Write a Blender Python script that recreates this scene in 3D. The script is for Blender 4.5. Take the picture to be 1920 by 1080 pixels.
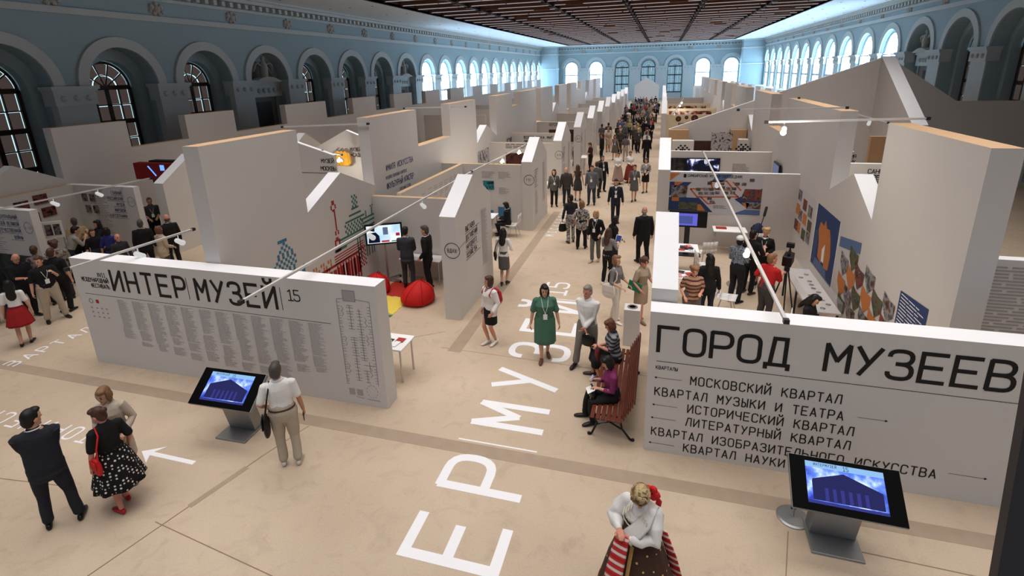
import bpy, bmesh, math, random
import numpy as np
from math import sin, cos, pi, radians, sqrt, atan2
from mathutils import Vector, Matrix, noise

for o in list(bpy.data.objects):
    bpy.data.objects.remove(o, do_unlink=True)
SC = bpy.context.scene
COL = SC.collection

# ------------------------------------------------------------------ camera
CAMH = 5.8
FPX, CX, CY = 967.0, 960.0, 420.0
YAW, PIT, ROL = radians(16.2), radians(-16.47), radians(-1.6)
_f = Vector((-sin(YAW)*cos(PIT), cos(YAW)*cos(PIT), sin(PIT)))
_r = Vector((cos(YAW), sin(YAW), 0.0))
_u = _r.cross(_f)
CR = _r*cos(ROL) + _u*sin(ROL)
CU = _u*cos(ROL) - _r*sin(ROL)
CF = _f
cam_data = bpy.data.cameras.new('camera')
cam_data.sensor_width = 36.0
cam_data.lens = FPX/1920*36
cam_data.shift_y = -(540-CY)/1920
cam_data.clip_end = 400
cam = bpy.data.objects.new('camera', cam_data)
COL.objects.link(cam)
cam.matrix_world = Matrix(((CR.x, CU.x, -CF.x, 0), (CR.y, CU.y, -CF.y, 0), (CR.z, CU.z, -CF.z, CAMH), (0, 0, 0, 1)))
SC.camera = cam

# ------------------------------------------------------------------ world, lights, exposure
W = bpy.data.worlds.new('daylight')
SC.world = W
W.use_nodes = True
W.node_tree.nodes['Background'].inputs[0].default_value = (0.60, 0.78, 1.0, 1)
W.node_tree.nodes['Background'].inputs[1].default_value = 0.30
VS = SC.view_settings
VS.view_transform = 'Standard'
VS.look = 'None'
VS.gamma = 1
VS.use_curve_mapping = False
VS.exposure = -0.06


def area(name, loc, sx, sy, power, col, spread=110, rot=(0, 0, 0)):
    d = bpy.data.lights.new(name, 'AREA')
    d.shape = 'RECTANGLE'
    d.size, d.size_y, d.energy, d.color = sx, sy, power, col
    d.spread = radians(spread)
    o = bpy.data.objects.new(name, d)
    o.location, o.rotation_euler = loc, rot
    COL.objects.link(o)
    return o


WARM = (1.0, 0.955, 0.915)
for k, yy in enumerate((2, 9, 17, 25, 34, 43, 52, 61, 70, 80, 92)):
    p = (620, 700, 820, 820, 800, 800, 800, 800, 800, 760, 760)[k]
    area('ceiling_lamp_row', (-3.1, yy, 10.3), 26, 5, p, WARM, 100)
# ------------------------------------------------------------------ pixel -> place


def ray(px, py):
    return CR*((px-CX)/FPX) + CU*((CY-py)/FPX) + CF


def at_z(px, py, z=0.0):
    d = ray(px, py)
    return Vector((0, 0, CAMH)) + d*((z-CAMH)/d.z)


def at_y(px, py, y):
    d = ray(px, py)
    return Vector((0, 0, CAMH)) + d*(y/d.y)


def at_x(px, py, x):
    d = ray(px, py)
    return Vector((0, 0, CAMH)) + d*(x/d.x)


# ------------------------------------------------------------------ materials
_M = {}


def lin(c):
    return tuple(((v/255)/12.92 if v <= 10 else (((v/255)+0.055)/1.055)**2.4) for v in c)


def nodes_of(m):
    m.use_nodes = True
    nt = m.node_tree
    return nt, nt.nodes['Principled BSDF']


def mat(name, rgb, rough=0.75, metal=0.0, emit=0.0, var=0.06, scale=6.0, spec=0.3, alpha=1.0, coat=0.0):
    key = (name, tuple(rgb), rough, emit)
    if key in _M:
        return _M[key]
    m = bpy.data.materials.new(name)
    nt, b = nodes_of(m)
    c = lin(rgb)
    b.inputs['Roughness'].default_value = rough
    b.inputs['Metallic'].default_value = metal
    b.inputs['Specular IOR Level'].default_value = spec
    b.inputs['Coat Weight'].default_value = coat
    if emit:
        b.inputs['Base Color'].default_value = (*[v*0.2 for v in c], 1)
        b.inputs['Emission Color'].default_value = (*c, 1)
        b.inputs['Emission Strength'].default_value = emit
    else:
        tc = nt.nodes.new('ShaderNodeTexCoord')
        n = nt.nodes.new('ShaderNodeTexNoise')
        n.inputs['Scale'].default_value = scale
        n.inputs['Detail'].default_value = 4
        nt.links.new(tc.outputs['Object'], n.inputs['Vector'])
        mx = nt.nodes.new('ShaderNodeMix')
        mx.data_type = 'RGBA'
        mx.inputs['A'].default_value = (*[v*(1-var) for v in c], 1)
        mx.inputs['B'].default_value = (*[min(1, v*(1+var)) for v in c], 1)
        nt.links.new(n.outputs['Fac'], mx.inputs['Factor'])
        nt.links.new(mx.outputs['Result'], b.inputs['Base Color'])
    if alpha < 1:
        b.inputs['Alpha'].default_value = alpha
    _M[key] = m
    return m


def glassy(name, rgb, rough=0.05, alpha=0.15):
    m = bpy.data.materials.new(name)
    nt, b = nodes_of(m)
    b.inputs['Base Color'].default_value = (*lin(rgb), 1)
    b.inputs['Roughness'].default_value = rough
    b.inputs['Alpha'].default_value = alpha
    b.inputs['Specular IOR Level'].default_value = 0.6
    return m


def ramp_mat(name, stops, scale=8.0, rough=0.7, kind='noise', emit=0.0, detail=5, rot=(0, 0, 0), sc3=(1, 1, 1), coord='Object', interp='LINEAR'):
    """colour ramp over a procedural texture in object space"""
    m = bpy.data.materials.new(name)
    nt, b = nodes_of(m)
    tc = nt.nodes.new('ShaderNodeTexCoord')
    mp = nt.nodes.new('ShaderNodeMapping')
    mp.inputs['Rotation'].default_value = rot
    mp.inputs['Scale'].default_value = sc3
    nt.links.new(tc.outputs[coord], mp.inputs['Vector'])
    if kind == 'noise':
        t = nt.nodes.new('ShaderNodeTexNoise')
        t.inputs['Detail'].default_value = detail
        out = t.outputs['Fac']
    elif kind == 'voronoi':
        t = nt.nodes.new('ShaderNodeTexVoronoi')
        out = t.outputs['Distance']
        t.inputs['Randomness'].default_value = 0.0 if detail == 0 else 1.0
    elif kind == 'cells':
        t = nt.nodes.new('ShaderNodeTexVoronoi')
        sep = nt.nodes.new('ShaderNodeSeparateColor')
        nt.links.new(t.outputs['Color'], sep.inputs[0])
        out = sep.outputs[0]
    else:
        t = nt.nodes.new('ShaderNodeTexWave')
        t.bands_direction = kind[-1].upper()
        out = t.outputs['Fac']
    t.inputs['Scale'].default_value = scale
    nt.links.new(mp.outputs['Vector'], t.inputs['Vector'])
    r = nt.nodes.new('ShaderNodeValToRGB')
    r.color_ramp.interpolation = interp
    el = r.color_ramp.elements
    while len(el) < len(stops):
        el.new(0.5)
    for e, (p, c) in zip(el, stops):
        e.position = p
        e.color = (*lin(c), 1)
    nt.links.new(out, r.inputs['Fac'])
    nt.links.new(r.outputs['Color'], b.inputs['Base Color'])
    b.inputs['Roughness'].default_value = rough
    b.inputs['Specular IOR Level'].default_value = 0.25
    if emit:
        nt.links.new(r.outputs['Color'], b.inputs['Emission Color'])
        b.inputs['Emission Strength'].default_value = emit
    return m


M_WHITE = mat('white_panel_paint', (208, 203, 199), 0.85, var=0.02, scale=1.5)
M_TOP = mat('raw_panel_edge', (206, 172, 136), 0.85, var=0.08, scale=5)
M_WTOP = mat('white_panel_edge', (240, 240, 244), 0.7, var=0.02)  # paler, cooler copy of the panel white: overhead light put into the colour
M_INK = mat('black_vinyl_lettering', (22, 21, 22), 0.6, var=0)
M_GREYINK = mat('grey_print', (158, 154, 156), 0.7, var=0)
M_BLUEINK = mat('blue_grey_print', (82, 86, 118), 0.7, var=0)
M_FLOORWHITE = mat('white_floor_vinyl', (236, 236, 240), 0.5, var=0.02)
M_BLACK = mat('black_plastic', (14, 14, 15), 0.35, var=0.1)
M_DARK = mat('dark_grey_metal', (52, 52, 54), 0.45, 0.4)
M_STEEL = mat('brushed_steel', (150, 150, 150), 0.38, 0.7)
M_CHROME = mat('chrome', (200, 200, 204), 0.18, 0.95, var=0)
M_LAMP = mat('lit_lamp', (255, 250, 240), 0.4, emit=30)
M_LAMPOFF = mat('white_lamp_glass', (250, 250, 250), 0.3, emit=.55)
M_RAIL = mat('grey_rail', (206, 202, 200), 0.5)
M_PAPER = mat('paper', (238, 238, 238), 0.8, var=0.05)


# ------------------------------------------------------------------ mesh builder
class MB:
    def __init__(s):
        s.v, s.f, s.m = [], [], []
        s.cur = 0

    def quad(s, *pts):
        i = len(s.v)
        s.v += [tuple(p) for p in pts]
        s.f.append(tuple(range(i, i+len(pts))))
        s.m.append(s.cur)

    def box(s, x0, y0, z0, x1, y1, z1):
        i = len(s.v)
        s.v += [(x0, y0, z0), (x1, y0, z0), (x1, y1, z0), (x0, y1, z0), (x0, y0, z1), (x1, y0, z1), (x1, y1, z1), (x0, y1, z1)]
        for q in ((0, 3, 2, 1), (4, 5, 6, 7), (0, 1, 5, 4), (1, 2, 6, 5), (2, 3, 7, 6), (3, 0, 4, 7)):
            s.f.append(tuple(i+k for k in q))
            s.m.append(s.cur)

    def obox(s, c, ax, ay, az):
        """box from centre and three half axes"""
        c, ax, ay, az = Vector(c), Vector(ax), Vector(ay), Vector(az)
        i = len(s.v)
        for sz in (-1, 1):
            for sx, sy in ((-1, -1), (1, -1), (1, 1), (-1, 1)):
                s.v.append(tuple(c+ax*sx+ay*sy+az*sz))
        for q in ((0, 3, 2, 1), (4, 5, 6, 7), (0, 1, 5, 4), (1, 2, 6, 5), (2, 3, 7, 6), (3, 0, 4, 7)):
            s.f.append(tuple(i+k for k in q))
            s.m.append(s.cur)

    def bar(s, a, b, w, h=None, up=(0, 0, 1)):
        a, b = Vector(a), Vector(b)
        d = b-a
        L = d.length
        d.normalize()
        up = Vector(up)
        if abs(d.dot(up)) > 0.98:
            up = Vector((0, 1, 0))
        r = d.cross(up).normalized()
        u = r.cross(d)
        s.obox((a+b)/2, r*w/2, d*L/2, u*(h or w)/2)

    def prism(s, poly, axis, c0, c1, topmat=None, sidemat=None):
        """poly of 2D points extruded along an axis: axis 'x' poly=(y,z), 'y' poly=(x,z), 'z' poly=(x,y)"""
        def P(p, c):
            return {'x': (c, p[0], p[1]), 'y': (p[0], c, p[1]), 'z': (p[0], p[1], c)}[axis]
        n = len(poly)
        a = sum(poly[k][0]*poly[(k+1) % n][1]-poly[(k+1) % n][0]*poly[k][1] for k in range(n))
        if (a < 0) != (axis == 'y'):
            poly = poly[::-1]
        i = len(s.v)
        s.v += [P(p, c0) for p in poly]+[P(p, c1) for p in poly]
        s.f.append(tuple(i+k for k in reversed(range(n))))
        s.m.append(s.cur)
        s.f.append(tuple(i+n+k for k in range(n)))
        s.m.append(s.cur)
        for k in range(n):
            k2 = (k+1) % n
            s.f.append((i+k, i+k2, i+n+k2, i+n+k))
            mm = s.cur
            if topmat is not None:
                d = Vector(poly[k2])-Vector(poly[k])
                nz = abs(d.x)/max(1e-9, d.length)
                if axis != 'z' and nz > 0.3 and (poly[k][1]+poly[k2][1])/2 > 0.3:
                    mm = topmat if nz > 0.99 or sidemat is None else sidemat
            s.m.append(mm)

    def tube(s, pts, rad, n=10, side=(1, 0, 0), cap=True, close=False):
        """lofted tube; rad entries: r or (rx, ry)"""
        pts = [Vector(p) for p in pts]
        if not isinstance(rad, (list, tuple)):
            rad = [rad]*len(pts)
        rad = [r if isinstance(r, (list, tuple)) else (r, r) for r in rad]
        rings = []
        N = len(pts)
        side = Vector(side)
        for k, p in enumerate(pts):
            if close:
                t = pts[(k+1) % N]-pts[k-1]
            else:
                t = pts[min(N-1, k+1)]-pts[max(0, k-1)]
            if t.length < 1e-9:
                t = Vector((0, 0, 1))
            t.normalize()
            a = side-t*side.dot(t)
            if a.length < 1e-3:
                a = Vector((0, 1, 0))-t*t.y
                if a.length < 1e-3:
                    a = Vector((0, 0, 1))-t*t.z
            a.normalize()
            b = t.cross(a)
            rings.append((p, a, b, t, rad[k]))
        if cap and not close:
            p, a, b, t, r = rings[0]
            m = min(r)
            rings = [(p-t*m*0.75, a, b, t, (r[0]*0.35, r[1]*0.35)), (p-t*m*0.45, a, b, t, (r[0]*0.8, r[1]*0.8))]+rings
            p, a, b, t, r = rings[-1]
            m = min(r)
            rings += [(p+t*m*0.45, a, b, t, (r[0]*0.8, r[1]*0.8)), (p+t*m*0.75, a, b, t, (r[0]*0.35, r[1]*0.35))]
        i = len(s.v)
        for p, a, b, t, r in rings:
            for k in range(n):
                th = 2*pi*k/n
                s.v.append(tuple(p+a*(r[0]*cos(th))+b*(r[1]*sin(th))))
        R = len(rings)
        for k in range(R if close else R-1):
            k2 = (k+1) % R
            for j in range(n):
                j2 = (j+1) % n
                s.f.append((i+k*n+j, i+k*n+j2, i+k2*n+j2, i+k2*n+j))
                s.m.append(s.cur)
        if not close:
            s.f.append(tuple(i+j for j in reversed(range(n))))
            s.m.append(s.cur)
            s.f.append(tuple(i+(R-1)*n+j for j in range(n)))
            s.m.append(s.cur)

    def ell(s, c, r, n=12, m=8, rot=None):
        c = Vector(c)
        i = len(s.v)
        R = rot or Matrix.Identity(3)
        s.v.append(tuple(c+R@Vector((0, 0, -r[2]))))
        for k in range(1, m):
            ph = -pi/2+pi*k/m
            for j in range(n):
                th = 2*pi*j/n
                s.v.append(tuple(c+R@Vector((r[0]*cos(ph)*cos(th), r[1]*cos(ph)*sin(th), r[2]*sin(ph)))))
        s.v.append(tuple(c+R@Vector((0, 0, r[2]))))
        for j in range(n):
            s.f.append((i, i+1+(j+1) % n, i+1+j))
            s.m.append(s.cur)
        for k in range(m-2):
            for j in range(n):
                a = i+1+k*n
                s.f.append((a+j, a+(j+1) % n, a+n+(j+1) % n, a+n+j))
                s.m.append(s.cur)
        a = i+1+(m-2)*n
        for j in range(n):
            s.f.append((a+j, a+(j+1) % n, len(s.v)-1))
            s.m.append(s.cur)

    def lathe(s, prof, c=(0, 0), n=24, wave=None):
        """closed solid of revolution about z; prof list of (r, z)"""
        i = len(s.v)
        for q, (r, z) in enumerate(prof):
            for j in range(n):
                th = 2*pi*j/n
                rr = r if wave is None else wave(q, th, r)
                s.v.append((c[0]+rr*cos(th), c[1]+rr*sin(th), z))
        for k in range(len(prof)-1):
            for j in range(n):
                j2 = (j+1) % n
                s.f.append((i+k*n+j, i+k*n+j2, i+(k+1)*n+j2, i+(k+1)*n+j))
                s.m.append(s.cur)
        s.f.append(tuple(i+j for j in reversed(range(n))))
        s.m.append(s.cur)
        a = i+(len(prof)-1)*n
        s.f.append(tuple(a+j for j in range(n)))
        s.m.append(s.cur)

    def build(s, name, mats, parent=None, at=None, smooth=False, bevel=0.0):
        me = bpy.data.meshes.new(name)
        v = s.v
        if at is not None:
            v = [(p[0]-at[0], p[1]-at[1], p[2]-at[2]) for p in v]
        me.from_pydata(v, [], s.f)
        if not isinstance(mats, (list, tuple)):
            mats = [mats]
        for m in mats:
            me.materials.append(m)
        me.polygons.foreach_set('material_index', s.m)
        if smooth:
            me.polygons.foreach_set('use_smooth', [True]*len(me.polygons))
        me.update()
        o = bpy.data.objects.new(name, me)
        COL.objects.link(o)
        if at is not None:
            o.location = at
        if parent is not None:
            o.parent = parent
        if bevel:
            b = o.modifiers.new('bevel', 'BEVEL')
            b.width = bevel
            b.segments = 2
            b.limit_method = 'ANGLE'
        return o


def tag(o, label=None, cat=None, group=None, kind=None):
    if label:
        o['label'] = label
    if cat:
        o['category'] = cat
    if group:
        o['group'] = group
    if kind:
        o['kind'] = kind
    return o


def empty(name, loc=(0, 0, 0), rz=0.0, label=None, cat=None, group=None):
    o = bpy.data.objects.new(name, None)
    o.empty_display_size = 0.2
    o.location = loc
    o.rotation_euler = (0, 0, rz)
    COL.objects.link(o)
    return tag(o, label, cat, group)


def struct(mb, name, mats, at=None, parent=None, smooth=False):
    o = mb.build(name, mats, parent, at, smooth)
    if parent is None:
        o['kind'] = 'structure'
    return o


def copy_tree(o, parent=None):
    c = o.copy()
    COL.objects.link(c)
    if parent is not None:
        c.parent = parent
        c.matrix_parent_inverse = o.matrix_parent_inverse.copy()
    for ch in list(o.children):
        copy_tree(ch, c)
    return c


# ------------------------------------------------------------------ stroke lettering (rounded technical capitals)
GL = {
 'А': "0,0 .3,1 .6,0|.1,.3 .5,.3", 'Б': ".55,1 0,1 0,0|0,0 .6,0r .6,.58r 0,.58", 'В': "0,1 0,0|0,1 .55,1r .55,.52r 0,.52|0,0 .6,0r .6,.52r .2,.52",
 'Г': "0,0 0,1 .6,1", 'Д': "-.02,-.16 -.02,0 .62,0 .62,-.16|.1,0 .18,1 .52,1 .52,0", 'Е': ".6,1 0,1 0,0 .6,0|0,.52 .5,.52",
 'Ж': "0,1 .3,.5 0,0|.6,1 .3,.5 .6,0|.3,1 .3,0", 'З': "0,.8 0,1r .57,1r .57,.53r .2,.53|.3,.53 .6,.53r .6,0r 0,0r 0,.2",
 'И': "0,1 0,0 .6,1 .6,0", 'Й': "0,1 0,0 .6,1 .6,0|.12,1.34 .12,1.14r .48,1.14r .48,1.34", 'К': "0,1 0,0|.58,1 0,.42|.2,.62 .6,0",
 'Л': "0,0 .22,1 .6,1 .6,0", 'М': "0,0 0,1 .3,.4 .6,1 .6,0", 'Н': "0,1 0,0|.6,1 .6,0|0,.5 .6,.5",
 'О': ".3,0 .6,0r .6,1r 0,1r 0,0r .3,0", 'П': "0,0 0,1 .6,1 .6,0", 'Р': "0,0 0,1|0,1 .6,1r .6,.44r 0,.44",
 'С': ".6,.78 .6,1r 0,1r 0,0r .6,0r .6,.22", 'Т': "0,1 .6,1|.3,1 .3,0", 'У': "0,1 .32,.42|.6,1 .1,0",
 'Ф': ".3,1.08 .3,-.08|.3,.2 0,.2r 0,.82r .6,.82r .6,.2r .3,.2", 'Х': "0,1 .6,0|.6,1 0,0", 'Ц': "0,1 0,0 .62,0 .62,-.15|.52,0 .52,1",
 'Ч': "0,1 0,.45r .6,.45|.6,1 .6,0", 'Ш': "0,1 0,0 .6,0 .6,1|.3,1 .3,0", 'Щ': "0,1 0,0 .65,0 .65,-.15|.6,0 .6,1|.3,1 .3,0",
 'Ь': "0,1 0,0|0,0 .6,0r .6,.56r 0,.56", 'Ы': "0,1 0,0|0,0 .4,0r .4,.56r 0,.56|.6,1 .6,0", 'Ъ': "-.05,1 .12,1 .12,0|.12,0 .6,0r .6,.56r .12,.56",
 'Э': "0,.8 0,1r .6,1r .6,0r 0,0r 0,.2|.2,.5 .6,.5", 'Ю': "0,1 0,0|0,.5 .2,.5|.4,0 .6,0r .6,1r .2,1r .2,0r .4,0", 'Я': ".6,0 .6,1|.6,1 0,1r 0,.46r .6,.46|.28,.46 0,0",
 '1': ".08,.82 .32,1 .32,0|.05,0 .58,0", '5': ".55,1 .05,1 .05,.58 .6,.58r .6,0r 0,0r 0,.18", '3': "0,.8 0,1r .57,1r .57,.53r .2,.53|.3,.53 .6,.53r .6,0r 0,0r 0,.2",
 '6': ".6,.85 .6,1r 0,1r 0,0r .6,0r .6,.55r 0,.55", '2': "0,.8 0,1r .6,1r .6,.55r 0,0 .6,0", '7': "0,1 .6,1 .2,0", '0': ".3,0 .6,0r .6,1r 0,1r 0,0r .3,0",
 'X': "0,1 .6,0|.6,1 0,0", 'V': "0,1 .3,0 .6,1", 'I': ".3,1 .3,0|.12,1 .48,1|.12,0 .48,0", '-': ".1,.5 .5,.5", '#': ".2,1 .1,0|.5,1 .4,0|0,.65 .6,.65|0,.35 .6,.35",
 '|': ".3,1.15 .3,-.15", '«': ".3,.7 .1,.45 .3,.2|.55,.7 .35,.45 .55,.2", '»': ".1,.7 .3,.45 .1,.2|.35,.7 .55,.45 .35,.2",
 '<': ".55,.8 .1,.5 .55,.2", 'L': "0,1 0,0 .6,0", 'E': ".6,1 0,1 0,0 .6,0|0,.52 .5,.52", 'D': "0,0 0,1|0,1 .6,1r .6,0r 0,0",
}
_GC = {}


def glyph(ch):
    if ch in _GC:
        return _GC[ch]
    out = []
    for st in GL.get(ch, '').split('|'):
        pts = []
        for t in st.split():
            r = t.endswith('r')
            x, y = t.rstrip('r').split(',')
            pts.append((Vector((float(x), float(y))), r))
        if not pts:
            continue
        res = []
        for k, (p, r) in enumerate(pts):
            if r and 0 < k < len(pts)-1:
                a, b = pts[k-1][0], pts[k+1][0]
                la, lb = (a-p).length, (b-p).length
                ra = min(0.27, la/2 if pts[k-1][1] else la*0.95)
                rb = min(0.27, lb/2 if pts[k+1][1] else lb*0.95)
                A, B = p+(a-p).normalized()*ra, p+(b-p).normalized()*rb
                for q in range(6):
                    t = q/5
                    res.append(A*(1-t)**2+p*2*t*(1-t)+B*t*t)
            else:
                res.append(p)
        out.append(res)
    _GC[ch] = out
    return out


def stroke2(mb, pts, o, u, v, hw, lift=0.0):
    """flat stroked polyline with mitred corners; sharp turns start a new piece, laid a hair higher"""
    n = u.cross(v).normalized()
    P = []
    for p in pts:
        q = o+u*p[0]+v*p[1]
        if not P or (q-P[-1]).length > 1e-6:
            P.append(q)
    runs, cur = [], [P[0]] if P else []
    for k in range(1, len(P)):
        cur.append(P[k])
        if k < len(P)-1:
            d0, d1 = (P[k]-P[k-1]).normalized(), (P[k+1]-P[k]).normalized()
            if d0.dot(d1) < -0.25:
                runs.append(cur)
                cur = [P[k]]
    runs.append(cur)
    for ri, R_ in enumerate(runs):
        if len(R_) < 2:
            continue
        L, Rr = [], []
        loop = len(runs) == 1 and (R_[0]-R_[-1]).length < 1e-5
        up = n*(lift+ri*.00035)
        for k, q in enumerate(R_):
            d0 = (R_[k]-R_[k-1]).normalized() if k else (R_[1]-R_[0]).normalized()
            d1 = (R_[k+1]-R_[k]).normalized() if k < len(R_)-1 else d0
            t = d0+d1
            t.normalize()
            s = n.cross(t)
            w = hw/max(.45, s.dot(n.cross(d0)))
            e = Vector((0, 0, 0))
            if loop:
                if k in (0, len(R_)-1):
                    t = ((R_[1]-R_[0]).normalized()+(R_[-1]-R_[-2]).normalized()).normalized()
                    L.append(q+n.cross(t)*hw+up)
                    Rr.append(q-n.cross(t)*hw+up)
                    continue
            elif k == 0:
                e = -d1*hw*.45
            elif k == len(R_)-1:
                e = d0*hw*.45
            L.append(q+s*w+e+up)
            Rr.append(q-s*w+e+up)
        i = len(mb.v)
        for a_, b_ in zip(L, Rr):
            mb.v += [tuple(a_), tuple(b_)]
        for k in range(len(R_)-1):
            mb.f.append((i+2*k, i+2*k+1, i+2*k+3, i+2*k+2))
            mb.m.append(mb.cur)


def text(mb, s, o, u, v, h, pitch=None, w=0.62, stroke=0.11):
    """s along u, cap height h; glyph cell width = w*h, pitch in metres"""
    o, u, v = Vector(o), Vector(u).normalized(), Vector(v).normalized()
    pitch = pitch or h*0.86
    for k, ch in enumerate(s):
        for q, st in enumerate(glyph(ch)):
            stroke2(mb, [(k*pitch+p.x*w/0.6*h, p.y*h) for p in st], o, u, v, stroke*h/2, q*.0008)


def lines(mb, o, u, v, x0, x1, z0, z1, pitch, th, rnd, ragged=0.35, right=False, gap=0.0):
    """rows of fine print"""
    o, u, v = Vector(o), Vector(u).normalized(), Vector(v).normalized()
    z = z1
    while z > z0:
        if rnd.random() > gap:
            L = (x1-x0)*(1-ragged*rnd.random())
            a = x0 if not right else x1-L
            x = a
            while x < a+L:
                wl = min(a+L-x, (x1-x0)*rnd.uniform(.12, .4))
                p = o+u*x+v*z
                mb.quad(p, p+u*wl, p+u*wl+v*th, p+v*th)
                x += wl+(x1-x0)*.03
        z -= pitch


def ring(mb, c, u, v, r, hw, n=28):
    c, u, v = Vector(c), Vector(u), Vector(v)
    for k in range(n):
        a, b = 2*pi*k/n, 2*pi*(k+1)/n
        pa, pb = u*cos(a)+v*sin(a), u*cos(b)+v*sin(b)
        mb.quad(c+pa*(r-hw), c+pb*(r-hw), c+pb*(r+hw), c+pa*(r+hw))


RX, RY, RZ = Vector((1, 0, 0)), Vector((0, 1, 0)), Vector((0, 0, 1))

# ================================================================== the hall
rnd = random.Random(7)
XL, XR, YF, YN = -23.5, 17.0, 107.0, -6.0
ZC = 10.2
M_WALL = mat('pale_blue_wall_paint', (150, 166, 170), 0.9, var=0.05, scale=0.8)
M_MOULD = mat('off_white_moulding', (184, 186, 184), 0.9, var=0.05, scale=2)
M_SOFFIT = mat('white_ceiling_plaster', (214, 218, 220), 0.9, var=0.02, scale=1)
M_NICHE = mat('grey_niche_plaster', (120, 112, 106), 0.9, var=0.1, scale=2)
M_DOORP = mat('dark_grey_door_paint', (60, 60, 64), 0.6, var=0.1)
M_WFRAME = mat('dark_window_frame', (58, 46, 38), 0.6, var=0.1)
M_BLIND = mat('brown_blackout_blind', (84, 72, 68), 0.9, emit=.62)  # emission stands in for daylight coming through the brown cloth
M_BLINDF = mat('pale_backlit_blind', (130, 168, 190), 0.9, emit=.8)
M_SKYPANE = mat('daylight_pane', (180, 220, 255), 0.5, emit=15.0)
M_SKYLEAK = mat('daylight_behind_blind', (190, 225, 235), 0.5, emit=1.5)
M_STONE = mat('grey_stone_relief', (170, 164, 156), 0.9, var=0.12, scale=9)

# floor with worn tan screed
mf = bpy.data.materials.new('tan_worn_floor')
nt, b = nodes_of(mf)
tc = nt.nodes.new('ShaderNodeTexCoord')
n1 = nt.nodes.new('ShaderNodeTexNoise')
n1.inputs['Scale'].default_value = 0.45
n1.inputs['Detail'].default_value = 6
n2 = nt.nodes.new('ShaderNodeTexNoise')
n2.inputs['Scale'].default_value = 38
n2.inputs['Detail'].default_value = 5
r1 = nt.nodes.new('ShaderNodeValToRGB')
r1.color_ramp.elements[0].position, r1.color_ramp.elements[0].color = 0.3, (*lin((184, 164, 143)), 1)
r1.color_ramp.elements[1].position, r1.color_ramp.elements[1].color = 0.7, (*lin((202, 183, 161)), 1)
r2 = nt.nodes.new('ShaderNodeValToRGB')
r2.color_ramp.elements[0].position, r2.color_ramp.elements[0].color = 0.33, (0.93, 0.925, 0.92, 1)
r2.color_ramp.elements[1].position, r2.color_ramp.elements[1].color = 0.55, (1, 1, 1, 1)
n3 = nt.nodes.new('ShaderNodeTexNoise')
n3.inputs['Scale'].default_value = 2.6
n3.inputs['Detail'].default_value = 8
n3.inputs['Distortion'].default_value = 1.5
r3 = nt.nodes.new('ShaderNodeValToRGB')
r3.color_ramp.elements[0].position, r3.color_ramp.elements[0].color = 0.28, (0.88, 0.87, 0.86, 1)
r3.color_ramp.elements[1].position, r3.color_ramp.elements[1].color = 0.46, (1, 1, 1, 1)
for a in (n1, n2, n3):
    nt.links.new(tc.outputs['Object'], a.inputs['Vector'])
nt.links.new(n1.outputs['Fac'], r1.inputs[0])
nt.links.new(n2.outputs['Fac'], r2.inputs[0])
nt.links.new(n3.outputs['Fac'], r3.inputs[0])
mx = nt.nodes.new('ShaderNodeMix')
mx.data_type, mx.blend_type = 'RGBA', 'MULTIPLY'
mx.inputs['Factor'].default_value = 1
nt.links.new(r1.outputs[0], mx.inputs['A'])
nt.links.new(r2.outputs[0], mx.inputs['B'])
mx2 = nt.nodes.new('ShaderNodeMix')
mx2.data_type, mx2.blend_type = 'RGBA', 'MULTIPLY'
mx2.inputs['Factor'].default_value = 1
nt.links.new(mx.outputs['Result'], mx2.inputs['A'])
nt.links.new(r3.outputs[0], mx2.inputs['B'])
nt.links.new(mx2.outputs['Result'], b.inputs['Base Color'])
b.inputs['Roughness'].default_value = 0.52
b.inputs['Specular IOR Level'].default_value = 0.25
m = MB()
m.box(XL-3, YN, -0.2, XR+3, YF+2, 0)
struct(m, 'floor', mf)
M_STRIP = mat('worn_brown_floor_channel', (164, 145, 126), 0.7, var=0.15, scale=4)
M_JOINT = mat('dark_floor_joint', (140, 118, 98), 0.8, var=0.2)
m = MB()
m.box(-15.5, 6.32, 0.0, 7, 6.57, 0.003)
m.box(-4.22, 9.2, 0.0, -3.92, 21, 0.003)
struct(m, 'trim_1', M_STRIP)
m = MB()
m.bar((-6.7, 2.4, 0.001), (-5.86, 5.5, 0.001), 0.016, 0.004)
m.bar((-5.86, 5.5, 0.001), (-5.6, 6.3, 0.001), 0.012, 0.004)
m.bar((-10.2, 4.0, 0.001), (-8.3, 4.22, 0.001), 0.014, 0.004)
m.bar((-6.4, 4.05, 0.001), (-4.0, 3.75, 0.001), 0.012, 0.004)
m.bar((2.55, 5.9, 0.001), (4.4, 5.85, 0.001), 0.014, 0.004)
m.bar((1.2, 3.2, 0.001), (1.86, 6.0, 0.001), 0.012, 0.004)
m.bar((-4.4, 9.3, 0.001), (0, 9.2, 0.001), 0.008, 0.003)
m.bar((-6.2, 8.9, 0.001), (-4.6, 10.0, 0.001), 0.008, 0.003)
struct(m, 'trim_2', M_JOINT)
m = MB()
m.bar((-6.16, 4.38, 0.0015), (-5.92, 5.22, 0.0015), 0.09, 0.004)
struct(m, 'trim_3', M_STRIP)


def outline(c, r, zs, z0=0.0, n=18):
    pts = [(c-r, z0), (c-r, zs*0.5+z0*0.5)]
    for k in range(n+1):
        a = pi-pi*k/n
        pts.append((c+r*cos(a), zs+r*sin(a)))
    pts += [(c+r, zs*0.5+z0*0.5), (c+r, z0)]
    return pts


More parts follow.
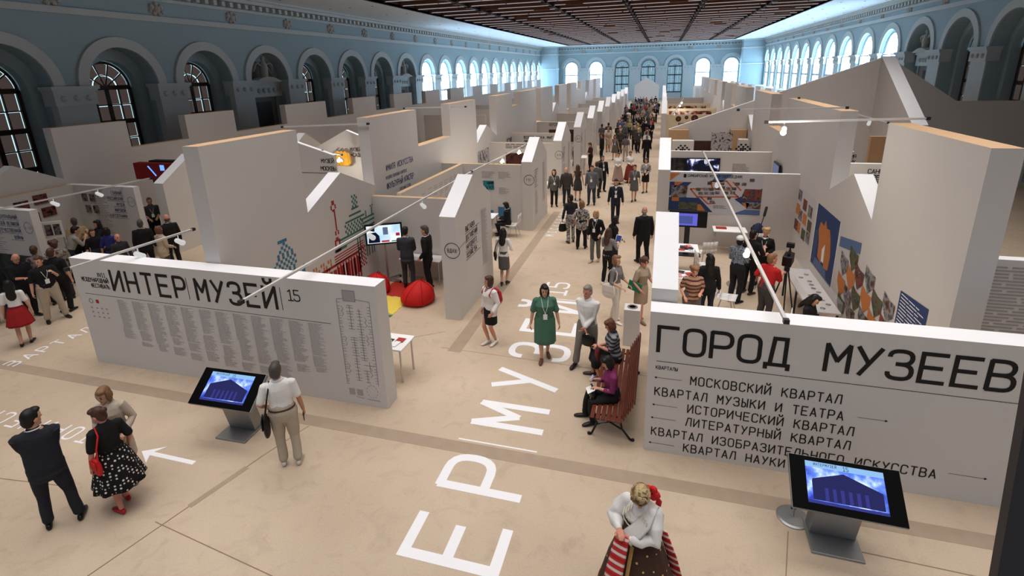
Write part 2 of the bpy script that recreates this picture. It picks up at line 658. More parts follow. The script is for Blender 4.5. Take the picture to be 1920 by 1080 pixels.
def arch_wall(name, F, cs, t0, t1, zi, r, r2, d1, d2, ztop, Ra, za, niches=(), capw=0.85, flip=False):
    """wall of arched recesses; F(t, depth, z) -> point"""
    m = MB()

    def q(*p):
        p = [F(*a) for a in p]
        m.quad(*(p if not flip else p[::-1]))
    edges = [t0]+[(cs[k]+cs[k+1])/2 for k in range(len(cs)-1)]+[t1]
    for k, c in enumerate(cs):
        a, b_ = edges[k], edges[k+1]
        o = outline(c, r, zi)
        q((a, 0, 0), (c-r, 0, 0), (c-r, 0, ztop), (a, 0, ztop))
        q((c+r, 0, 0), (b_, 0, 0), (b_, 0, ztop), (c+r, 0, ztop))
        for i in range(1, len(o)-2):
            p, p2 = o[i], o[i+1]
            if p2[0]-p[0] > 1e-6:
                q((p[0], 0, p[1]), (p2[0], 0, p2[1]), (p2[0], 0, ztop), (p[0], 0, ztop))
        i2 = outline(c, r2, zi-0.1)
        for i in range(len(o)-1):
            p, p2, s, s2 = o[i], o[i+1], i2[i], i2[i+1]
            q((p[0], 0, p[1]), (p[0], d1, p[1]), (p2[0], d1, p2[1]), (p2[0], 0, p2[1]))
            q((p[0], d1, p[1]), (s[0], d1, s[1]), (s2[0], d1, s2[1]), (p2[0], d1, p2[1]))
            q((s[0], d1, s[1]), (s[0], d2, s[1]), (s2[0], d2, s2[1]), (s2[0], d1, s2[1]))
    ob = struct(m, name, [M_WALL])
    # mouldings: archivolts, imposts, architrave, cornice with dentils
    m = MB()

    def bx(ta, tb, da, db, za_, zb):
        P = [F(t, d, z) for z in (za_, zb) for t, d in ((ta, da), (tb, da), (tb, db), (ta, db))]
        i = len(m.v)
        m.v += [tuple(p) for p in P]
        for f in ((0, 3, 2, 1), (4, 5, 6, 7), (0, 1, 5, 4), (1, 2, 6, 5), (2, 3, 7, 6), (3, 0, 4, 7)):
            m.f.append(tuple(i+x for x in f))
            m.m.append(m.cur)
    for k, c in enumerate(cs):
        oo, ii = outline(c, Ra, zi, zi), outline(c, r, zi, zi)
        for i in range(1, len(oo)-2):
            A, B, C_, D = oo[i], oo[i+1], ii[i+1], ii[i]
            m.quad(F(A[0], -.1, A[1]), F(B[0], -.1, B[1]), F(C_[0], -.1, C_[1]), F(D[0], -.1, D[1]))
            m.quad(F(A[0], 0, A[1]), F(B[0], 0, B[1]), F(B[0], -.1, B[1]), F(A[0], -.1, A[1]))
            m.quad(F(D[0], 0, D[1]), F(C_[0], 0, C_[1]), F(C_[0], -.1, C_[1]), F(D[0], -.1, D[1]))
    for e in range(len(cs)+1):
        c = edges[e]
        hw = capw
        if e == 0 or e == len(cs):
            continue
        bx(c-hw, c+hw, -.14, 0.5, zi-.75, zi-.12)
        bx(c-hw-.1, c+hw+.1, -.26, 0.5, zi-.12, zi+.02)
        bx(c-hw-.04, c+hw+.04, -.2, 0.5, zi-.2, zi-.12)
        for s_ in (-.5, 0, .5):
            P = F(c+s_*hw*1.2, -.14, zi-.46)
            m.ell(P, (.13, .13, .13), 8, 6)
        bx(c-hw+.08, c+hw-.08, -.06, 0.3, 0, zi-.75)
    bx(t0, t1, -.12, 0, za-.13, za+.13)
    bx(t0, t1, -.1, 0, ztop-.75, ztop-.6)
    bx(t0, t1, -.42, 0, ztop-.3, ztop-.12)
    bx(t0, t1, -.62, 0, ztop-.12, ztop)
    t = t0+.3
    while t < t1:
        bx(t-.11, t+.11, -.34, 0, ztop-.58, ztop-.34)
        t += .56
    for e in range(1, len(cs)):     # relief ornaments in the frieze
        c = edges[e]
        zc_ = (za+ztop-.75)/2+.05
        m.cur = 1
        for dx, dz, rr in ((0, 0, .2), (-.24, .1, .15), (.24, .1, .15), (-.13, -.2, .12), (.13, -.2, .12), (0, .22, .13), (-.32, -.1, .1), (.32, -.1, .1)):
            m.ell(F(c+dx, -.01, zc_+dz), (rr*.9, rr*.9, rr), 8, 6)
        m.cur = 0
    o2 = m.build(name.replace('wall', 'trim')+'_moulding', [M_MOULD, M_STONE])
    o2['kind'] = 'structure'
    o2.name = {'wall_left': 'trim_4', 'wall_right': 'trim_5', 'wall_far': 'trim_6'}[name]
    return ob


WN = [0]


def window(F, c, r, zi, d, sill, blind, sx, bm=None):
    """arched window with muntins; blind -> dark roller panels with light leaking round them"""
    WN[0] += 1
    base = F(c, d, sill)
    fr, pn, bl = MB(), MB(), MB()

    def bx(mb, ta, tb, da, db, za, zb):
        P = [F(t, dd, z) for z in (za, zb) for t, dd in ((ta, da), (tb, da), (tb, db), (ta, db))]
        i = len(mb.v)
        mb.v += [tuple(p) for p in P]
        for f in ((0, 3, 2, 1), (4, 5, 6, 7), (0, 1, 5, 4), (1, 2, 6, 5), (2, 3, 7, 6), (3, 0, 4, 7)):
            mb.f.append(tuple(i+x for x in f))
            mb.m.append(mb.cur)
    o = outline(c, r, zi, sill)
    pn.quad(*[F(p[0], d+.1, p[1]) for p in o])
    w = .09 if blind else .045
    bx(fr, c-.08 if blind else c-.03, c+.08 if blind else c+.03, d-.05, d+.04, sill, zi)
    bx(fr, c-r, c+r, d-.06, d+.04, zi-.1 if blind else zi-.04, zi+.1 if blind else zi+.04)
    rows = 6 if blind else 3
    H = (zi-sill)/rows
    for k in range(rows):
        z = sill+k*H
        t = .1 if k % 2 == 0 else .025
        bx(fr, c-r, c+r, d-.05, d+.04, z-t, z+t)
    for s_ in (-1, 1):
        bx(fr, c+s_*r-.07, c+s_*r+.07, d-.06, d+.04, sill, zi)
        if blind:
            bx(fr, c+s_*r/2-.02, c+s_*r/2+.02, d-.04, d+.04, sill, zi)
    for k in range(18):
        a, b_ = pi*k/18, pi*(k+1)/18
        for R0, R1 in ((r-.07, r+.05), (r*.48, r*.48+.04)):
            fr.quad(F(c+R0*cos(a), d-.05, zi+R0*sin(a)), F(c+R1*cos(a), d-.05, zi+R1*sin(a)), F(c+R1*cos(b_), d-.05, zi+R1*sin(b_)), F(c+R0*cos(b_), d-.05, zi+R0*sin(b_)))
    if blind:
        for a in (pi*.2, pi*.4, pi*.6, pi*.8):
            p0, p1 = Vector(F(c, d, zi)), Vector(F(c+r*cos(a), d, zi+r*sin(a)))
            fr.bar(p0, p1, .04)
        rr = random.Random(int(c*10))
        for k in range(rows):
            for q in range(4):
                ta = c-r+.07+(r*2-.14)*q/4
                tb = ta+(r*2-.14)/4
                if q == 1:
                    tb -= .06
                if q == 2:
                    ta += .06
                e = [.02+.02*rr.random()*(rr.random() < .8) for _ in range(4)]
                bl.quad(F(ta+e[0], d+.03, sill+k*H+e[1]), F(tb-e[2], d+.03, sill+k*H+e[1]), F(tb-e[2], d+.03, sill+(k+1)*H-.02-e[3]), F(ta+e[0], d+.03, sill+(k+1)*H-.02-e[3]))
        for k in range(5):
            a, b_ = pi*k/5+.035, pi*(k+1)/5-.02*(k % 2)
            for R0, R1 in ((.06, r*.46), (r*.52, r-.06)):
                n_ = 5
                pts = [F(c+R1*cos(a+(b_-a)*i/n_), d+.03, zi+R1*sin(a+(b_-a)*i/n_)) for i in range(n_+1)]
                pts += [F(c+R0*cos(b_-(b_-a)*i/n_), d+.03, zi+R0*sin(b_-(b_-a)*i/n_)) for i in range(n_+1)]
                bl.quad(*pts)
    root = pn.build('window_%d' % WN[0], M_SKYLEAK if blind else M_SKYPANE, None, tuple(base))
    root['kind'] = 'structure'
    fr.build('window_frame', M_WFRAME if blind else M_MOULD, root, None).location = tuple(-Vector(base))
    if blind:
        bl.build('blind', bm or M_BLIND, root, None).location = tuple(-Vector(base))


FL = lambda t, d, z: Vector((XL-d, t, z))
FR = lambda t, d, z: Vector((XR+d, t, z))
FF = lambda t, d, z: Vector((t, YF+d, z))
YL = [13.94+4.66*k for k in range(-3, 20)]
YR = [33.7+5.2*k for k in range(-5, 14)]
XFW = [at_y(px, 140, YF).x for px in (1071, 1117, 1166, 1215, 1265, 1317, 1370)]
ZIL, ZIR, ZIF = 5.68, 6.4, 6.05
arch_wall('wall_left', FL, YL, -4.0, 105.0, ZIL, 1.62, 1.2, .75, 1.4, ZC, 2.06, 8.65)
arch_wall('wall_right', FR, YR, 4.0, 104.0, ZIR, 1.8, 1.45, .75, 1.4, ZC, 2.25, 9.0, flip=True)
arch_wall('wall_far', FF, XFW, -23.5, 17.0, ZIF, 1.45, 1.28, .3, .7, ZC, 2.0, 8.75, capw=1.1, flip=True)
niL, niR = (6, 10), (7,)


def statue(F, c, zi, grp_label, side):
    o = empty('sculpture', tuple(F(c, .35, zi-.1)), 0, grp_label, 'sculpture')
    m = MB()
    b0 = F(c, .35, zi-.1)

    def L(t, d, z):
        return Vector(F(c+t, .35+d, zi-.1+z))-Vector(b0)
    m.tube([L(0, 0, .3), L(0, 0, .75), L(0, -.02, 1.1), L(0, -.02, 1.25)], [(.2, .18), (.27, .22), (.2, .18), (.08, .08)], 10)
    m.ell(L(0, -.03, 1.38), (.12, .12, .14))
    for s_ in (-1, 1):
        m.tube([L(s_*.15, .05, .95), L(s_*.5, .08, 1.15), L(s_*.72, .08, 1.0), L(s_*.8, .08, .65)], [(.1, .05), (.2, .05), (.22, .05), (.08, .03)], 8)
    m.build('figure', M_STONE, o, smooth=True)
    m = MB()
    for i in range(9):
        t0, t1 = -1.2+2.4*i/9, -1.2+2.4*(i+1)/9
        h0, h1 = .3*cos(t0/1.2*pi/2), .3*cos(t1/1.2*pi/2)
        for d0, d1 in ((-.3, .3),):
            A = [L(t0, d0, 0), L(t1, d0, 0), L(t1, d0, h1+.02), L(t0, d0, h0+.02)]
            B = [L(t0, d1, 0), L(t1, d1, 0), L(t1, d1, h1+.02), L(t0, d1, h0+.02)]
            m.quad(*A)
            m.quad(A[3], A[2], B[2], B[3])
            m.quad(*B[::-1])
    m.build('pediment', M_STONE, o)


for F, cs, zi, r2, ni, nm in ((FL, YL, ZIL, 1.12, niL, 'left'), (FR, YR, ZIR, 1.35, niR, 'right')):
    for k, c in enumerate(cs):
        if k in ni:
            m = MB()
            m.quad(*[F(p[0], .8, p[1]) for p in outline(c, 1.6, zi)])
            m.cur = 1
            P = [F(c-.75, .78, 0), F(c+.75, .78, 0), F(c+.75, .78, zi-1.3), F(c-.75, .78, zi-1.3)]
            m.quad(*P)
            WN[0] += 1
            m.build('wall_niche_%d' % WN[0], [M_NICHE, M_DOORP])['kind'] = 'structure'
            m = MB()
            for za, zb, dp in ((zi-1.0, zi-.25, .55), (zi-.25, zi-.1, .45)):
                A = [F(c-1.6, dp, za), F(c+1.6, dp, za), F(c+1.6, dp, zb), F(c-1.6, dp, zb)]
                B = [F(c-1.6, .8, za), F(c+1.6, .8, za), F(c+1.6, .8, zb), F(c-1.6, .8, zb)]
                m.quad(*A)
                m.quad(A[3], A[2], B[2], B[3])
                m.quad(A[0], A[1], B[1], B[0])
            for s_ in (-1, -.5, 0, .5, 1):
                m.ell(F(c+s_*.9, .55, zi-.62), (.16, .16, .16), 8, 6)
            m.build('trim_%d' % (20+k+(40 if nm == 'right' else 0)), M_MOULD)['kind'] = 'structure'
            statue(F, c, zi, {('left', 6): 'grey winged eagle relief in the nearer dark arch of the left hall wall',
                              ('left', 10): 'grey winged eagle relief in the farther dark arch of the left hall wall',
                              ('right', 7): 'grey winged eagle relief in the dark arch of the right hall wall'}[(nm, k)], nm)
            continue
        blind = (k < 11) if nm == 'left' else (k < 8)
        window(F, c, r2 if blind else r2+.3, zi-.1, 1.25 if blind else .22, .9, blind, 1)
for k, c in enumerate(XFW):
    if k in (2, 3, 4):
        window(FF, c, 1.25, ZIF-.1, .5, 1.2, True, 1, M_BLINDF)
    else:
        window(FF, c, 1.25, ZIF-.1, .5, 2.2, False, 1)

# corner blocks at the far end
m = MB()
for xa, xb in ((XL, XL+3.2), (XR-3.6, XR)):
    m.box(xa, YF-3.2, 0, xb, YF, ZC)
struct(m, 'wall_corner_blocks', M_WALL).name = 'wall_far_corners'
m = MB()
for xa, xb in ((XL, XL+3.3), (XR-3.7, XR)):
    m.box(xa, YF-3.3, 8.62, xb, YF, 8.85)
    m.box(xa, YF-3.4, ZIF-.12, xb, YF, ZIF+.05)
    m.box(xa, YF-3.6, ZC-.25, xb, YF, ZC)
struct(m, 'trim_7', M_MOULD)

# ceiling: white soffit round a long recess of brown boards with strip lights
CXL, CXR, CYF = -17.6, 11.6, 102.5
m = MB()
m.box(XL-2, YN, ZC, CXL, YF+1.5, ZC+.15)
m.box(CXR, YN, ZC, XR+2, YF+1.5, ZC+.15)
m.box(CXL, CYF, ZC, CXR, YF+1.5, ZC+.15)
struct(m, 'ceiling', M_SOFFIT)
M_BOARD = mat('dark_stained_ceiling_board', (104, 68, 50), 0.55, var=0.3, scale=0.5)
M_BOARDD = mat('near_black_ceiling_joist', (58, 42, 36), 0.8, var=0.2)
m = MB()
m.box(CXL-.1, YN, ZC+.8, CXR+.1, CYF+.1, ZC+.9)
y = 3.5
ROWS = []
while y < CYF-.3:
    mb_ = MB()
    mb_.box(CXL, y, ZC+.06, CXR, y+.06, ZC+.62)
    struct(mb_, 'trim_%d' % (100+len(ROWS)), M_BOARD, (-3, y, ZC+.06))
    ROWS.append(y)
    y += 2.4
m.cur = 1
m.box(CXL-.12, YN, ZC-.02, CXL, CYF, ZC+.8)
m.box(CXR, YN, ZC-.02, CXR+.12, CYF, ZC+.8)
m.box(CXL, CYF, ZC-.02, CXR, CYF+.12, ZC+.8)
struct(m, 'ceiling_recess', [M_BOARD, M_BOARDD])
m = MB()
for xx in (-13.5, -8, -2.8, 2.5, 7.5):
    m.box(xx-.06, 20, ZC+.0, xx+.06, CYF-.2, ZC+.06)
struct(m, 'trim_8', M_BOARDD)
m = MB()
for yy in range(8, 105, 5):
    for xx in (-22, -20.5, -18.8, 12.8, 14.4, 15.8):
        m.lathe([(.07, ZC-.015), (.07, ZC)], (xx, yy), 8)
struct(m, 'trim_9', M_DARK)
M_TUBE = mat('lit_strip_tube', (235, 240, 250), 0.5, emit=.6)
for y in ROWS:
    if y < 25:
        continue
    o = empty('strip_light', (-3, y-.05, ZC+.10), 0, 'long row of white strip light tubes across the dark ceiling', 'strip light', 'strip light rows on the ceiling')
    x = -14.4
    while x < 14.2:
        L = rnd.uniform(2.5, 6.5)
        m = MB()
        m.box(x, -.013, -.012, min(14.5, x+L), .013, .012)
        m.build('tube', M_TUBE, o)
        x += L+rnd.uniform(.06, .12)+(rnd.random() < .12)*1.2
    for xx in (-10.5, -5, .2, 5.5, 10.5):
        m = MB()
        m.box(xx-.2, -.3, -.16, xx+.2, .06, .1)
        m.build('projector_box', M_BOARDD, o)
# green exit lamp on the right wall
# ================================================================== exhibition walls
SKY_M = [M_WHITE, M_TOP, M_WTOP]


def fin_profile(y0, y1, ze, zp, pk=None):
    pk = pk if pk is not None else (y0+y1)/2
    return [(y0, 0), (y1, 0), (y1, ze), (pk, zp), (y0, ze)]


def wall_y(name, poly, x0, x1, label, group=None, cat='wall'):
    """upright panel wall running along the hall, profile in (y, z)"""
    m = MB()
    m.prism(poly, 'x', x0, x1, topmat=1, sidemat=2)
    cy_ = min(p[0] for p in poly)
    o = m.build(name, SKY_M, None, ((x0+x1)/2, cy_, 0))
    return tag(o, label, cat, group)


def wall_x(name, x0, x1, y0, y1, z, label, group=None, poly=None, cat='wall', top=1):
    """panel wall running across the hall, profile in (x, z)"""
    m = MB()
    m.prism(poly or [(x0, 0), (x1, 0), (x1, z), (x0, z)], 'y', y0, y1, topmat=top, sidemat=2)
    o = m.build(name, SKY_M, None, (x0, (y0+y1)/2, 0))
    return tag(o, label, cat, group)


def on(parent, mb, name, mats, label=None):
    """attach a part built in world coordinates to a thing"""
    o = mb.build(name, mats)
    o.parent = parent
    o.location = tuple(-Vector(parent.location))
    if label:
        o['label'] = label
    return o


# ---- the two title walls at the front
signL = wall_x('title_wall', -11.5, -4.48, 7.05, 7.40, 2.4, 'long white title wall on the left with a floor plan and columns of fine print', top=2)
signR = wall_x('title_wall', 0.0, 7.0, 7.10, 7.46, 2.4, 'long white title wall on the right listing the museum quarters', top=2)
# left lettering
o0 = Vector((0, 7.046, 0))
m = MB()
text(m, 'ИНТЕР', o0+RX*-10.46+RZ*1.775, RX, RZ, .43, .402, w=.60, stroke=.145)
text(m, 'МУЗЕЙ', o0+RX*-8.33+RZ*1.775, RX, RZ, .43, .385, w=.60, stroke=.145)
text(m, '15', o0+RX*-6.27+RZ*1.975, RX, RZ, .205, .135, w=.6, stroke=.11)
on(signL, m, 'title_lettering', M_INK, 'large black title letters')
m = MB()
for x in (-8.54, -6.42):
    m.quad(o0+RX*x+RZ*1.76, o0+RX*(x+.012)+RZ*1.76, o0+RX*(x+.012)+RZ*2.21, o0+RX*x+RZ*2.21)
for s, x, z in (('XVII', -10.82, 2.035), ('МЕЖДУНАРОДНЫЙ', -11.285, 1.915), ('ФЕСТИВАЛЬ', -11.06, 1.79)):
    text(m, s, o0+RX*x+RZ*z, RX, RZ, .085, .0565, w=.5, stroke=.15)
m.quad(o0+RX*-11.3+RZ*1.628, o0+RX*-5.44+RZ*1.60, o0+RX*-5.44+RZ*1.607, o0+RX*-11.3+RZ*1.635)
on(signL, m, 'small_lettering', M_INK)
m = MB()
r2_ = random.Random(3)
for k in range(12):
    x = -10.49+k*.415
    zb = [.62, .55, .5, .47, .4, .45, .38, .36, .36, .35, .42, .55][k]
    z = 1.56
    for blk in range(3):
        ze = zb+(z-zb)*(0 if blk == 2 else r2_.uniform(.25, .6))
        off = r2_.choice((0, 0, .03))
        lines(m, o0, RX, RZ, x+off, x+.33, ze, z, .0205, .0065, r2_, .45)
        z = ze-r2_.choice((.02, .05))
        if z < zb+.08:
            break
on(signL, m, 'text_columns', M_GREYINK, 'columns of fine grey print')
m = MB()
for z in (1.3, 1.2, 1.1):
    for x in (-11.25, -11.1, -10.97, -10.84):
        m.quad(o0+RX*x+RZ*z, o0+RX*(x+.05)+RZ*z, o0+RX*(x+.05)+RZ*(z+.03), o0+RX*x+RZ*(z+.03))
ring(m, o0+RX*-11.2+RZ*1.47, RX, RZ, .05, .012, 12)
m.cur = 1
m.quad(o0+RX*-11.06+RZ*1.43, o0+RX*-10.98+RZ*1.43, o0+RX*-10.98+RZ*1.51, o0+RX*-11.06+RZ*1.51)
on(signL, m, 'sponsor_marks', [M_GREYINK, mat('red_mark', (176, 40, 50))])
# floor plan
m = MB()


def seg(xa, za, xb, zb, hw=.006, y=7.046):
    stroke2(m, [(xa, za), (xb, zb)], Vector((0, y, 0)), RX, RZ, hw)


for xa, za, xb, zb in ((-5.26, 2.1, -5.26, .42), (-4.62, 2.1, -4.62, .46), (-5.26, 2.1, -5.13, 2.12), (-4.89, 2.12, -4.62, 2.1), (-5.13, 2.28, -5.13, 2.08), (-4.89, 2.28, -4.89, 2.08), (-5.13, 2.28, -4.89, 2.28), (-5.13, 2.08, -4.89, 2.08), (-5.1, .17, -4.95, .15), (-4.87, .15, -4.62, .14)):
    seg(xa, za, xb, zb)
for xc, lo, hi, d in ((-5.26, .42, 2.05, 1), (-4.62, .5, 2.05, -1), (-5.02, 1.55, 2.0, 0), (-5.0, .52, 1.4, 0), (-4.84, .95, 1.95, 0), (-4.82, .5, .75, 0)):
    z = lo
    if d == 0:
        seg(xc, lo, xc, hi)
    while z < hi:
        w_ = r2_.uniform(.04, .075)
        if d >= 0:
            seg(xc, z, xc+w_, z, .005)
        if d <= 0:
            seg(xc-w_, z, xc, z, .005)
        z += r2_.choice((.045, .055, .07))
for xc, zc in ((-5.17, 1.78), (-5.17, 1.2), (-5.17, .65), (-4.73, 1.6), (-4.73, 1.25), (-4.73, .62)):
    for k in range(4):
        seg(xc+(.02 if k % 2 else -.02), zc+k*.05, xc+(-.02 if k % 2 else .02), zc+(k+1)*.05, .005)
seg(-4.86, .85, -4.66, .85)
seg(-4.75, .75, -4.75, .92)
for k in range(24):
    a, b_ = 2*pi*k/24, 2*pi*(k+1)/24
    if k % 2 == 0:
        seg(-4.76+.11*cos(a), .32+.13*sin(a), -4.76+.11*cos(b_), .32+.13*sin(b_), .005)
m.cur = 1
for xa, za, xb, zb in ((-5.12, 2.09, -4.9, 2.27), (-5.24, .2, -5.12, .33), (-5.08, .2, -4.96, .33)):
    m.quad((xa, 7.047, za), (xb, 7.047, za), (xb, 7.047, zb), (xa, 7.047, zb))
on(signL, m, 'floor_plan', [M_GREYINK, mat('pale_grey_print', (166, 160, 162))])
# right lettering
o1 = Vector((0, 7.096, 0))
m = MB()
text(m, 'ГОРОД МУЗЕЕВ', o1+RX*.135+RZ*1.765, RX, RZ, .405, .3655, w=.66, stroke=.14)
on(signR, m, 'title_lettering', M_INK, 'large black title letters')
m = MB()
for s, x, z in (('МОСКОВСКИЙ КВАРТАЛ', .625, 1.275), ('КВАРТАЛ МУЗЫКИ И ТЕАТРА', .125, 1.02), ('ИСТОРИЧЕСКИЙ КВАРТАЛ', .615, .79), ('ЛИТЕРАТУРНЫЙ КВАРТАЛ', .605, .555), ('КВАРТАЛ ИЗОБРАЗИТЕЛЬНОГО ИСКУССТВА', .11, .305), ('КВАРТАЛ НАУКИ', .6, .085)):
    text(m, s, o1+RX*x+RZ*z, RX, RZ, .138, .1115, w=.52, stroke=.125)
text(m, 'КВАРТАЛЫ', o1+RX*.12+RZ*1.472, RX, RZ, .055, .04, w=.5, stroke=.14)
on(signR, m, 'quarter_list', M_INK)
m = MB()


def hseg(xa, xb, z, t=.004):
    m.quad(o1+RX*xa+RZ*(z-t), o1+RX*xb+RZ*(z-t), o1+RX*xb+RZ*(z+t), o1+RX*xa+RZ*(z+t))


hseg(.12, 4.6, 1.605)
for xa, xb, z, d in ((.14, .5, 1.325, -1), (.13, .46, .85, -1), (.12, .46, .615, -1), (.11, .46, .155, -1), (2.82, 3.15, 1.1, 1), (4.0, 4.4, .42, 1)):
    hseg(xa, xb, z, .0025)
    xt = xa if d < 0 else xb
    m.quad(o1+RX*(xt+d*.035)+RZ*z, o1+RX*xt+RZ*(z-.02), o1+RX*xt+RZ*(z+.02))
m.quad(o1+RX*4.715+RZ*.1, o1+RX*4.725+RZ*.1, o1+RX*4.725+RZ*1.1, o1+RX*4.715+RZ*1.1)
on(signR, m, 'rules_and_arrows', M_INK)

# ---- main aisle, left row of gabled fins
FA, FB = -4.84, -4.44
fin_y = [10.6, 18.1, 24.0, 30.0, 35.7, 41.3, 47.1, 52.6, 58.2, 64.2, 71.0]
fin_lab = ['white gabled aisle fin with the circled four letter name, nearest on the left',
           'white gabled aisle fin with a circled three letter name, second on the left',
           'white gabled aisle fin with a circled number, third on the left']
fins = []
for k, y0 in enumerate(fin_y):
    lb = fin_lab[k] if k < 3 else 'white gabled panel fin along the left side of the main aisle, past the third'
    f = wall_y('gabled_fin', fin_profile(y0, y0+2.6, 2.62, 3.37), FA, FB, lb, 'aisle fins on the left')
    f.data.materials[1] = M_WTOP
    fins.append(f)
    m = MB()
    ox = Vector((FB+.004, y0, 0))
    rr = random.Random(k+40)
    if k == 0:
        for s, z, x in (('ВЫСТАВКА', 2.08, .6), ('ДОСТИЖЕНИЙ', 1.85, .6), ('НАРОДНОГО', 1.62, .6), ('ХОЗЯЙСТВА', 1.40, .6)):
            text(m, s, ox+RY*x+RZ*z, RY, RZ, .13, .085, w=.45, stroke=.13)
            m.quad(ox+RY*.55+RZ*(z-.05), ox+RY*(1.6 if z > 2 or z < 1.5 else 1.45)+RZ*(z-.05), ox+RY*(1.6 if z > 2 or z < 1.5 else 1.45)+RZ*(z-.038), ox+RY*.55+RZ*(z-.038))
    else:
        lines(m, ox, RY, RZ, .35, 1.0, 1.5, 2.2, .09, .05, rr, .5)
    on(f, m, 'name_lettering', M_INK if k == 0 else M_GREYINK)
    m = MB()
    lines(m, ox, RY, RZ, 1.75, 2.25, .75, 2.3, .034, .014, rr, .4)
    if k:
        lines(m, ox, RY, RZ, .4, .9, .5, 1.4, .04, .016, rr, .5)
    on(f, m, 'text_column', M_GREYINK)
    if k < 4:
        m = MB()
        cz = 1.80 if k == 0 else 1.95
        c0 = Vector((FB+.004, y0+.22, cz)) if k else Vector((FB+.004, y0+.16, cz))
        # the circled name wraps from the end face on to the long face
        cc = Vector((FB-.12, y0-.004, cz))
        ring(m, cc, RX, RZ, .19, .008)
        s = ['ВДНХ', 'ГТГ', '6-5', '6-7'][k]
        text(m, s, cc+RX*(-.055*len(s)/2-.01)+RZ*-.045, RX, RZ, .09, .063, w=.42, stroke=.14)
        m.quad((FB+.004, y0, cz-.006), (FB+.004, y0+.55, cz+.05), (FB+.004, y0+.55, cz+.062), (FB+.004, y0, cz+.006))
        on(f, m, 'circled_name', M_INK)

# partitions between the left booths
for k, y0 in enumerate((13.0, 18.15, 24.05, 28.0, 34.3, 41.3, 47.1, 52.6, 58.2, 64.2)):
    lb = ['white partition wall behind the television booth', 'white partition wall with blue framed prints behind the seated visitor', 'white partition wall with dark photographs, third booth on the left', 'white partition wall with black lettering, fourth booth on the left'][k] if k < 4 else 'white partition wall between booths, far part of the left row'
    p = wall_x('partition_wall', -8.02, FA, y0, y0+.16, 2.42 if k == 0 else 2.5, lb, 'booth partitions on the left')
    if k == 1:
        m = MB()
        for x, z, w, h, c in ((-6.15, 1.7, .42, .34, 1), (-5.55, .62, .5, .5, 2), (-6.5, .55, 1.0, .35, 2)):
            m.cur = c
            m.box(x-w/2, y0-.02, z-h/2, x+w/2, y0-.001, z+h/2)
        m.cur = 0
        for x, z in ((-6.9, 2.0), (-6.15, 2.1), (-5.5, 2.1), (-5.5, 1.5)):
            lines(m, Vector((0, y0-.004, 0)), RX, RZ, x-.25, x+.25, z-.16, z+.1, .045, .018, rnd, .5)
        on(p, m, 'wall_prints', [M_GREYINK, ramp_mat('teal_photo', [(.35, (22, 66, 74)), (.5, (60, 140, 148)), (.6, (14, 40, 48))], 7), mat('blue_print', (66, 120, 160))])
    if k in (2, 3, 4):
        m = MB()
        if k == 3:
            text(m, 'ВСЕГО ВЕКА МИГ', Vector((-7.3, y0-.004, 2.2)), RX, RZ, .13, .12, stroke=.2)
            text(m, 'ЛЮБИ ЭТОТ', Vector((-7.3, y0-.004, 1.98)), RX, RZ, .13, .12, stroke=.2)
        else:
            lines(m, Vector((0, y0-.004, 0)), RX, RZ, -7.2, -5.6, 2.2, 2.4, .08, .03, rnd, .3)
            m.cur = 1
            m.box(-7.2, y0-.02, 1.2, -5.3, y0-.001, 2.0)
        on(p, m, 'wall_prints', [M_INK, ramp_mat('dark_photo_%d' % k, [(.3, (20, 16, 18)), (.5, (90, 50, 40)), (.65, (28, 30, 40))], 5)])
# back walls of the second and later booths, set off from the tall skyline wall
bw = wall_y('back_wall', [(13.17, 0), (18.1, 0), (18.1, 2.5), (13.17, 2.5)], -7.3, -7.15, 'low white back wall of the second booth on the left with faint maps')
m = MB()
for k in range(9):
    lines(m, Vector((-7.146, 0, 0)), RY, RZ, 13.6+k*.45, 13.95+k*.45, 1.4, 2.2, .07, .02, rnd, .6, gap=.3)
on(bw, m, 'faint_print', M_GREYINK)

# ---- tall skyline walls either side of the aisle booths


def skyline(y0, pattern, zb=4.65):
    """pattern of (kind, length); closed (y, z) profile"""
    top = []
    y = y0
    for kind, L in pattern:
        if kind == 'b':
            top += [(y, zb), (y+L, zb)]
        elif kind == 'g':
            top += [(y, 2.69), (y+L*.48, 3.38), (y+L, 2.69)]
        elif kind == 'n':
            top += [(y, 3.40), (y+L, 3.40)]
        elif kind == 's':
            top += [(y, 3.95), (y+L, 3.95)]
        y += L
    out = [(y0, 0)]
    for p in [(y, 0)]+top[::-1]:
        out.append(p)
    return out, y


def skyline_wall(name, y0, pattern, x0, x1, label, zb=4.65):
    """one wall made of convex blocks, joined into one mesh"""
    m = MB()
    y = y0
    for kind, L in pattern:
        a = y
        if kind == 'b':
            poly = [(a, 0), (a+L, 0), (a+L, zb), (a, zb)]
        elif kind == 'g':
            poly = [(a, 0), (a+L, 0), (a+L, 2.69), (a+L*.48, 3.38), (a, 2.69)]
        else:
            z = {'n': 3.40, 's': 3.95, 'l': 2.45}[kind]
            poly = [(a, 0), (a+L, 0), (a+L, z), (a, z)]
        m.prism(poly, 'x', x0, x1, topmat=1, sidemat=2)
        y += L
    o = m.build(name, SKY_M, None, ((x0+x1)/2, y0, 0))
    return tag(o, label, 'wall')


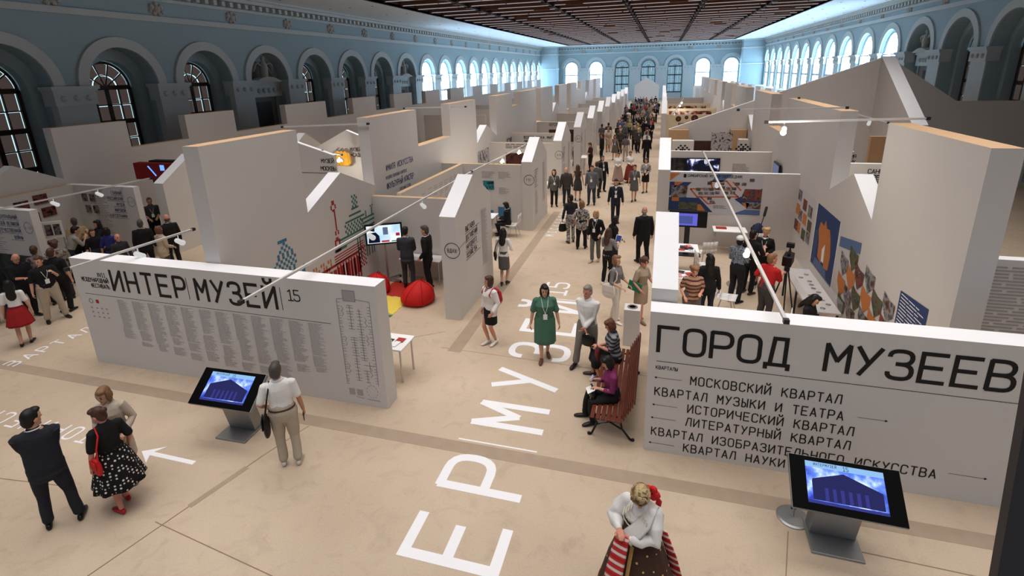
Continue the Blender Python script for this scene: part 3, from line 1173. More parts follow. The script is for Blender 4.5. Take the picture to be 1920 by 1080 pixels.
patL = [('b', 2.7), ('g', 3.1), ('b', 3.07), ('n', 2.95), ('b', 3.05), ('g', 3.0), ('b', 3.0), ('s', 1.65), ('b', 4.2), ('l', 1.5), ('b', 4.0), ('g', 2.6), ('b', 3.6), ('l', 2.0), ('b', 3.6), ('s', 2.4), ('b', 3.6), ('g', 2.8), ('b', 4), ('l', 2.4), ('b', 5)]
WL = skyline_wall('skyline_wall', 7.42, patL, -8.38, -8.02, 'tall white skyline wall left of the main aisle, with pixel art towers and a blue text')
patR = [('b', 3.4), ('g', 2.9), ('b', 5.8), ('n', 3), ('b', 4), ('g', 3), ('b', 4), ('n', 2), ('b', 4), ('g', 2), ('b', 4), ('n', 2), ('b', 4), ('n', 2), ('b', 4), ('n', 2), ('b', 5)]
WR = skyline_wall('skyline_wall', 8.33, patR, 4.25, 4.63, 'tall white skyline wall right of the main aisle, hung with a photo mural')
patH = [('n', 2.0), ('g', 2.6), ('b', 2.6), ('n', 2.6), ('b', 2.7), ('n', 3.6), ('b', 3.6), ('n', 2.9), ('b', 2.9), ('n', 2.7), ('b', 3.0), ('n', 2.6), ('b', 3.0), ('n', 2.6), ('b', 3.6), ('n', 2.6), ('b', 3.0), ('n', 3), ('b', 3), ('n', 3), ('b', 3), ('n', 3), ('b', 3), ('n', 3), ('b', 3), ('n', 3), ('b', 3)]
WH = skyline_wall('skyline_wall', 7.9, patH, -19.86, -19.5, 'tall white skyline wall along the left hall windows', zb=4.40)
# blue text on the far block of the left skyline wall
m = MB()
ox = Vector((-8.016, 0, 0))
pA, pB = at_x(722, 300, -8.02), at_x(768, 283, -8.02)
for s, zz, h, yy in (('#МИЛЯ ИСКУССТВА', 2.98, .17, 13.95), ('#КУЛЬТУРНЫЙ КЛАСТЕР', 2.42, .17, 13.9)):
    text(m, s, ox+RY*yy+RZ*zz, RY, RZ, h, .125 if len(s) < 16 else .098, w=.5, stroke=.16)
for s, zz, h, yy in (('МУЗЕЙНО-ПАРКОВЫЙ КОМПЛЕКС', 2.72, .09, 13.9), ('ПОЛЕЗНЫЙ СЕЗОН', 2.2, .09, 14.7), ('#ИНТЕРАКТИВ', 1.98, .09, 13.95), ('#ПОДЗЕМНЫЕ ИСКУССТВА', 1.72, .12, 14.1), ('#ТЕАТРАЛЬНОЕ', 1.42, .12, 14.8), ('#КИНО', 1.32, .12, 13.95)):
    text(m, s, ox+RY*yy+RZ*zz, RY, RZ, h, h*.62, w=.45, stroke=.14)
on(WL, m, 'blue_lettering', M_BLUEINK)


# pixel art towers, stuck on in little squares
def pixel_block(m, y, z, pat, s, x=-8.016, sk=0.0):
    for r_, row_ in enumerate(pat[::-1]):
        for c_, ch in enumerate(row_):
            if ch == '#':
                a, b_ = y+c_*s, z+r_*s
                m.quad((x, a, b_), (x, a+s*.96, b_), (x, a+s*.96, b_+s*.96), (x, a, b_+s*.96))


def checker(w, h, ph=0):
    return [''.join('#' if (i+j+ph) % 2 == 0 else '.' for i in range(w)) for j in range(h)]


m = MB()
m.cur = 0     # blue dome
pixel_block(m, 8.75, 1.36, ['...####...', '.....#....', '....#.#...', '...#.#.#..', '..#.#.#.#.', '..#.#.#.#.', '.#.#.#.#.#', '#.#.#.#.#.', '.#.#.#.#.#', '#.#.#.#.#.', '#.#.#.#.#.', '.#.#.#.#.#', '#.#.#.#.#.'], .075)
pixel_block(m, 9.62, 1.3, ['.#', '.#', '##', '##'], .06)
m.cur = 1     # red tower
pixel_block(m, 11.0, 1.35, ['.##.', '.##.', '#..#', '#..#', '.##.']+['..#.']*9+['.#.#', '.#.#', '....', '.##.', '####', '#..#', '#..#', '####']+['####']*2, .058)
for k in range(4):
    m.quad((-8.016, 10.9, 1.25-k*.07), (-8.016, 12.3, 1.28-k*.07), (-8.016, 12.3, 1.31-k*.07), (-8.016, 10.9, 1.28-k*.07))
pixel_block(m, 10.3, .45, ['#########################']+['.'*25]+['#.#..#.##.#.##.##.#.##.##']*7, .07)
pixel_block(m, 12.05, .55, checker(5, 9), .065)
for k in range(9):
    y_ = 10.95+k*.13
    m.quad((-8.016, y_, .3), (-8.016, y_+.07, .3), (-8.016, y_+.07, 1.0), (-8.016, y_, 1.0))
m.cur = 2     # green palace
for z_, a, b_ in ((1.98, 11.55, 12.5), (2.12, 11.75, 12.35), (2.28, 11.9, 12.25), (1.86, 12.3, 13.0), (1.74, 12.35, 13.0), (1.6, 11.2, 13.0), (1.5, 11.2, 12.9), (1.42, 10.95, 12.7), (1.36, 10.95, 11.5)):
    m.quad((-8.016, a, z_), (-8.016, b_, z_), (-8.016, b_, z_+.055), (-8.016, a, z_+.055))
pixel_block(m, 11.95, 2.33, checker(4, 5), .07)
pixel_block(m, 11.5, 1.66, checker(12, 4), .075)
pixel_block(m, 12.55, 1.92, ['#', '#', '#'], .06)
pixel_block(m, 12.82, 1.92, ['#.#', '.#.', '.#.', '.#.', '.#.'], .055)
for y_ in (12.0, 12.12, 12.42, 12.54, 12.7, 12.82):
    m.quad((-8.016, y_, .75), (-8.016, y_+.05, .75), (-8.016, y_+.05, 1.5), (-8.016, y_, 1.5))
m.cur = 3     # orange walls
for k in range(11):
    y_ = 9.7+k*.1
    for q in range(5):
        if (k+q) % 3:
            m.quad((-8.016, y_, .75+q*.11), (-8.016, y_+.06, .75+q*.11), (-8.016, y_+.06, .84+q*.11), (-8.016, y_, .84+q*.11))
on(WL, m, 'pixel_art', [mat('blue_vinyl', (62, 122, 156)), mat('red_vinyl', (166, 38, 38)), mat('green_vinyl', (60, 118, 104)), mat('orange_vinyl', (198, 124, 84))])
# grey engraving prints on the gable and next block farther down
m = MB()
m.box(-8.012, 22.3, .9, -8.005, 23.9, 2.3)
m.box(-8.012, 27.0, 1.2, -8.005, 29.0, 2.3)
on(WL, m, 'grey_prints', ramp_mat('grey_engraving', [(.35, (70, 70, 76)), (.5, (190, 188, 188)), (.62, (96, 96, 104))], 2.5))

# ---- historical quarter between the two left skyline walls
hf = [(9.4, 'white gabled fin at the left end of the historical aisle beside the title wall')]
gw = []
for (yy, xa, xb, ze, zp, lb) in ((13.15, -16.4, -16.0, 2.5, 3.3, 'white gabled fin beside the dark exhibit, left of the tall skyline wall'),
                                (19.5, -16.4, -16.0, 2.5, 3.3, 'white gabled fin on the far side of the historical aisle, second one'),
                                (26.0, -16.4, -16.0, 2.5, 3.3, 'white gabled fin on the far side of the historical aisle, third one')):
    o = wall_y('gabled_fin', fin_profile(yy, yy+2.6, ze, zp), xa, xb, lb, cat='wall')
    o.data.materials[1] = M_WTOP
nametext = {0: (9.5, 'white text wall at the left edge with blue grey print and a circled number'), 1: (12.5, 'white text wall with photographs beside it and a circled number, left of the dark exhibit')}
for k in (0, 1):
    yy, lb = nametext[k]
    o = wall_x('text_wall', -19.5, -16.5, yy, yy+.2, 2.5, lb, top=2)
    m = MB()
    oo = Vector((0, yy-.005, 0))
    xr = -16.75
    for q, s in enumerate((['ЦЕНТРАЛЬНЫЙ', 'МУЗЕЙ ВЕЛИКОЙ', 'ОТЕЧЕСТВЕННОЙ', 'ВОЙНЫ'], ['ГЛАВНЫЙ', 'РОССИЙСКИЙ', 'МУЗЕЙ', 'МИРОВОЙ', 'КАРТОГРАФИИ'])[k]):
        L = len(s)*.07
        text(m, s, oo+RX*(xr-.28-L)+RZ*(2.24-q*.2), RX, RZ, .1, .07, w=.45, stroke=.15)
        m.quad(oo+RX*(xr-.3-max(L, .5))+RZ*(2.20-q*.2), oo+RX*(xr-.25)+RZ*(2.20-q*.2), oo+RX*(xr-.25)+RZ*(2.21-q*.2), oo+RX*(xr-.3-max(L, .5))+RZ*(2.21-q*.2))
    on(o, m, 'name_lettering', M_BLUEINK)
    m = MB()
    lines(m, oo, RX, RZ, -18.4, -17.75, .8, 2.35, .06, .022, rnd, .4)
    on(o, m, 'text_column', M_GREYINK)
    m = MB()
    ring(m, oo+RX*-16.72+RZ*2.0, RX, RZ, .16, .012)
    text(m, 'А-36' if k == 0 else 'А-37', oo+RX*-16.84+RZ*1.96, RX, RZ, .08, .065, w=.42, stroke=.14)
    on(o, m, 'circled_number', M_GREYINK)
o_ = [c for c in bpy.data.objects if c.name.startswith('text_wall')][-2]
m = MB()
m.box(-19.0, 9.47, .1, -16.9, 9.496, 1.15)
on(o_, m, 'dark_print', ramp_mat('dark_green_photo', [(.35, (26, 32, 32)), (.55, (58, 66, 64)), (.7, (34, 38, 40))], 2.2))
rk = empty('leaflet_rack', (-16.75, 10.0, 0), radians(35), 'leaflet rack with small photo prints behind the crowd on the left', 'rack')
m = MB()
m.box(-.32, -.02, 1.55, .32, .02, 2.03)
m.build('board', M_WHITE, rk)
for k in range(3):
    m = MB()
    m.box(-.29+k*.2, -.03, 1.63, -.13+k*.2, -.02, 1.95)
    m.build('photo_print', ramp_mat('dark_rack_print_%d' % k, [(.4, (40, 34, 40)), (.55, (120, 104, 100)), (.7, (60, 50, 60))], 8), rk)
for s_ in (-.28, .28):
    m = MB()
    m.tube([(s_, 0, .015), (s_, 0, 1.55)], .014, 8)
    m.build('leg', M_STEEL, rk)
bwH = wall_y('back_wall', [(9.7, 0), (12.5, 0), (12.5, 2.5), (9.7, 2.5)], -19.4, -19.2, 'white back wall of the far left booth with eight small photographs')
for k, (y_, z_) in enumerate(((10.7, 2.0), (11.25, 2.1), (10.9, 1.55), (11.4, 1.65))):
    m = MB()
    m.box(-19.198, y_, z_, -19.17, y_+.4, z_+.3)
    on(bwH, m, 'photo_print', ramp_mat('red_brown_photo_%d' % k, [(.35, (60, 20, 18)), (.5, (120, 70, 60)), (.62, (24, 22, 24))], 6))
o12 = [c for c in bpy.data.objects if c.name.startswith('text_wall')][-1]
for k, (x_, z_) in enumerate(((-18.85, 1.95), (-18.5, 1.95), (-18.8, 1.55), (-18.45, 1.55))):
    m = MB()
    m.box(x_, 12.46, z_, x_+.2, 12.497, z_+.26)
    on(o12, m, 'photo_print', ramp_mat('red_brown_photo_b%d' % k, [(.35, (70, 24, 20)), (.5, (140, 120, 110)), (.62, (24, 30, 34))], 6))
# dark exhibit wall with red display
ex = wall_x('dark_exhibit_wall', -18.2, -16.45, 14.6, 14.9, 3.0, 'black exhibit wall with a glowing red display on top, by the gabled fin')
for i_ in range(3):
    ex.data.materials[i_] = mat('near_black_panel', (26, 23, 23), 0.5)
m = MB()
m.box(-18.6, 14.3, 2.35, -16.9, 14.58, 2.95)
on(ex, m, 'red_display', mat('red_display_panel', (110, 18, 16), emit=.25))
m = MB()
m.quad((-17.35, 14.29, 2.7), (-17.15, 14.29, 2.7), (-17.15, 14.29, 2.9), (-17.35, 14.29, 2.9))
m.bar((-17.9, 14.29, 2.85), (-17.6, 14.29, 2.5), .03)
on(ex, m, 'blue_lit_sign', mat('blue_lit_panel', (90, 140, 255), emit=2))
# two white gables seen behind the left skyline wall, facing the visitor
for (yy, a, pk, b_, lb) in ((13.9, (556, 272), (530, 258), (622, 291), 'white gabled booth wall with a two line museum name, behind the left skyline wall'),
                            (16.4, (591, 277), (648, 244), (706, 268), 'white gabled booth wall with hanging yellow garments, behind the left skyline wall')):
    A, P_, B = at_y(*a, yy), at_y(*pk, yy), at_y(*b_, yy)
    if yy < 15:
        poly = [(P_.x-1, 0), (B.x+.05, 0), (B.x+.05, B.z), (P_.x, P_.z), (P_.x-1, P_.z-.5)]
    else:
        poly = [(A.x, 0), (min(B.x, -8.4), 0), (min(B.x, -8.4), B.z), (P_.x, P_.z), (A.x, A.z)]
    o = wall_x('gabled_wall', 0, 0, yy, yy+.15, 0, lb, poly=poly)
    gw.append(o)
m = MB()
oo = Vector((0, 13.895, 0))
t0 = at_y(603, 305, 13.9)
text(m, 'МУЗЕЙ', oo+RX*t0.x+RZ*t0.z, RX, RZ, .12, .095, stroke=.17)
text(m, 'МОСКВЫ', oo+RX*(t0.x-.05)+RZ*(t0.z-.24), RX, RZ, .12, .095, stroke=.17)
m.quad(oo+RX*(t0.x-.9)+RZ*(t0.z-.34), oo+RX*(t0.x+.55)+RZ*(t0.z-.34), oo+RX*(t0.x+.55)+RZ*(t0.z-.325), oo+RX*(t0.x-.9)+RZ*(t0.z-.325))
on(gw[0], m, 'name_lettering', M_INK)
m = MB()
oo = Vector((0, 16.395, 0))
t0 = at_y(657, 283, 16.4)
text(m, 'МУЗЕЙ', oo+RX*t0.x+RZ*t0.z, RX, RZ, .12, .095, stroke=.17)
text(m, '«САДОВО', oo+RX*t0.x+RZ*(t0.z-.2), RX, RZ, .12, .095, stroke=.17)
on(gw[1], m, 'name_lettering', M_INK)
# yellow garments hanging on that wall
M_YEL = mat('yellow_cloth', (216, 160, 52), 0.8, var=0.2, scale=12)
t0 = at_y(632, 284, 16.2)
t1 = at_y(632, 308, 16.2)
for k in range(3):
    g = empty('hanging_garment', (t0.x+k*.17, 16.22-k*.03, t1.z), 0, ['yellow garment hanging nearest the bright lamp, leftmost of three', 'yellow garment hanging in the middle of three on the gabled wall', 'yellow garment hanging farthest from the lamp, rightmost of three'][k], 'garment', 'yellow hanging garments')
    h = t0.z-t1.z
    m = MB()
    m.tube([(0, 0, 0), (0, 0, h*.5), (0, 0, h*.85), (0, 0, h)], [(.17, .06), (.14, .06), (.15, .05), (.04, .03)], 12)
    m.tube([(-.13, 0, h*.85), (-.2, -.02, h*.45), (-.2, -.02, h*.15)], [.045, .05, .05], 8)
    m.tube([(.13, 0, h*.85), (.2, -.02, h*.45), (.2, -.02, h*.15)], [.045, .05, .05], 8)
    m.build('cloth', M_YEL, g, smooth=True)
    m = MB()
    m.tube([(0, 0, h), (0, 0, h+.08), (.04, .04, h+.12), (.06, .1, h+.1)], .008, 6)
    m.build('hook', M_DARK, g)
# ---- right side of the main aisle
rfin = [(7.50, 10.0, 'white gabled fin rising from the end of the right title wall'), (17.3, 20.4, 'white gabled fin past the photo mural booth, second on the right')]
for k, y0 in enumerate((39.4, 45.3, 51.2, 57.1, 63.0, 69.0, 75.0)):
    rfin.append((y0, y0+2.9, 'white gabled fin along the right side of the main aisle, beyond the painted wall'))
for k, (a, b_, lb) in enumerate(rfin):
    f = wall_y('gabled_fin', fin_profile(a, b_, 2.6, 3.4, a+1.5 if k == 0 else a+1.9), 0.0, .38, lb, 'aisle fins on the right')
    f.data.materials[1] = M_WTOP
M_PHOTO = [ramp_mat('mixed_photo_%d' % k, [(.3, (30, 26, 26)), (.42, (110, 84, 70)), (.5, c), (.6, (60, 60, 66)), (.72, (170, 160, 150))], 4.0+k, detail=6) for k, c in enumerate(((150, 150, 156), (90, 100, 70), (140, 60, 50), (200, 196, 190)))]
M_ORANGE = mat('orange_print', (196, 122, 66), var=.04)
M_NAVY = mat('navy_print', (46, 66, 112), var=.08)
M_BLUE2 = mat('slate_blue_print', (92, 112, 152), var=.05)
M_PGREY = mat('pale_grey_poster', (198, 196, 200), var=.03)
# poster wall of the near right booth
PY = 17.55
pw = wall_x('partition_wall', .38, 4.25, PY, PY+.16, 2.5, 'white partition wall carrying the large orange and blue poster', 'booth partitions on the right', top=2)
m = MB()
yq = PY-.012


def pq(mb, pts, y=None):
    """patch on the poster wall from photo corner points"""
    mb.quad(*[at_y(px, py, y or yq) for px, py in pts])


pts_ = [(1256, 325), (1428, 326), (1423, 403), (1252, 400)]
a, b_ = at_y(1256, 326, yq), at_y(1425, 405, yq)
pA, pB = at_y(1256, 322, yq), at_y(1424, 404, yq)
X0, X1, Z1, Z0 = pA.x, pB.x, pA.z-.02, pB.z
m.box(X0, PY-.012, Z0, X1, PY-.001, Z1)


def PP(u, v):
    return (X0+(X1-X0)*u, Z0+(Z1-Z0)*v)


def patch(mb, uv, y, cur):
    mb.cur = cur
    mb.quad(*[(PP(*p)[0], y, PP(*p)[1]) for p in uv])


Y1, Y2, Y3 = PY-.014, PY-.017, PY-.02
patch(m, [(0, .99), (.12, .99), (0, .78)], Y1, 2)
patch(m, [(.52, .99), (.68, .99), (.58, .8), (.46, .8)], Y1, 4)
patch(m, [(0, .77), (.25, .77), (.15, .55), (0, .4)], Y1, 3)
patch(m, [(.06, .77), (.16, .77), (.06, .62)], Y2, 2)
patch(m, [(.03, .68), (.21, .68), (.2, .38), (.03, .38)], Y2, 5)
patch(m, [(0, .38), (.34, .38), (.5, .03), (0, .03)], Y1, 3)
patch(m, [(.04, .38), (.12, .38), (.12, .28), (.04, .28)], Y2, 2)
patch(m, [(.12, .26), (.33, .26), (.33, .08), (.12, .08)], Y2, 6)
patch(m, [(.33, .22), (.36, .22), (.42, .06), (.33, .06)], Y2, 2)
patch(m, [(.72, .38), (1, .66), (1, .2), (.84, .2)], Y1, 3)
patch(m, [(.82, .64), (1, .64), (1, .36), (.78, .36)], Y2, 7)
patch(m, [(.8, .3), (.88, .3), (.86, .14)], Y2, 2)
patch(m, [(.84, .32), (1, .32), (1, .15), (.86, .15)], Y2, 5)
patch(m, [(.7, .0), (.84, .13), (1, .13), (1, 0)], Y1, 4)
m.cur = 8
for pl in ([(.24, .6), (.32, .4), (.76, .44), (.66, .6), (.44, .62), (.24, .6)], [(.45, .8), (.48, .62)], [(.45, .8), (.62, .82), (.7, .63)], [(.36, .4), (.44, .24), (.52, .26)], [(.69, .8), (.78, .6)]):
    for k in range(len(pl)-1):
        p, q_ = PP(*pl[k]), PP(*pl[k+1])
        stroke2(m, [p, q_], Vector((0, Y1, 0)), RX, RZ, .022)
rr = random.Random(11)
for (u, v) in ((.3, .56), (.38, .57), (.44, .57), (.5, .6), (.56, .62), (.62, .6), (.68, .6), (.33, .46), (.39, .47), (.45, .47), (.51, .49), (.6, .49), (.67, .5), (.42, .72), (.55, .72), (.71, .72), (.78, .72), (.86, .82), (.43, .34), (.46, .25), (.63, .37)):
    w_, h_ = .05, .09
    patch(m, [(u, v), (u+w_, v), (u+w_, v+h_*.8), (u, v+h_*.8)], Y2-rr.random()*.002, 5+rr.randrange(2))
m.cur = 9
pz = PP(.2, .9)
text(m, 'СИМБИРСКИЙ МУЗЕЙ-ЗАПОВЕДНИК', Vector((pz[0], Y1, pz[1])), RX, RZ, .085, .062, w=.5, stroke=.15)
q0, q1 = PP(.155, .88), PP(.185, .97)
m.quad((q0[0], Y1, q0[1]), (q1[0], Y1, q0[1]), (q1[0], Y1, q1[1]), (q0[0], Y1, q1[1]))
lines(m, Vector((0, Y1, 0)), RX, RZ, PP(.5, 0)[0], PP(.66, 0)[0], PP(0, .12)[1], PP(0, .2)[1], .03, .01, rr)
on(pw, m, 'poster', [M_PGREY, M_PGREY, M_ORANGE, M_NAVY, M_BLUE2, M_PHOTO[0], M_PHOTO[1], M_PHOTO[2], mat('red_orange_outline', (204, 92, 58)), M_INK])
# photo mural along the right skyline wall
m = MB()
xm = 4.245


def mq(pts, cur, dx=0.0):
    m.cur = cur
    m.quad(*[at_x(px, py, xm-dx) for px, py in pts])


def mw(y0, z0, y1, z1, cur, dx=0.0, sk=0.0):
    m.cur = cur
    x = xm-dx
    m.quad((x, y0, z0), (x, y1, z0+sk), (x, y1, z1+sk), (x, y0, z1))


mw(15.6, .72, 17.5, 2.15, 0)
for k, (y_, z_, c) in enumerate(((15.7, .8, 5), (16.2, .75, 6), (16.8, .8, 2), (15.7, 1.15, 6), (16.25, 1.2, 2), (16.75, 1.2, 5), (17.1, .8, 7), (17.1, 1.3, 2), (15.8, 1.55, 5), (16.4, 1.6, 7), (17.05, 1.75, 5))):
    mw(y_, z_, y_+.42, z_+.33, c, .002+k*.0002)
mw(13.45, .45, 15.35, 2.15, 3, 0)
mw(13.4, .45, 13.45, 2.15, 1, .001)
mw(15.35, .45, 15.4, 2.15, 1, .001)
m.cur = 2
map_shape = [(13.85, .75), (14.2, .7), (14.3, 1.0), (14.45, .72), (14.8, .8), (14.85, 1.2), (15.0, 1.5), (14.9, 1.75), (14.6, 1.72), (14.5, 1.9), (14.35, 1.72), (14.1, 1.75), (13.95, 1.55), (13.8, 1.15)]
m.quad(*[(xm-.003, p[0], p[1]) for p in map_shape])
m.cur = 1
m.quad(*[(xm-.004, p[0], p[1]) for p in ((14.25, .8), (14.45, .8), (14.5, 1.1), (14.3, 1.3))])
m.cur = 4
m.quad(*[(xm-.002, p[0], p[1]) for p in ((13.9, .5), (15.1, .5), (15.0, .72), (14.0, .72))])
lines(m, Vector((xm-.002, 0, 0)), -RY, RZ, -15.25, -14.95, .6, 1.4, .06, .02, rr, .3)
# lozenge collage
for k, (y_, z_, c) in enumerate(((10.3, .9, 7), (10.3, 1.35, 5), (10.85, .75, 2), (10.8, 1.2, 6), (11.3, .6, 5), (11.35, 1.05, 2), (11.3, 1.5, 5), (11.85, .85, 6), (11.85, 1.35, 7), (12.3, .7, 5), (12.3, 1.15, 2), (12.3, 1.6, 6), (12.8, .8, 2), (12.8, 1.3, 5), (10.35, .4, 6), (10.9, .3, 5), (11.5, .2, 2), (12.0, .4, 5), (12.6, .35, 6))):
    m.cur = c
    s_ = .26
    m.quad(*[(xm-.002-.0003*k, y_+p[0], z_+p[1]) for p in ((-s_, -.05), (0, -.25), (s_, .02), (s_, .28), (0, .2), (-s_, .2))])
mw(12.0, 1.85, 13.3, 2.1, 4, .001, -.25)
mw(8.95, .75, 9.95, 2.0, 3, .001, -.1)
m.cur = 1
lines(m, Vector((xm-.003, 0, 0)), -RY, RZ, -9.9, -9.05, .85, 1.85, .06, .018, rr, .3)
on(WR, m, 'photo_mural', [M_PGREY, M_PAPER, M_ORANGE, M_NAVY, M_BLUE2, M_PHOTO[0], M_PHOTO[1], M_PHOTO[2]])
# booths further along on the right
p2_ = wall_x('partition_wall', .38, 4.25, 22.1, 22.26, 2.5, 'white partition wall with two wall screens behind the poster wall', 'booth partitions on the right', top=2)
for k, (pxa, pxb, pya, pyb, lit) in enumerate(((1253, 1284, 296, 330, 0), (1287, 1348, 296, 330, 1))):
    a, b_ = at_y(pxa, pya, 22.05), at_y(pxb, pyb, 22.05)
    t = empty('wall_screen', (a.x, 22.05, b_.z-.3), 0, ['dark wall screen at the left of the pair', 'wall screen showing pale leaping figures, right of the pair'][k], 'television')
    m = MB()
    m.box(0, -.02, 0, b_.x-a.x, .05, a.z-b_.z+.3)
    m.build('housing', M_BLACK, t)
    m = MB()
    m.box(.04, -.025, .04, b_.x-a.x-.04, -.02, a.z-b_.z+.26)
    m.build('screen', ramp_mat('lit_dance_film', [(.5, (10, 12, 26)), (.56, (60, 70, 120)), (.62, (225, 228, 255))], 2.6, emit=.9, detail=3) if lit else ramp_mat('dim_screen', [(.4, (16, 15, 16)), (.7, (60, 56, 56))], 5, emit=.3), t)
m = MB()
lines(m, Vector((0, 22.09, 0)), RX, RZ, 2.85, 3.55, 1.6, 2.0, .05, .02, rr)
on(p2_, m, 'wall_text', M_GREYINK)
a = at_y(1404, 298, 20.3)
t = empty('wall_screen', (4.2, 20.0, 1.75), 0, 'slim wall screen seen edge on, on the right skyline wall', 'television')
m = MB()
m.box(-.08, 0, 0, 0, 1.0, .6)
m.build('housing', M_BLACK, t)
m = MB()
m.box(-.085, .05, .05, -.08, .95, .55)
m.build('screen', mat('dim_blue_screen', (120, 130, 170), emit=.6), t)
# giant gabled house wall
GY = 29.0
gp = [at_y(1255, 240, GY), at_y(1665, 105, GY), at_y(1795, 190, GY)]
gh = wall_x('gabled_wall', 0, 0, GY, GY+.3, 0, 'giant white gabled wall at the right, peaking above every other panel', poly=[(.42, 0), (16.2, 0), (16.2, gp[2].z), (gp[2].x, gp[2].z), (gp[1].x, gp[1].z), (.42, 2.62)])
rw = wall_y('ridge_wall', [(24.6, 0), (GY, 0), (GY, gp[1].z), (24.6, 3.3)], gp[1].x-.25, gp[1].x+.3, 'white panel wall with a steep white top running down from the giant gable')
rw.data.materials[1] = M_WTOP
# counters and panels in front of the giant gable
for (pa, pb, yy, lb, c) in (((1261, 264), (1299, 300), 27.0, 'white counter with a black pixel motif, left of the dark panel', 0), ((1386, 262), (1412, 300), 27.0, 'white counter with a black pixel motif and dark top, by the tall block', 0), ((1299, 264), (1334, 300), 27.2, 'dark brown picture panel between the white counters', 1), ((1335, 248), (1370, 296), 26.8, 'grey scribbled picture board beside the dark brown panel', 2)):
    a, b_ = at_y(*pa, yy), at_y(*pb, yy)
    b_.x = min(b_.x, 4.1)
    m = MB()
    m.box(a.x, yy-.02, 0, b_.x, yy+(.5 if c == 0 else .06), a.z)
    mm = [M_WHITE, mat('dark_brown_picture', (66, 42, 36), var=.4, scale=4), ramp_mat('scribbled_grey', [(.42, (60, 58, 60)), (.5, (172, 168, 168))], 9, detail=8)][c]
    o = m.build(['display_counter', 'dark_picture', 'scribble_board'][c], mm, None, (a.x, yy, 0))
    tag(o, lb, ['counter', 'picture', 'board'][c])
    if c == 0:
        m = MB()
        cx_ = (a.x+b_.x)/2
        for r_, row_ in enumerate(['..#.#..', '.#.#.#.', '#.###.#', '.###.#.', '#.#.#.#', '..#.#..']):
            for q, ch in enumerate(row_):
                if ch == '#':
                    xx, zz = cx_-.35+q*.1, a.z-.28-r_*.1
                    m.quad((xx, yy-.024, zz), (xx+.09, yy-.024, zz), (xx+.09, yy-.024, zz+.09), (xx, yy-.024, zz+.09))
        on(o, m, 'pixel_motif', M_INK)
for (pa, pb, lb) in (((1255, 243), (1288, 290), 'tan doorway return beside the foot of the giant gable'), ((1370, 243), (1407, 290), 'tan doorway return beside the tall white block')):
    a, b_ = at_y(*pa, 28.7), at_y(*pb, 28.7)
    m = MB()
    m.box(a.x, 28.5, 0, min(b_.x, 4.2), 28.98, a.z)
    tag(m.build('doorway_panel', mat('tan_panel', (196, 158, 118), .85), None, (a.x, 28.7, 0)), lb, 'panel')
# panel walls across the booths farther along on the right
MT = mat('cream_mural_wall', (222, 206, 176), .85, var=.03)
fw = []
for yy, z, lb in ((39.6, 2.5, 'cream wall with painted lettering and circles, right of the aisle'), (45.5, 2.5, 'cream wall with a dark picture strip behind the painted wall'), (51.5, 2.5, 'cream wall with a red picture strip farther down the right side'), (60.0, 2.6, 'white cross wall near the far end of the right row')):
    w_ = wall_x('partition_wall', .38, 4.25, yy, yy+.16, z, lb, 'booth partitions on the right', top=1)
    w_.data.materials[0] = MT if yy < 55 else M_WHITE
    fw.append(w_)
m = MB()
for k, (x_, z_, r_) in enumerate(((1.2, 2.2, .2), (1.75, 2.3, .13), (2.3, 2.25, .24), (2.85, 2.2, .1), (3.4, 2.25, .17))):
    ring(m, (x_, 39.594, z_), RX, RZ, r_*.55, r_*.45, 14)
m.cur = 1
text(m, 'ВЕРА', Vector((3.0, 39.59, 1.75)), RX, RZ, .22, .24, stroke=.2)
text(m, 'РОДИНА', Vector((1.7, 39.59, 1.55)), RX, RZ, .16, .16, stroke=.2)
text(m, 'ДОМ', Vector((1.2, 39.59, 1.75)), RX, RZ, .16, .16, stroke=.2)
m.cur = 2
m.ell((.95, 39.6, 1.35), (.4, .01, .3))
m.cur = 3
m.ell((1.7, 39.6, 1.25), (.4, .01, .2))
on(fw[0], m, 'painted_mural', [mat('maroon_paint', (92, 44, 36)), M_INK, mat('pale_teal_paint', (150, 186, 180)), mat('ochre_paint', (216, 166, 80))])
for k, w_ in ((1, fw[1]), (2, fw[2])):
    m = MB()
    yy = w_.location.y-.085
    m.box(.6, yy-.01, 1.5, 3.9, yy, 2.3)
    on(w_, m, 'picture_strip', ramp_mat('strip_picture_%d' % k, [(.35, (50, 24, 20)), (.5, (130, 60, 50)), (.6, (200, 190, 180))], 3))
# house wall closing the aisle
a = at_y(1168, 163, 86)
pk, b_ = at_y(1212, 145, 86), at_y(1236, 160, 86)
eh = wall_x('gabled_wall', 0, 0, 86, 86.3, 0, 'white gabled wall closing the far end of the main aisle', poly=[(at_y(1190, 160, 86).x, 0), (b_.x, 0), (b_.x, b_.z), (pk.x, pk.z), (at_y(1190, 160, 86).x, at_y(1190, 160, 86).z)])
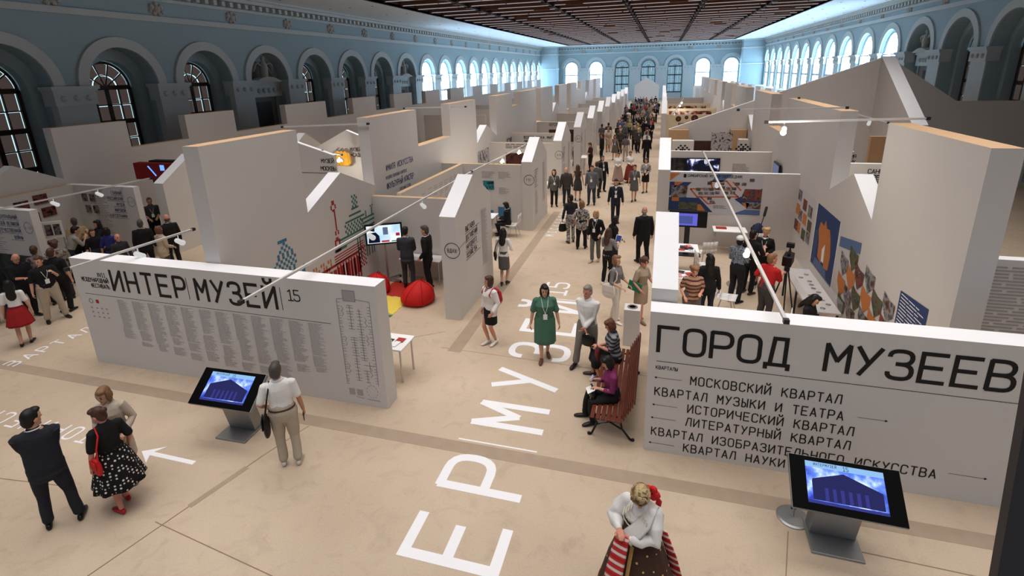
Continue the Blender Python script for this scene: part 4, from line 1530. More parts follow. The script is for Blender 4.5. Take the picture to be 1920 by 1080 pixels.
# quarter on the far right with its own gables and blocks
for k, (pa, pk_, pb, yy, lb) in enumerate((((1360, 172), (1378, 162), (1412, 178), 58, 'grey gabled wall in the far right quarter below the last windows'),)):
    A, P_, B = at_y(*pa, yy), at_y(*pk_, yy), at_y(*pb, yy)
    wall_x('gabled_wall', 0, 0, yy, yy+.3, 0, lb, poly=[(A.x, 0), (B.x, 0), (B.x, B.z), (P_.x, P_.z), (A.x, A.z)], top=2)
for k in range(9):
    yy = 40+k*6.2
    wall_y('quarter_wall', [(yy, 0), (yy+3.4, 0), (yy+3.4, 3.4), (yy, 3.4)], 10.5, 10.9, 'white panel wall in the far right quarter', 'panel walls in the far right quarter')
    if k < 6:
        wall_x('quarter_wall', -19, -13.6, yy, yy+.2, 2.5, 'white cross panel in the historical quarter, far left', 'cross panels in the historical quarter')
for k in range(5):
    yy = 64+k*8
    wall_x('quarter_wall', 5, 16, yy, yy+.2, 2.6, 'white cross panel far down the right quarter', 'cross panels in the far right quarter')
# text wall at the right edge, and the lettered wall seen through the gap
ew = wall_x('text_wall', 4.95, 8.5, 10.2, 10.4, 2.5, 'white wall of dense grey print at the right edge behind the title wall', top=2)
m = MB()
lines(m, Vector((0, 10.195, 0)), RX, RZ, 5.5, 7.6, .3, 2.35, .062, .026, rr, .15)
on(ew, m, 'text_column', M_GREYINK)
pwl = at_y(1568, 312, 19.5)
gwl = wall_x('text_wall', 5.0, 9.0, 19.5, 19.7, 2.55, 'white wall with underlined lettering seen through the gap in the right skyline', top=2)
m = MB()
for q, s in enumerate(('САНКТ-', 'ПЕТЕРБУРГСКИЙ', 'ГОСУДАРСТВЕННЫЙ')):
    a = at_y((1627, 1606, 1595)[q], (325, 336, 346)[q], 19.49)
    text(m, s, a, RX, RZ, .14, .115, stroke=.16)
    m.quad(a-RZ*.06, a-RZ*.06+RX*len(s)*.115, a-RZ*.045+RX*len(s)*.115, a-RZ*.045)
on(gwl, m, 'name_lettering', M_INK)
a = at_y(1576, 284, 22.5)
b_ = at_y(1599, 305, 22.5)
cu = wall_x('lectern_panel', a.x, b_.x, 22.5, 22.6, a.z, 'white lettered panel in front of a visitor, seen through the gap', top=2)
m = MB()
for q, s in enumerate(('ЦИАЦИЯ', 'АЛЬНЫХ', 'МУЗЕЕВ')):
    text(m, s, Vector((a.x+.03, 22.49, a.z-.24-q*.21)), RX, RZ, .12, .088, stroke=.18)
    m.quad((a.x+.03, 22.49, a.z-.28-q*.21), (b_.x, 22.49, a.z-.28-q*.21), (b_.x, 22.49, a.z-.265-q*.21), (a.x+.03, 22.49, a.z-.265-q*.21))
on(cu, m, 'lettering', M_INK)
a, b_ = at_y(1634, 256, 24.0), at_y(1660, 300, 24.0)
m = MB()
m.box(a.x, 24, 0, b_.x+.6, 24.2, a.z)
tag(m.build('doorway_panel', mat('tan_panel', (196, 158, 118), .85), None, (a.x, 24, 0)), 'tan panel seen through the gap in the right skyline wall', 'panel')
a = at_x(1893, 223, 16.8)
ex_ = empty('exit_lamp', tuple(a), 0, 'small green exit lamp glowing on the dark right hall wall', 'lamp')
m = MB()
m.box(-.1, -.35, -.12, .2, .35, .12)
m.build('housing', M_BLACK, ex_)
m = MB()
m.box(-.12, -.2, -.08, -.1, .2, .08)
m.build('lit_panel', mat('green_lit_panel', (120, 255, 170), emit=4), ex_)
# dark rail post close to the camera
pa, pb = at_y(1926, 712, 1.3), at_y(1856, 1112, 1.3)
d_ = (pa-pb)
m = MB()
r_ = Vector((d_.z, 0, -d_.x)).normalized()
c_ = pb-d_*6+r_*.11
m.bar(c_, pa+d_*1.5+r_*.11, .22, .03, up=(0, 1, 0))
tag(m.build('handrail_post', mat('dark_painted_post', (66, 62, 64), .6), None, tuple(c_)), 'dark slanting rail post at the right edge, close to the viewer', 'post')

# ================================================================== floor lettering
def floor_word(name, label, items, group='white floor lettering'):
    """items (text, x, y, u, v, h, pitch, w, stroke)"""
    m = MB()
    for s, o, u, v, h, p, w_, st in items:
        text(m, s, Vector((o[0], o[1], .0025)), u, v, h, p, w=w_, stroke=st)
    o0 = items[0][1]
    o = m.build(name, M_FLOORWHITE, None, (o0[0], o0[1], 0.0))
    return tag(o, label, 'floor lettering', group)


floor_word('floor_lettering', 'white floor word with five letters, nearest to the viewer on the main aisle', [('ИНТЕР', (-1.66, 1.0, 0), RY, -RX, 1.2, 1.165, .5, .12)])
floor_word('floor_lettering', 'white floor word with five letters, under the woman in the green dress', [('МУЗЕЙ', (-1.66, 7.1, 0), RY, -RX, 1.2, 1.13, .46, .12)])
floor_word('floor_lettering', 'white floor number fifteen, beyond the woman in the green dress', [('15', (-2.24, 12.55, 0), RY, -RX, .6, .5, .6, .12)])
for k, (yy, lb) in enumerate(((6.63, 'thin white floor stroke between the two words of the main aisle'), (12.33, 'thin white floor stroke before the number fifteen'))):
    m = MB()
    m.box(-2.95, yy-.014, 0, -1.62, yy+.014, .002)
    tag(m.build('floor_stroke', M_FLOORWHITE, None, (-2.3, yy, 0)), lb, 'floor lettering')
floor_word('floor_lettering', 'small white floor word running along the left fins of the main aisle', [('МОСКОВСКИЙ', (-3.55, 17.6, 0), RY, -RX, .3, .42, .5, .13)])
w1 = [('ИСТОРИЧЕСК', (-8.4, 5.3, 0), -RX, -RY, .3, .34, .6, .12)]
floor_word('floor_lettering', 'white floor word curving off to the left behind the man in the dark suit', w1)
floor_word('floor_lettering', 'white floor word running up past the left end of the title wall', [('ВАРТАЛ', (-13.15, 6.45, 0), RY, -RX, .3, .31, .6, .12)])
m = MB()
m.box(-7.62, 5.05, 0, -6.82, 5.13, .0025)
m.quad((-7.9, 5.09, .0025), (-7.58, 4.9, .0025), (-7.68, 5.05, .0025))
m.quad((-7.9, 5.09, .0025), (-7.68, 5.13, .0025), (-7.58, 5.28, .0025))
m.quad((-7.9, 5.09, .0025), (-7.68, 5.05, .0025), (-7.62, 5.05, .0025), (-7.62, 5.13, .0025), (-7.68, 5.13, .0025))
tag(m.build('floor_arrow', M_FLOORWHITE, None, (-7.3, 5.09, 0)), 'white floor arrow pointing left beside the women', 'floor arrow')

# ================================================================== furniture
def kiosk(loc, rz, label):
    k = empty('touchscreen_kiosk', loc, rz, label, 'kiosk')
    m = MB()
    m.prism([(-.28, 0), (.30, 0), (.30, .035), (-.28, .035)], 'x', -.29, .29)
    m.build('base_plate', M_STEEL, k, bevel=.006)
    m = MB()
    m.prism([(.02, .035), (.22, .035), (.06, .84), (-.12, .74)], 'x', -.26, .26)
    m.build('pedestal', M_STEEL, k, bevel=.006)
    # tilted screen, reader stands on the -y side
    c = Vector((0, -.10, .88))
    up = Vector((0, cos(radians(38)), sin(radians(38))))
    nn = Vector((0, -sin(radians(38)), cos(radians(38))))
    hw, hh = .60, .31
    m = MB()
    m.obox(c, RX*hw, up*hh, nn*.03)
    m.build('screen_housing', M_STEEL, k, bevel=.008)
    m = MB()
    m.obox(c+nn*.033, RX*(hw-.006), up*(hh-.006), nn*.004)
    g = m.build('bezel', mat('black_glass', (7, 7, 8), .5, spec=.04, var=0), k)
    m = MB()
    f = c+nn*.0385
    sw, sh = hw*.70, hh*.76
    o = f+up*.015

    def q(pts, cur, lift=0.0):
        m.cur = cur
        m.quad(*[o+RX*(p[0]*sw)+up*(p[1]*sh)+nn*lift for p in pts])
    q([(-1, -1), (1, -1), (1, 1), (-1, 1)], 0)
    q([(-1, .72), (1, .72), (1, 1), (-1, 1)], 1, .0006)
    q([(-.86, -.82), (.92, -.82), (.92, -.02), (.86, .02), (-.02, .60), (-.84, .16), (-.86, .05)], 2, .0008)
    for x in (-.5, -.3, -.1, .1, .3, .5):
        q([(x-.045, -.8), (x+.045, -.8), (x+.045, -.2), (x-.045, -.2)], 3, .001)
    q([(-1, -1), (1, -1), (1, -.86), (-1, -.86)], 3, .001)
    m.cur = 4
    text(m, 'ИНТЕРМУЗЕЙ', o+RX*(-.78*sw)+up*(.82*sh)+nn*.001, RX, up, .03, .026, w=.5, stroke=.14)
    text(m, '15', o+RX*(-.02*sw)+up*(.76*sh)+nn*.001, RX, up, .045, .034, w=.55, stroke=.13)
    m.build('screen_image', [KSKY, mat('lit_pale_blue', (150, 200, 250), emit=.8), mat('lit_deep_blue', (24, 28, 92), emit=.8), mat('lit_violet_blue', (48, 52, 140), emit=.8), mat('screen_ink', (30, 34, 60))], g)
    return k


KSKY = ramp_mat('lit_cloud_image', [(.32, (34, 52, 160)), (.5, (88, 122, 214)), (.66, (190, 214, 250))], 6, emit=.85, detail=4)
kA = kiosk((-6.66, 5.92, 0), radians(2), 'black touchscreen kiosk on a steel stand, in front of the left title wall')
kB = kiosk((2.36, 6.0, 0), radians(-1), 'black touchscreen kiosk on a steel stand, in front of the right title wall')

# posts with round foot beside the right kiosk
a = at_z(1486, 970)
st = empty('sign_stand', tuple(a), 0, 'slim stand with round steel foot and dark tilted panel, left of the right kiosk', 'stand')
m = MB()
m.lathe([(.2, 0), (.2, .012), (.17, .022), (.03, .03)], n=28)
m.build('foot', M_STEEL, st, smooth=False)
m = MB()
m.tube([(0, 0, .03), (0, .02, .5)], .018, 10)
m.build('pole', M_CHROME, st, smooth=True)
m = MB()
m.bar((.0, .02, .12), (-.03, .06, .62), .06, .02)
m.build('panel', M_DARK, st)

# bench
M_WOOD = mat('red_brown_bench_slat', (98, 42, 25), .42, var=.2, scale=10)
bn = empty('park_bench', (-.55, 8.25, 0), 0, 'red brown slatted park bench with black scrolled legs, backed to the right title wall', 'bench')
BL = 1.15
for k in range(6):
    m = MB()
    x = -.30+k*.085
    m.box(x, -BL, .42+(.015 if k in (0,) else 0)-(k*.004), x+.065, BL, .45-(k*.004))
    m.build('seat_slat', M_WOOD, bn, bevel=.006)
for k in range(6):
    m = MB()
    m.obox((.22+k*.032, 0, .49+k*.064), (.008, 0, .0035), (0, BL, 0), (-.012, 0, .026))
    m.build('back_slat', M_WOOD, bn, bevel=.005)
for s_ in (-1, 1):
    m = MB()
    y_ = s_*(BL-.15)
    m.tube([(-.32, y_, .0), (-.28, y_, .04), (-.2, y_, .25), (-.28, y_, .4), (0, y_, .42), (.18, y_, .4), (.3, y_, .6), (.38, y_, .80)], .018, 8)
    m.tube([(.16, y_, .4), (.2, y_, .2), (.33, y_, .03), (.38, y_, .0)], .018, 8)
    m.tube([(-.2, y_, .22), (0, y_, .3), (.18, y_, .2)], .014, 8)
    for x in (-.33, .38):
        m.ell((x, y_, .025), (.03, .03, .025))
    m.build('leg_frame', M_BLACK, bn, smooth=True)

# white pedestal by the fin
pd = empty('display_pedestal', (-.38, 10.45, 0), 0, 'white box pedestal with a round steel ring on top, behind the bench', 'pedestal')
m = MB()
m.box(-.17, -.17, 0, .17, .17, .86)
m.build('body', M_WHITE, pd, bevel=.006)
m = MB()
m.lathe([(.11, .86), (.11, .872), (.07, .872), (.07, .86)], n=24)
m.build('ring', M_STEEL, pd)

M_RED = mat('red_bean_bag_cloth', (196, 28, 26), .7, var=.12, scale=5)


def beanbag(loc, s, label, rz=0):
    o = empty('bean_bag', loc, rz, label, 'bean bag')
    m = MB()
    prof = [(.28, .01), (.40, .03), (.46, .12), (.44, .24), (.38, .36), (.28, .46), (.16, .54), (.07, .58), (.03, .60)]

    def wv(q, th, r):
        return r*s*(1+.035*sin(6*th+q*.8)+.05*cos(th-.6))
    n0 = len(m.v)
    m.lathe([(r, z*s) for r, z in prof], n=30, wave=wv)
    for i in range(n0, len(m.v)):
        x, y_, z = m.v[i]
        t = z/(.6*s)
        m.v[i] = (x+.10*s*t*t+.015*sin(9*z+x*7), y_+.05*s*t*t, z)
    m.build('cushion', M_RED, o, smooth=True)
    m = MB()
    for k in range(6):
        th = k*pi/3+.2
        pts = [(wv(q, th, r)*cos(th)*1.005+.10*s*(z/.6)**2, wv(q, th, r)*sin(th)*1.005+.05*s*(z/.6)**2, z*s+.004) for q, (r, z) in enumerate(prof)]
        m.tube(pts, .006, 5)
    m.tube([(.1*s, .05*s, .59*s), (.16*s, .08*s, .64*s), (.22*s, .06*s, .61*s)], .015, 6)
    m.build('seam', mat('dark_red_seam', (150, 18, 18)), o)
    return o


a = at_z(778, 570)
beanbag((a.x, a.y+.15, 0.0), 1.0, 'plump red bean bag on the aisle side of the play mat')
a = at_z(664, 512, .52)
beanbag((max(a.x-.05, -7.45), a.y, 0.0), .95, 'red bean bag below the pixel art, half hidden by the left title wall')
# play mats with toothed edges
M_MATS = {'red': mat('red_foam_mat', (186, 48, 38)), 'yellow': mat('yellow_foam_mat', (226, 200, 84)), 'green': mat('green_foam_mat', (52, 124, 60))}


def foam(x, y, s, col, label):
    m = MB()
    n = 8
    pts = []
    for (ax, ay), (bx_, by_) in zip(((0, 0), (1, 0), (1, 1), (0, 1)), ((1, 0), (1, 1), (0, 1), (0, 0))):
        nx, ny = (by_-ay), -(bx_-ax)
        for k in range(n):
            o_ = .012 if k % 2 else -.012
            for t in (k/n, (k+1)/n-.001):
                pts.append((x+s*(ax+(bx_-ax)*t)+nx*o_, y+s*(ay+(by_-ay)*t)+ny*o_))
    m.prism(pts, 'z', 0, .01)
    tag(m.build('foam_mat', M_MATS[col], None, (x, y, 0)), label, 'play mat')


foam(-7.25, 11.55, .95, 'red', 'red foam play mat tile behind the yellow tile')
foam(-7.2, 10.55, .95, 'yellow', 'yellow foam play mat tile between the red and the green')
foam(-7.2, 9.55, .95, 'green', 'green foam play mat tile nearest the title wall')


def table(loc, sx, sy, h, label, rz=0, mtop=None, cat='table', group=None):
    t = empty('folding_table', loc, rz, label, cat, group)
    m = MB()
    m.box(-sx/2, -sy/2, h-.03, sx/2, sy/2, h)
    m.build('tabletop', mtop or M_PAPER, t, bevel=.004)
    for a_ in (-1, 1):
        for b__ in (-1, 1):
            m = MB()
            m.tube([(a_*(sx/2-.06), b__*(sy/2-.06), 0.012), (a_*(sx/2-.06), b__*(sy/2-.06), h-.03)], .02, 8)
            m.build('leg', M_CHROME, t, smooth=True)
    return t


def papers(loc, sx, sy, n, seed, label, dark=.3):
    """loose leaflets lying on a table, one thing each"""
    rr = random.Random(seed)
    for k in range(n):
        m = MB()
        w_, h_ = rr.uniform(.1, .2), rr.uniform(.12, .22)
        a_ = rr.uniform(-.5, .5)
        c = (rr.uniform(-sx/2+.12, sx/2-.12), rr.uniform(-sy/2+.12, sy/2-.12), .003*k)
        m.obox((0, 0, .002), (w_/2*cos(a_), w_/2*sin(a_), 0), (-h_/2*sin(a_), h_/2*cos(a_), 0), (0, 0, .0015))
        mm = rr.choice([M_PAPER, M_PAPER, mat('red_leaflet', (170, 60, 56)), mat('dark_leaflet', (50, 54, 66)), mat('pink_leaflet', (214, 150, 150))])
        o = m.build('leaflet', mm)
        o.location = (loc[0]+c[0], loc[1]+c[1], loc[2]+c[2])
        tag(o, label, 'leaflet', label)


table((-6.4, 12.70, 0), 1.25, .5, .74, 'white table with chrome legs in front of the two men in suits', 0)
papers((-6.6, 12.65, .741), .9, .5, 4, 5, 'leaflet on the table in front of the two men in suits')
tb = at_z(752, 714)
table((tb.x-.18, tb.y+.2, 0), .6, .6, .74, 'white table with leaflets behind the right end of the left title wall')
papers((tb.x-.18, tb.y+.2, .741), .5, .5, 5, 8, 'leaflet on the table behind the left title wall')
# television on a rolling stand
tv = empty('television_stand', (-7.45, 12.5, 0), radians(28), 'flat television on a grey rolling stand beside the pixel art wall', 'television')
m = MB()
for a_ in (35, 145, 215, 325):
    p = Vector((cos(radians(a_))*.42, sin(radians(a_))*.42, .07))
    m.bar((0, 0, .09), p, .05, .04)
m.build('foot_frame', M_STEEL, tv)
for a_ in (35, 145, 215, 325):
    m = MB()
    m.tube([(cos(radians(a_))*.42-.012, sin(radians(a_))*.42, .035), (cos(radians(a_))*.42+.012, sin(radians(a_))*.42, .035)], .034, 10)
    m.build('castor', M_BLACK, tv)
m = MB()
m.bar((0, .03, .09), (0, .03, 1.5), .06, .04)
m.build('column', M_STEEL, tv)
m = MB()
m.box(-.52, -.05, 1.15, .52, .0, 1.77)
hs = m.build('housing', M_BLACK, tv, bevel=.01)
m = MB()


def tq(x0, z0, x1, z1, cur, d=0):
    m.cur = cur
    m.quad((x0, -.052-d, z0), (x1, -.052-d, z0), (x1, -.052-d, z1), (x0, -.052-d, z1))


tq(-.47, 1.20, .47, 1.72, 0)
m.cur = 1
m.quad(*[(x, -.053, z) for x, z in ((-.44, 1.22), (-.12, 1.22), (-.13, 1.42), (-.22, 1.53), (-.36, 1.52), (-.42, 1.36))])
m.quad(*[(x, -.053, z) for x, z in ((-.36, 1.58), (-.25, 1.55), (-.24, 1.66), (-.38, 1.67))])
tq(-.02, 1.44, .12, 1.66, 2, .001)
tq(-.08, 1.22, .14, 1.27, 3, .001)
tq(.33, 1.38, .44, 1.47, 3, .001)
tq(.2, 1.22, .45, 1.25, 4, .001)
m.build('screen_image', [ramp_mat('lit_pale_room', [(.4, (150, 205, 235)), (.6, (235, 248, 255))], 2, emit=.85), mat('lit_dark_navy', (14, 20, 60), emit=.4), mat('lit_grey_blue', (110, 130, 170), emit=.6), mat('lit_red', (200, 40, 60), emit=.7), mat('lit_green', (50, 140, 90), emit=.6)], hs)


def chair(loc, rz, label, col=(226, 224, 222), group=None):
    c = empty('shell_chair', loc, rz, label, 'chair', group)
    mm = mat('white_plastic_shell', col, .45)
    m = MB()
    n = 10
    for i in range(n):
        for j in range(6):
            pass
    prof = [(-.22, .45), (-.05, .435), (.14, .44), (.2, .48), (.23, .6), (.26, .84)]
    for k in range(len(prof)-1):
        (y0, z0), (y1, z1) = prof[k], prof[k+1]
        for q in range(4):
            xa, xb = -.22+.11*q, -.11+.11*q
            dz = lambda x: .10*x*x*4
            A = [(xa, y0-dz(xa)*.3, z0+dz(xa)*.35), (xb, y0-dz(xb)*.3, z0+dz(xb)*.35), (xb, y1-dz(xb)*.3, z1+dz(xb)*.35), (xa, y1-dz(xa)*.3, z1+dz(xa)*.35)]
            m.quad(*A)
    sh = m.build('seat_shell', mm, c, smooth=True)
    s_ = sh.modifiers.new('thick', 'SOLIDIFY')
    s_.thickness = .012
    for a_ in (-1, 1):
        for b__ in (-1, 1):
            m = MB()
            m.tube([(a_*.12, b__*.1, .43), (a_*.21, b__*.2, 0.011)], .011, 6)
            m.build('leg', M_CHROME, c, smooth=True)
    return c


# furniture of the near right booth
p = at_z(1385, 560)
tabs = at_z(1300, 520)
for (loc, rz, lb) in (((1.5, 15.6, 0), radians(200), 'white shell chair by the leaflet table, back to the poster wall'), ((1.4, 14.5, 0), radians(100), 'white shell chair beside the leaflet table, nearer one'), ((1.75, 12.4, 0), radians(75), 'white shell chair next to the woman with black hair'),):
    chair(loc, rz, lb)
table((.88, 15.1, 0), .72, .72, .72, 'white leaflet table behind the near right fin', 0)
papers((.88, 15.1, .721), .68, .68, 12, 21, 'leaflet on the table behind the near right fin')
table((.75, 12.95, 0), .6, .6, .72, 'white leaflet table beside the woman in the striped top', 0)
papers((.75, 12.95, .721), .55, .55, 8, 22, 'leaflet on the table beside the woman in the striped top')
table((2.3, 17.1, 0), 1.0, .6, .76, 'white table under the poster with a red folder', 0)
m = MB()
m.box(-.16, -.1, 0, .16, .1, .03)
o = m.build('folder', mat('red_folder', (170, 52, 44)))
o.location = (2.05, 17.15, .761)
tag(o, 'red folder lying on the white table under the poster', 'folder')
t = empty('display_screen', (.98, 16.55, 0), 0, 'black display screen with a violet blue picture under the poster', 'television')
m = MB()
m.box(-.57, -.06, .93, .57, .06, 1.46)
g = m.build('housing', M_BLACK, t, bevel=.01)
m = MB()
m.box(-.52, -.064, .99, .28, -.06, 1.38)
m.cur = 1
m.box(-.36, -.067, 1.05, .14, -.064, 1.3)
m.build('screen_image', [mat('lit_violet', (112, 112, 236), emit=.75), mat('lit_slate', (84, 96, 170), emit=.7)], g)
m = MB()
m.box(-.08, -.04, .02, .08, .04, .93)
m.box(-.45, -.2, 0, .45, .2, .02)
m.build('stand', M_DARK, t)
t = empty('rucksack', (3.1, 16.9, 0), radians(20), 'dark blue rucksack on a chair beside the white table', 'bag')
m = MB()
m.tube([(0, 0, .5), (0, 0, .7), (0, 0, .9), (0, .02, 1.0)], [(.22, .14), (.24, .16), (.2, .14), (.1, .08)], 12)
m.build('body', mat('dark_navy_cloth', (36, 44, 74)), t, smooth=True)
m = MB()
m.box(-.2, -.17, .55, .2, -.12, .78)
m.build('front_pocket', M_BLACK, t, bevel=.02)
m = MB()
m.tube([(-.08, .1, .98), (-.12, .2, .85), (-.1, .16, .6)], .018, 6)
m.tube([(.08, .1, .98), (.12, .2, .85), (.1, .16, .6)], .018, 6)
m.build('strap', M_BLACK, t)
chair((3.12, 16.8, 0), radians(185), 'white shell chair holding the dark blue rucksack')
# glass topped display table under the mural
t = empty('display_case', (3.55, 12.6, 0), 0, 'long display table with glass top and metal pieces under the photo mural', 'display case')
m = MB()
m.box(-.30, -1.3, .70, .30, 1.3, .74)
m.build('tabletop', M_WHITE, t)
m = MB()
m.box(-.30, -1.3, .74, .30, 1.3, .98)
m.build('glass', glassy('clear_case_glass', (190, 195, 200), .05, .14), t)
for a_ in (-1, 1):
    for b__ in (-1.2, 0, 1.2):
        m = MB()
        m.box(a_*.26-.02, b__-.02, 0, a_*.26+.02, b__+.02, .7)
        m.build('leg', M_DARK, t)
for k in range(10):
    m = MB()
    m.lathe([(.05, 0), (.055, .01), (.02, .018)], n=10)
    o = m.build('metal_exhibit', M_CHROME)
    o.location = (3.38+.34*rr.random(), 11.5+k*.22, .741)
    tag(o, 'small shiny metal piece in the display case', 'exhibit', 'metal pieces in the display case')
m = MB()
m.lathe([(.38, .0), (.38, .004)], (2.35, 14.3), 28)
tag(m.build('floor_disc', mat('grey_brown_floor_disc', (128, 116, 104), .8), None, (2.35, 14.3, 0)), 'round grey floor plate in the right booth', 'floor plate')
# table and chair of the seated visitor by the second left fin
table((-5.95, 17.35, 0), .6, .7, .74, 'white table in front of the seated visitor at the second left fin')
papers((-5.95, 17.35, .741), .6, .6, 4, 31, 'leaflet on the table of the seated visitor')
chair((-5.0, 17.35, 0), radians(-90), 'white shell chair under the seated visitor at the second left fin')
# white leaflet stands along the left fins
for k, (px, py, lb) in enumerate(((1021, 386, 'small white leaflet stand beside the woman in the cardigan'), (1095, 327, 'small white leaflet stand by the third fin'), (1108, 277, 'small white leaflet stand by the man at the fourth fin'), (1128, 264, 'small white leaflet stand past the fourth fin'))):
    a = at_z(px, py)
    s_ = empty('leaflet_stand', (a.x, a.y, 0), 0, lb, 'stand')
    m = MB()
    m.obox((0, 0, 1.02), (.16, 0, 0), (0, .12, .06), (0, -.006, .012))
    m.build('tray', M_PAPER, s_)
    m = MB()
    m.tube([(0, 0, .02), (0, 0, 1.0)], .02, 8)
    m.lathe([(.14, 0), (.14, .015), (.02, .02)], n=16)
    m.build('pole', M_STEEL, s_)
# ceiling-height spot rails over the booths
def rail(a, b_, lamps, label, lit=(), hang=0.0):
    a, b_ = Vector(a), Vector(b_)
    r = empty('spotlight_rail', tuple(a), 0, label, 'spotlight rail')
    d = b_-a
    m = MB()
    m.bar((0, 0, 0), d, .045, .04)
    m.build('track', M_RAIL, r)
    for k, t in enumerate(lamps):
        c = d*t
        m = MB()
        m.bar(c, c-RZ*.14, .012)
        m.tube([c-RZ*.12+Vector((0, -.05, 0)), c-RZ*.2+Vector((.02, .07, -.02))], [.05, .06], 10)
        h = m.build('spot_head', M_LAMPOFF if k not in lit else M_RAIL, r, smooth=True)
        if k in lit:
            m = MB()
            m.ell(c-RZ*.2+Vector((-.02, -.1, -.01)), (.055, .03, .055), 12, 8)
            m.build('lit_bulb', M_LAMP, h)
            L = bpy.data.lights.new('spot_glow', 'POINT')
            L.energy, L.color, L.shadow_soft_size = 40, (1, .93, .82), .1
            lo = bpy.data.objects.new('spot_glow', L)
            lo.location = tuple(a+c-RZ*.25+Vector((-.02, -.3, -.05)))
            COL.objects.link(lo)
    m = MB()
    for e in (Vector((0, 0, 0)), d):
        m.obox(e, (.035, 0, 0), (0, .035, 0), (0, 0, .03))
    m.build('end_cap', M_DARK, r)
    return r


def P3(px, py, z):
    return tuple(at_z(px, py, z))


rail(P3(452, 566, 2.62), P3(884, 322, 2.62), (.36, .62, .87), 'long spotlight rail above the television booth, from the left title wall to the second fin')
rail(P3(884, 322, 2.62), P3(986, 271, 2.62), (.5, .85), 'spotlight rail over the second left booth with bright lamps', lit=(0, 1))
rail(P3(125, 505, 2.62), P3(362, 430, 2.62), (.5, .85), 'spotlight rail reaching over the left end of the title wall')
rail(P3(-30, 398, 2.6), P3(282, 334, 2.6), (.35, .62), 'spotlight rail above the far left text walls')
rail(P3(1474, 602, 2.62), P3(1318, 283, 2.62), (.22, .62, .9), 'long spotlight rail above the near right booth, over the title wall', lit=(0,))
rail(tuple(at_y(690, 232, 13.15)), tuple(at_y(530, 238, 13.15)), (), 'bare rail bridging two blocks of the left skyline wall')
rail(tuple(at_y(873, 200, 19.4)), tuple(at_y(758, 203, 19.4)), (), 'bare rail at the window notch of the left skyline wall')
rail(tuple(at_y(1437, 229, 11.75)), tuple(at_y(1740, 222, 11.75)), (.12,), 'rail with a dazzling lamp crossing the right skyline wall', lit=(0,))
rail(tuple(at_y(1384, 206, 14.4)), tuple(at_y(1588, 202, 14.4)), (), 'bare rail along the second block of the right skyline wall')
rail(P3(1605, 337, 2.6), (5.1, 19.6, 2.58), (.4,), 'short rail with a lamp in front of the underlined lettering', lit=(0,))
rail((4.45, 19.9, 4.68), tuple(at_y(1665, 230, 19.9)), (.1, .8), 'thin rail seen through the gap in the right skyline wall')
rail(tuple(at_y(1262, 213, 37)), tuple(at_y(1282, 184, 50)), (.1, .3, .6, .8), 'spotlight rail above the painted wall on the right', lit=(2, 3))
rail(tuple(at_y(640, 290, 15.6)), tuple(at_y(604, 283, 14.0)), (.08,), 'short rail with the lamp that lights the yellow garments', lit=(0,))
# ================================================================== people
QUEUE = []


def queue_remesh(o, vx, smooth_it=2, cb=None, folds=0.0):
    r = o.modifiers.new('fuse', 'REMESH')
    r.mode = 'VOXEL'
    r.voxel_size = vx
    r.use_smooth_shade = True
    if smooth_it:
        s = o.modifiers.new('soften', 'SMOOTH')
        s.factor = 0.5
        s.iterations = smooth_it
    QUEUE.append((o, cb, folds))


def flush():
    bpy.context.view_layer.update()
    dg = bpy.context.evaluated_depsgraph_get()
    done = []
    for o, cb, folds in QUEUE:
        done.append((o, bpy.data.meshes.new_from_object(o.evaluated_get(dg)), cb, folds))
    for o, me, cb, folds in done:
        mats = [s.material for s in o.material_slots]
        o.modifiers.clear()
        o.data = me
        me.materials.clear()
        for m_ in mats:
            me.materials.append(m_)
        if folds:
            n_ = len(me.vertices)
            co = np.empty(n_*3, 'f')
            no = np.empty(n_*3, 'f')
            me.vertices.foreach_get('co', co)
            me.vertex_normals.foreach_get('vector', no)
            co, no = co.reshape(-1, 3), no.reshape(-1, 3)
            off = sum(map(ord, o.name)) % 97
            fac = np.array([noise.noise((p[0]*9+off, p[1]*9+3.1, p[2]*5+1.7)) for p in co.tolist()], 'f')
            co = co+no*(fac*folds)[:, None]
            me.vertices.foreach_set('co', co.ravel())
        me.polygons.foreach_set('use_smooth', [True]*len(me.polygons))
        if cb:
            cb(me)
        me.update()
    QUEUE.clear()


SKIN = {'a': mat('skin', (206, 158, 132), .55, var=.05, scale=14), 'b': mat('skin_tanned', (184, 134, 106), .55, var=.05, scale=14), 'c': mat('skin_flushed', (204, 142, 120), .55, var=.05, scale=14)}
M_EYE = mat('dark_eye', (38, 28, 24), .3, var=0)
M_LIP = mat('lips', (150, 78, 70), .5, var=0)
HAIRM = {'black': mat('black_hair', (24, 20, 19), .5, var=.2, scale=30), 'brown': mat('brown_hair', (74, 50, 38), .5, var=.2, scale=30), 'lightbrown': mat('light_brown_hair', (128, 92, 64), .5, var=.2, scale=30), 'blond': mat('blond_hair', (190, 156, 108), .5, var=.2, scale=30), 'grey': mat('grey_hair', (132, 124, 116), .5, var=.2, scale=30), 'auburn': mat('auburn_hair', (100, 60, 46), .5, var=.2, scale=30), 'darkgrey': mat('dark_grey_hair', (74, 68, 66), .5, var=.2, scale=30)}


def cl(name, rgb, var=.12):
    return mat(name+'_cloth', rgb, .85, var=var, scale=9)


def ik(a, b, l1, l2, hint):
    a, b = Vector(a), Vector(b)
    d = b-a
    L = d.length
    if L > (l1+l2)*.995:
        b = a+d*((l1+l2)*.995/L)
        d = b-a
        L = d.length
    x = (l1*l1-l2*l2+L*L)/(2*L)
    hgt = sqrt(max(0.0, l1*l1-x*x))
    n = Vector(hint)
    n = n-d.normalized()*n.dot(d.normalized())
    if n.length < 1e-6:
        n = Vector((0, 1, 0))
    return a+d.normalized()*x+n.normalized()*hgt, b


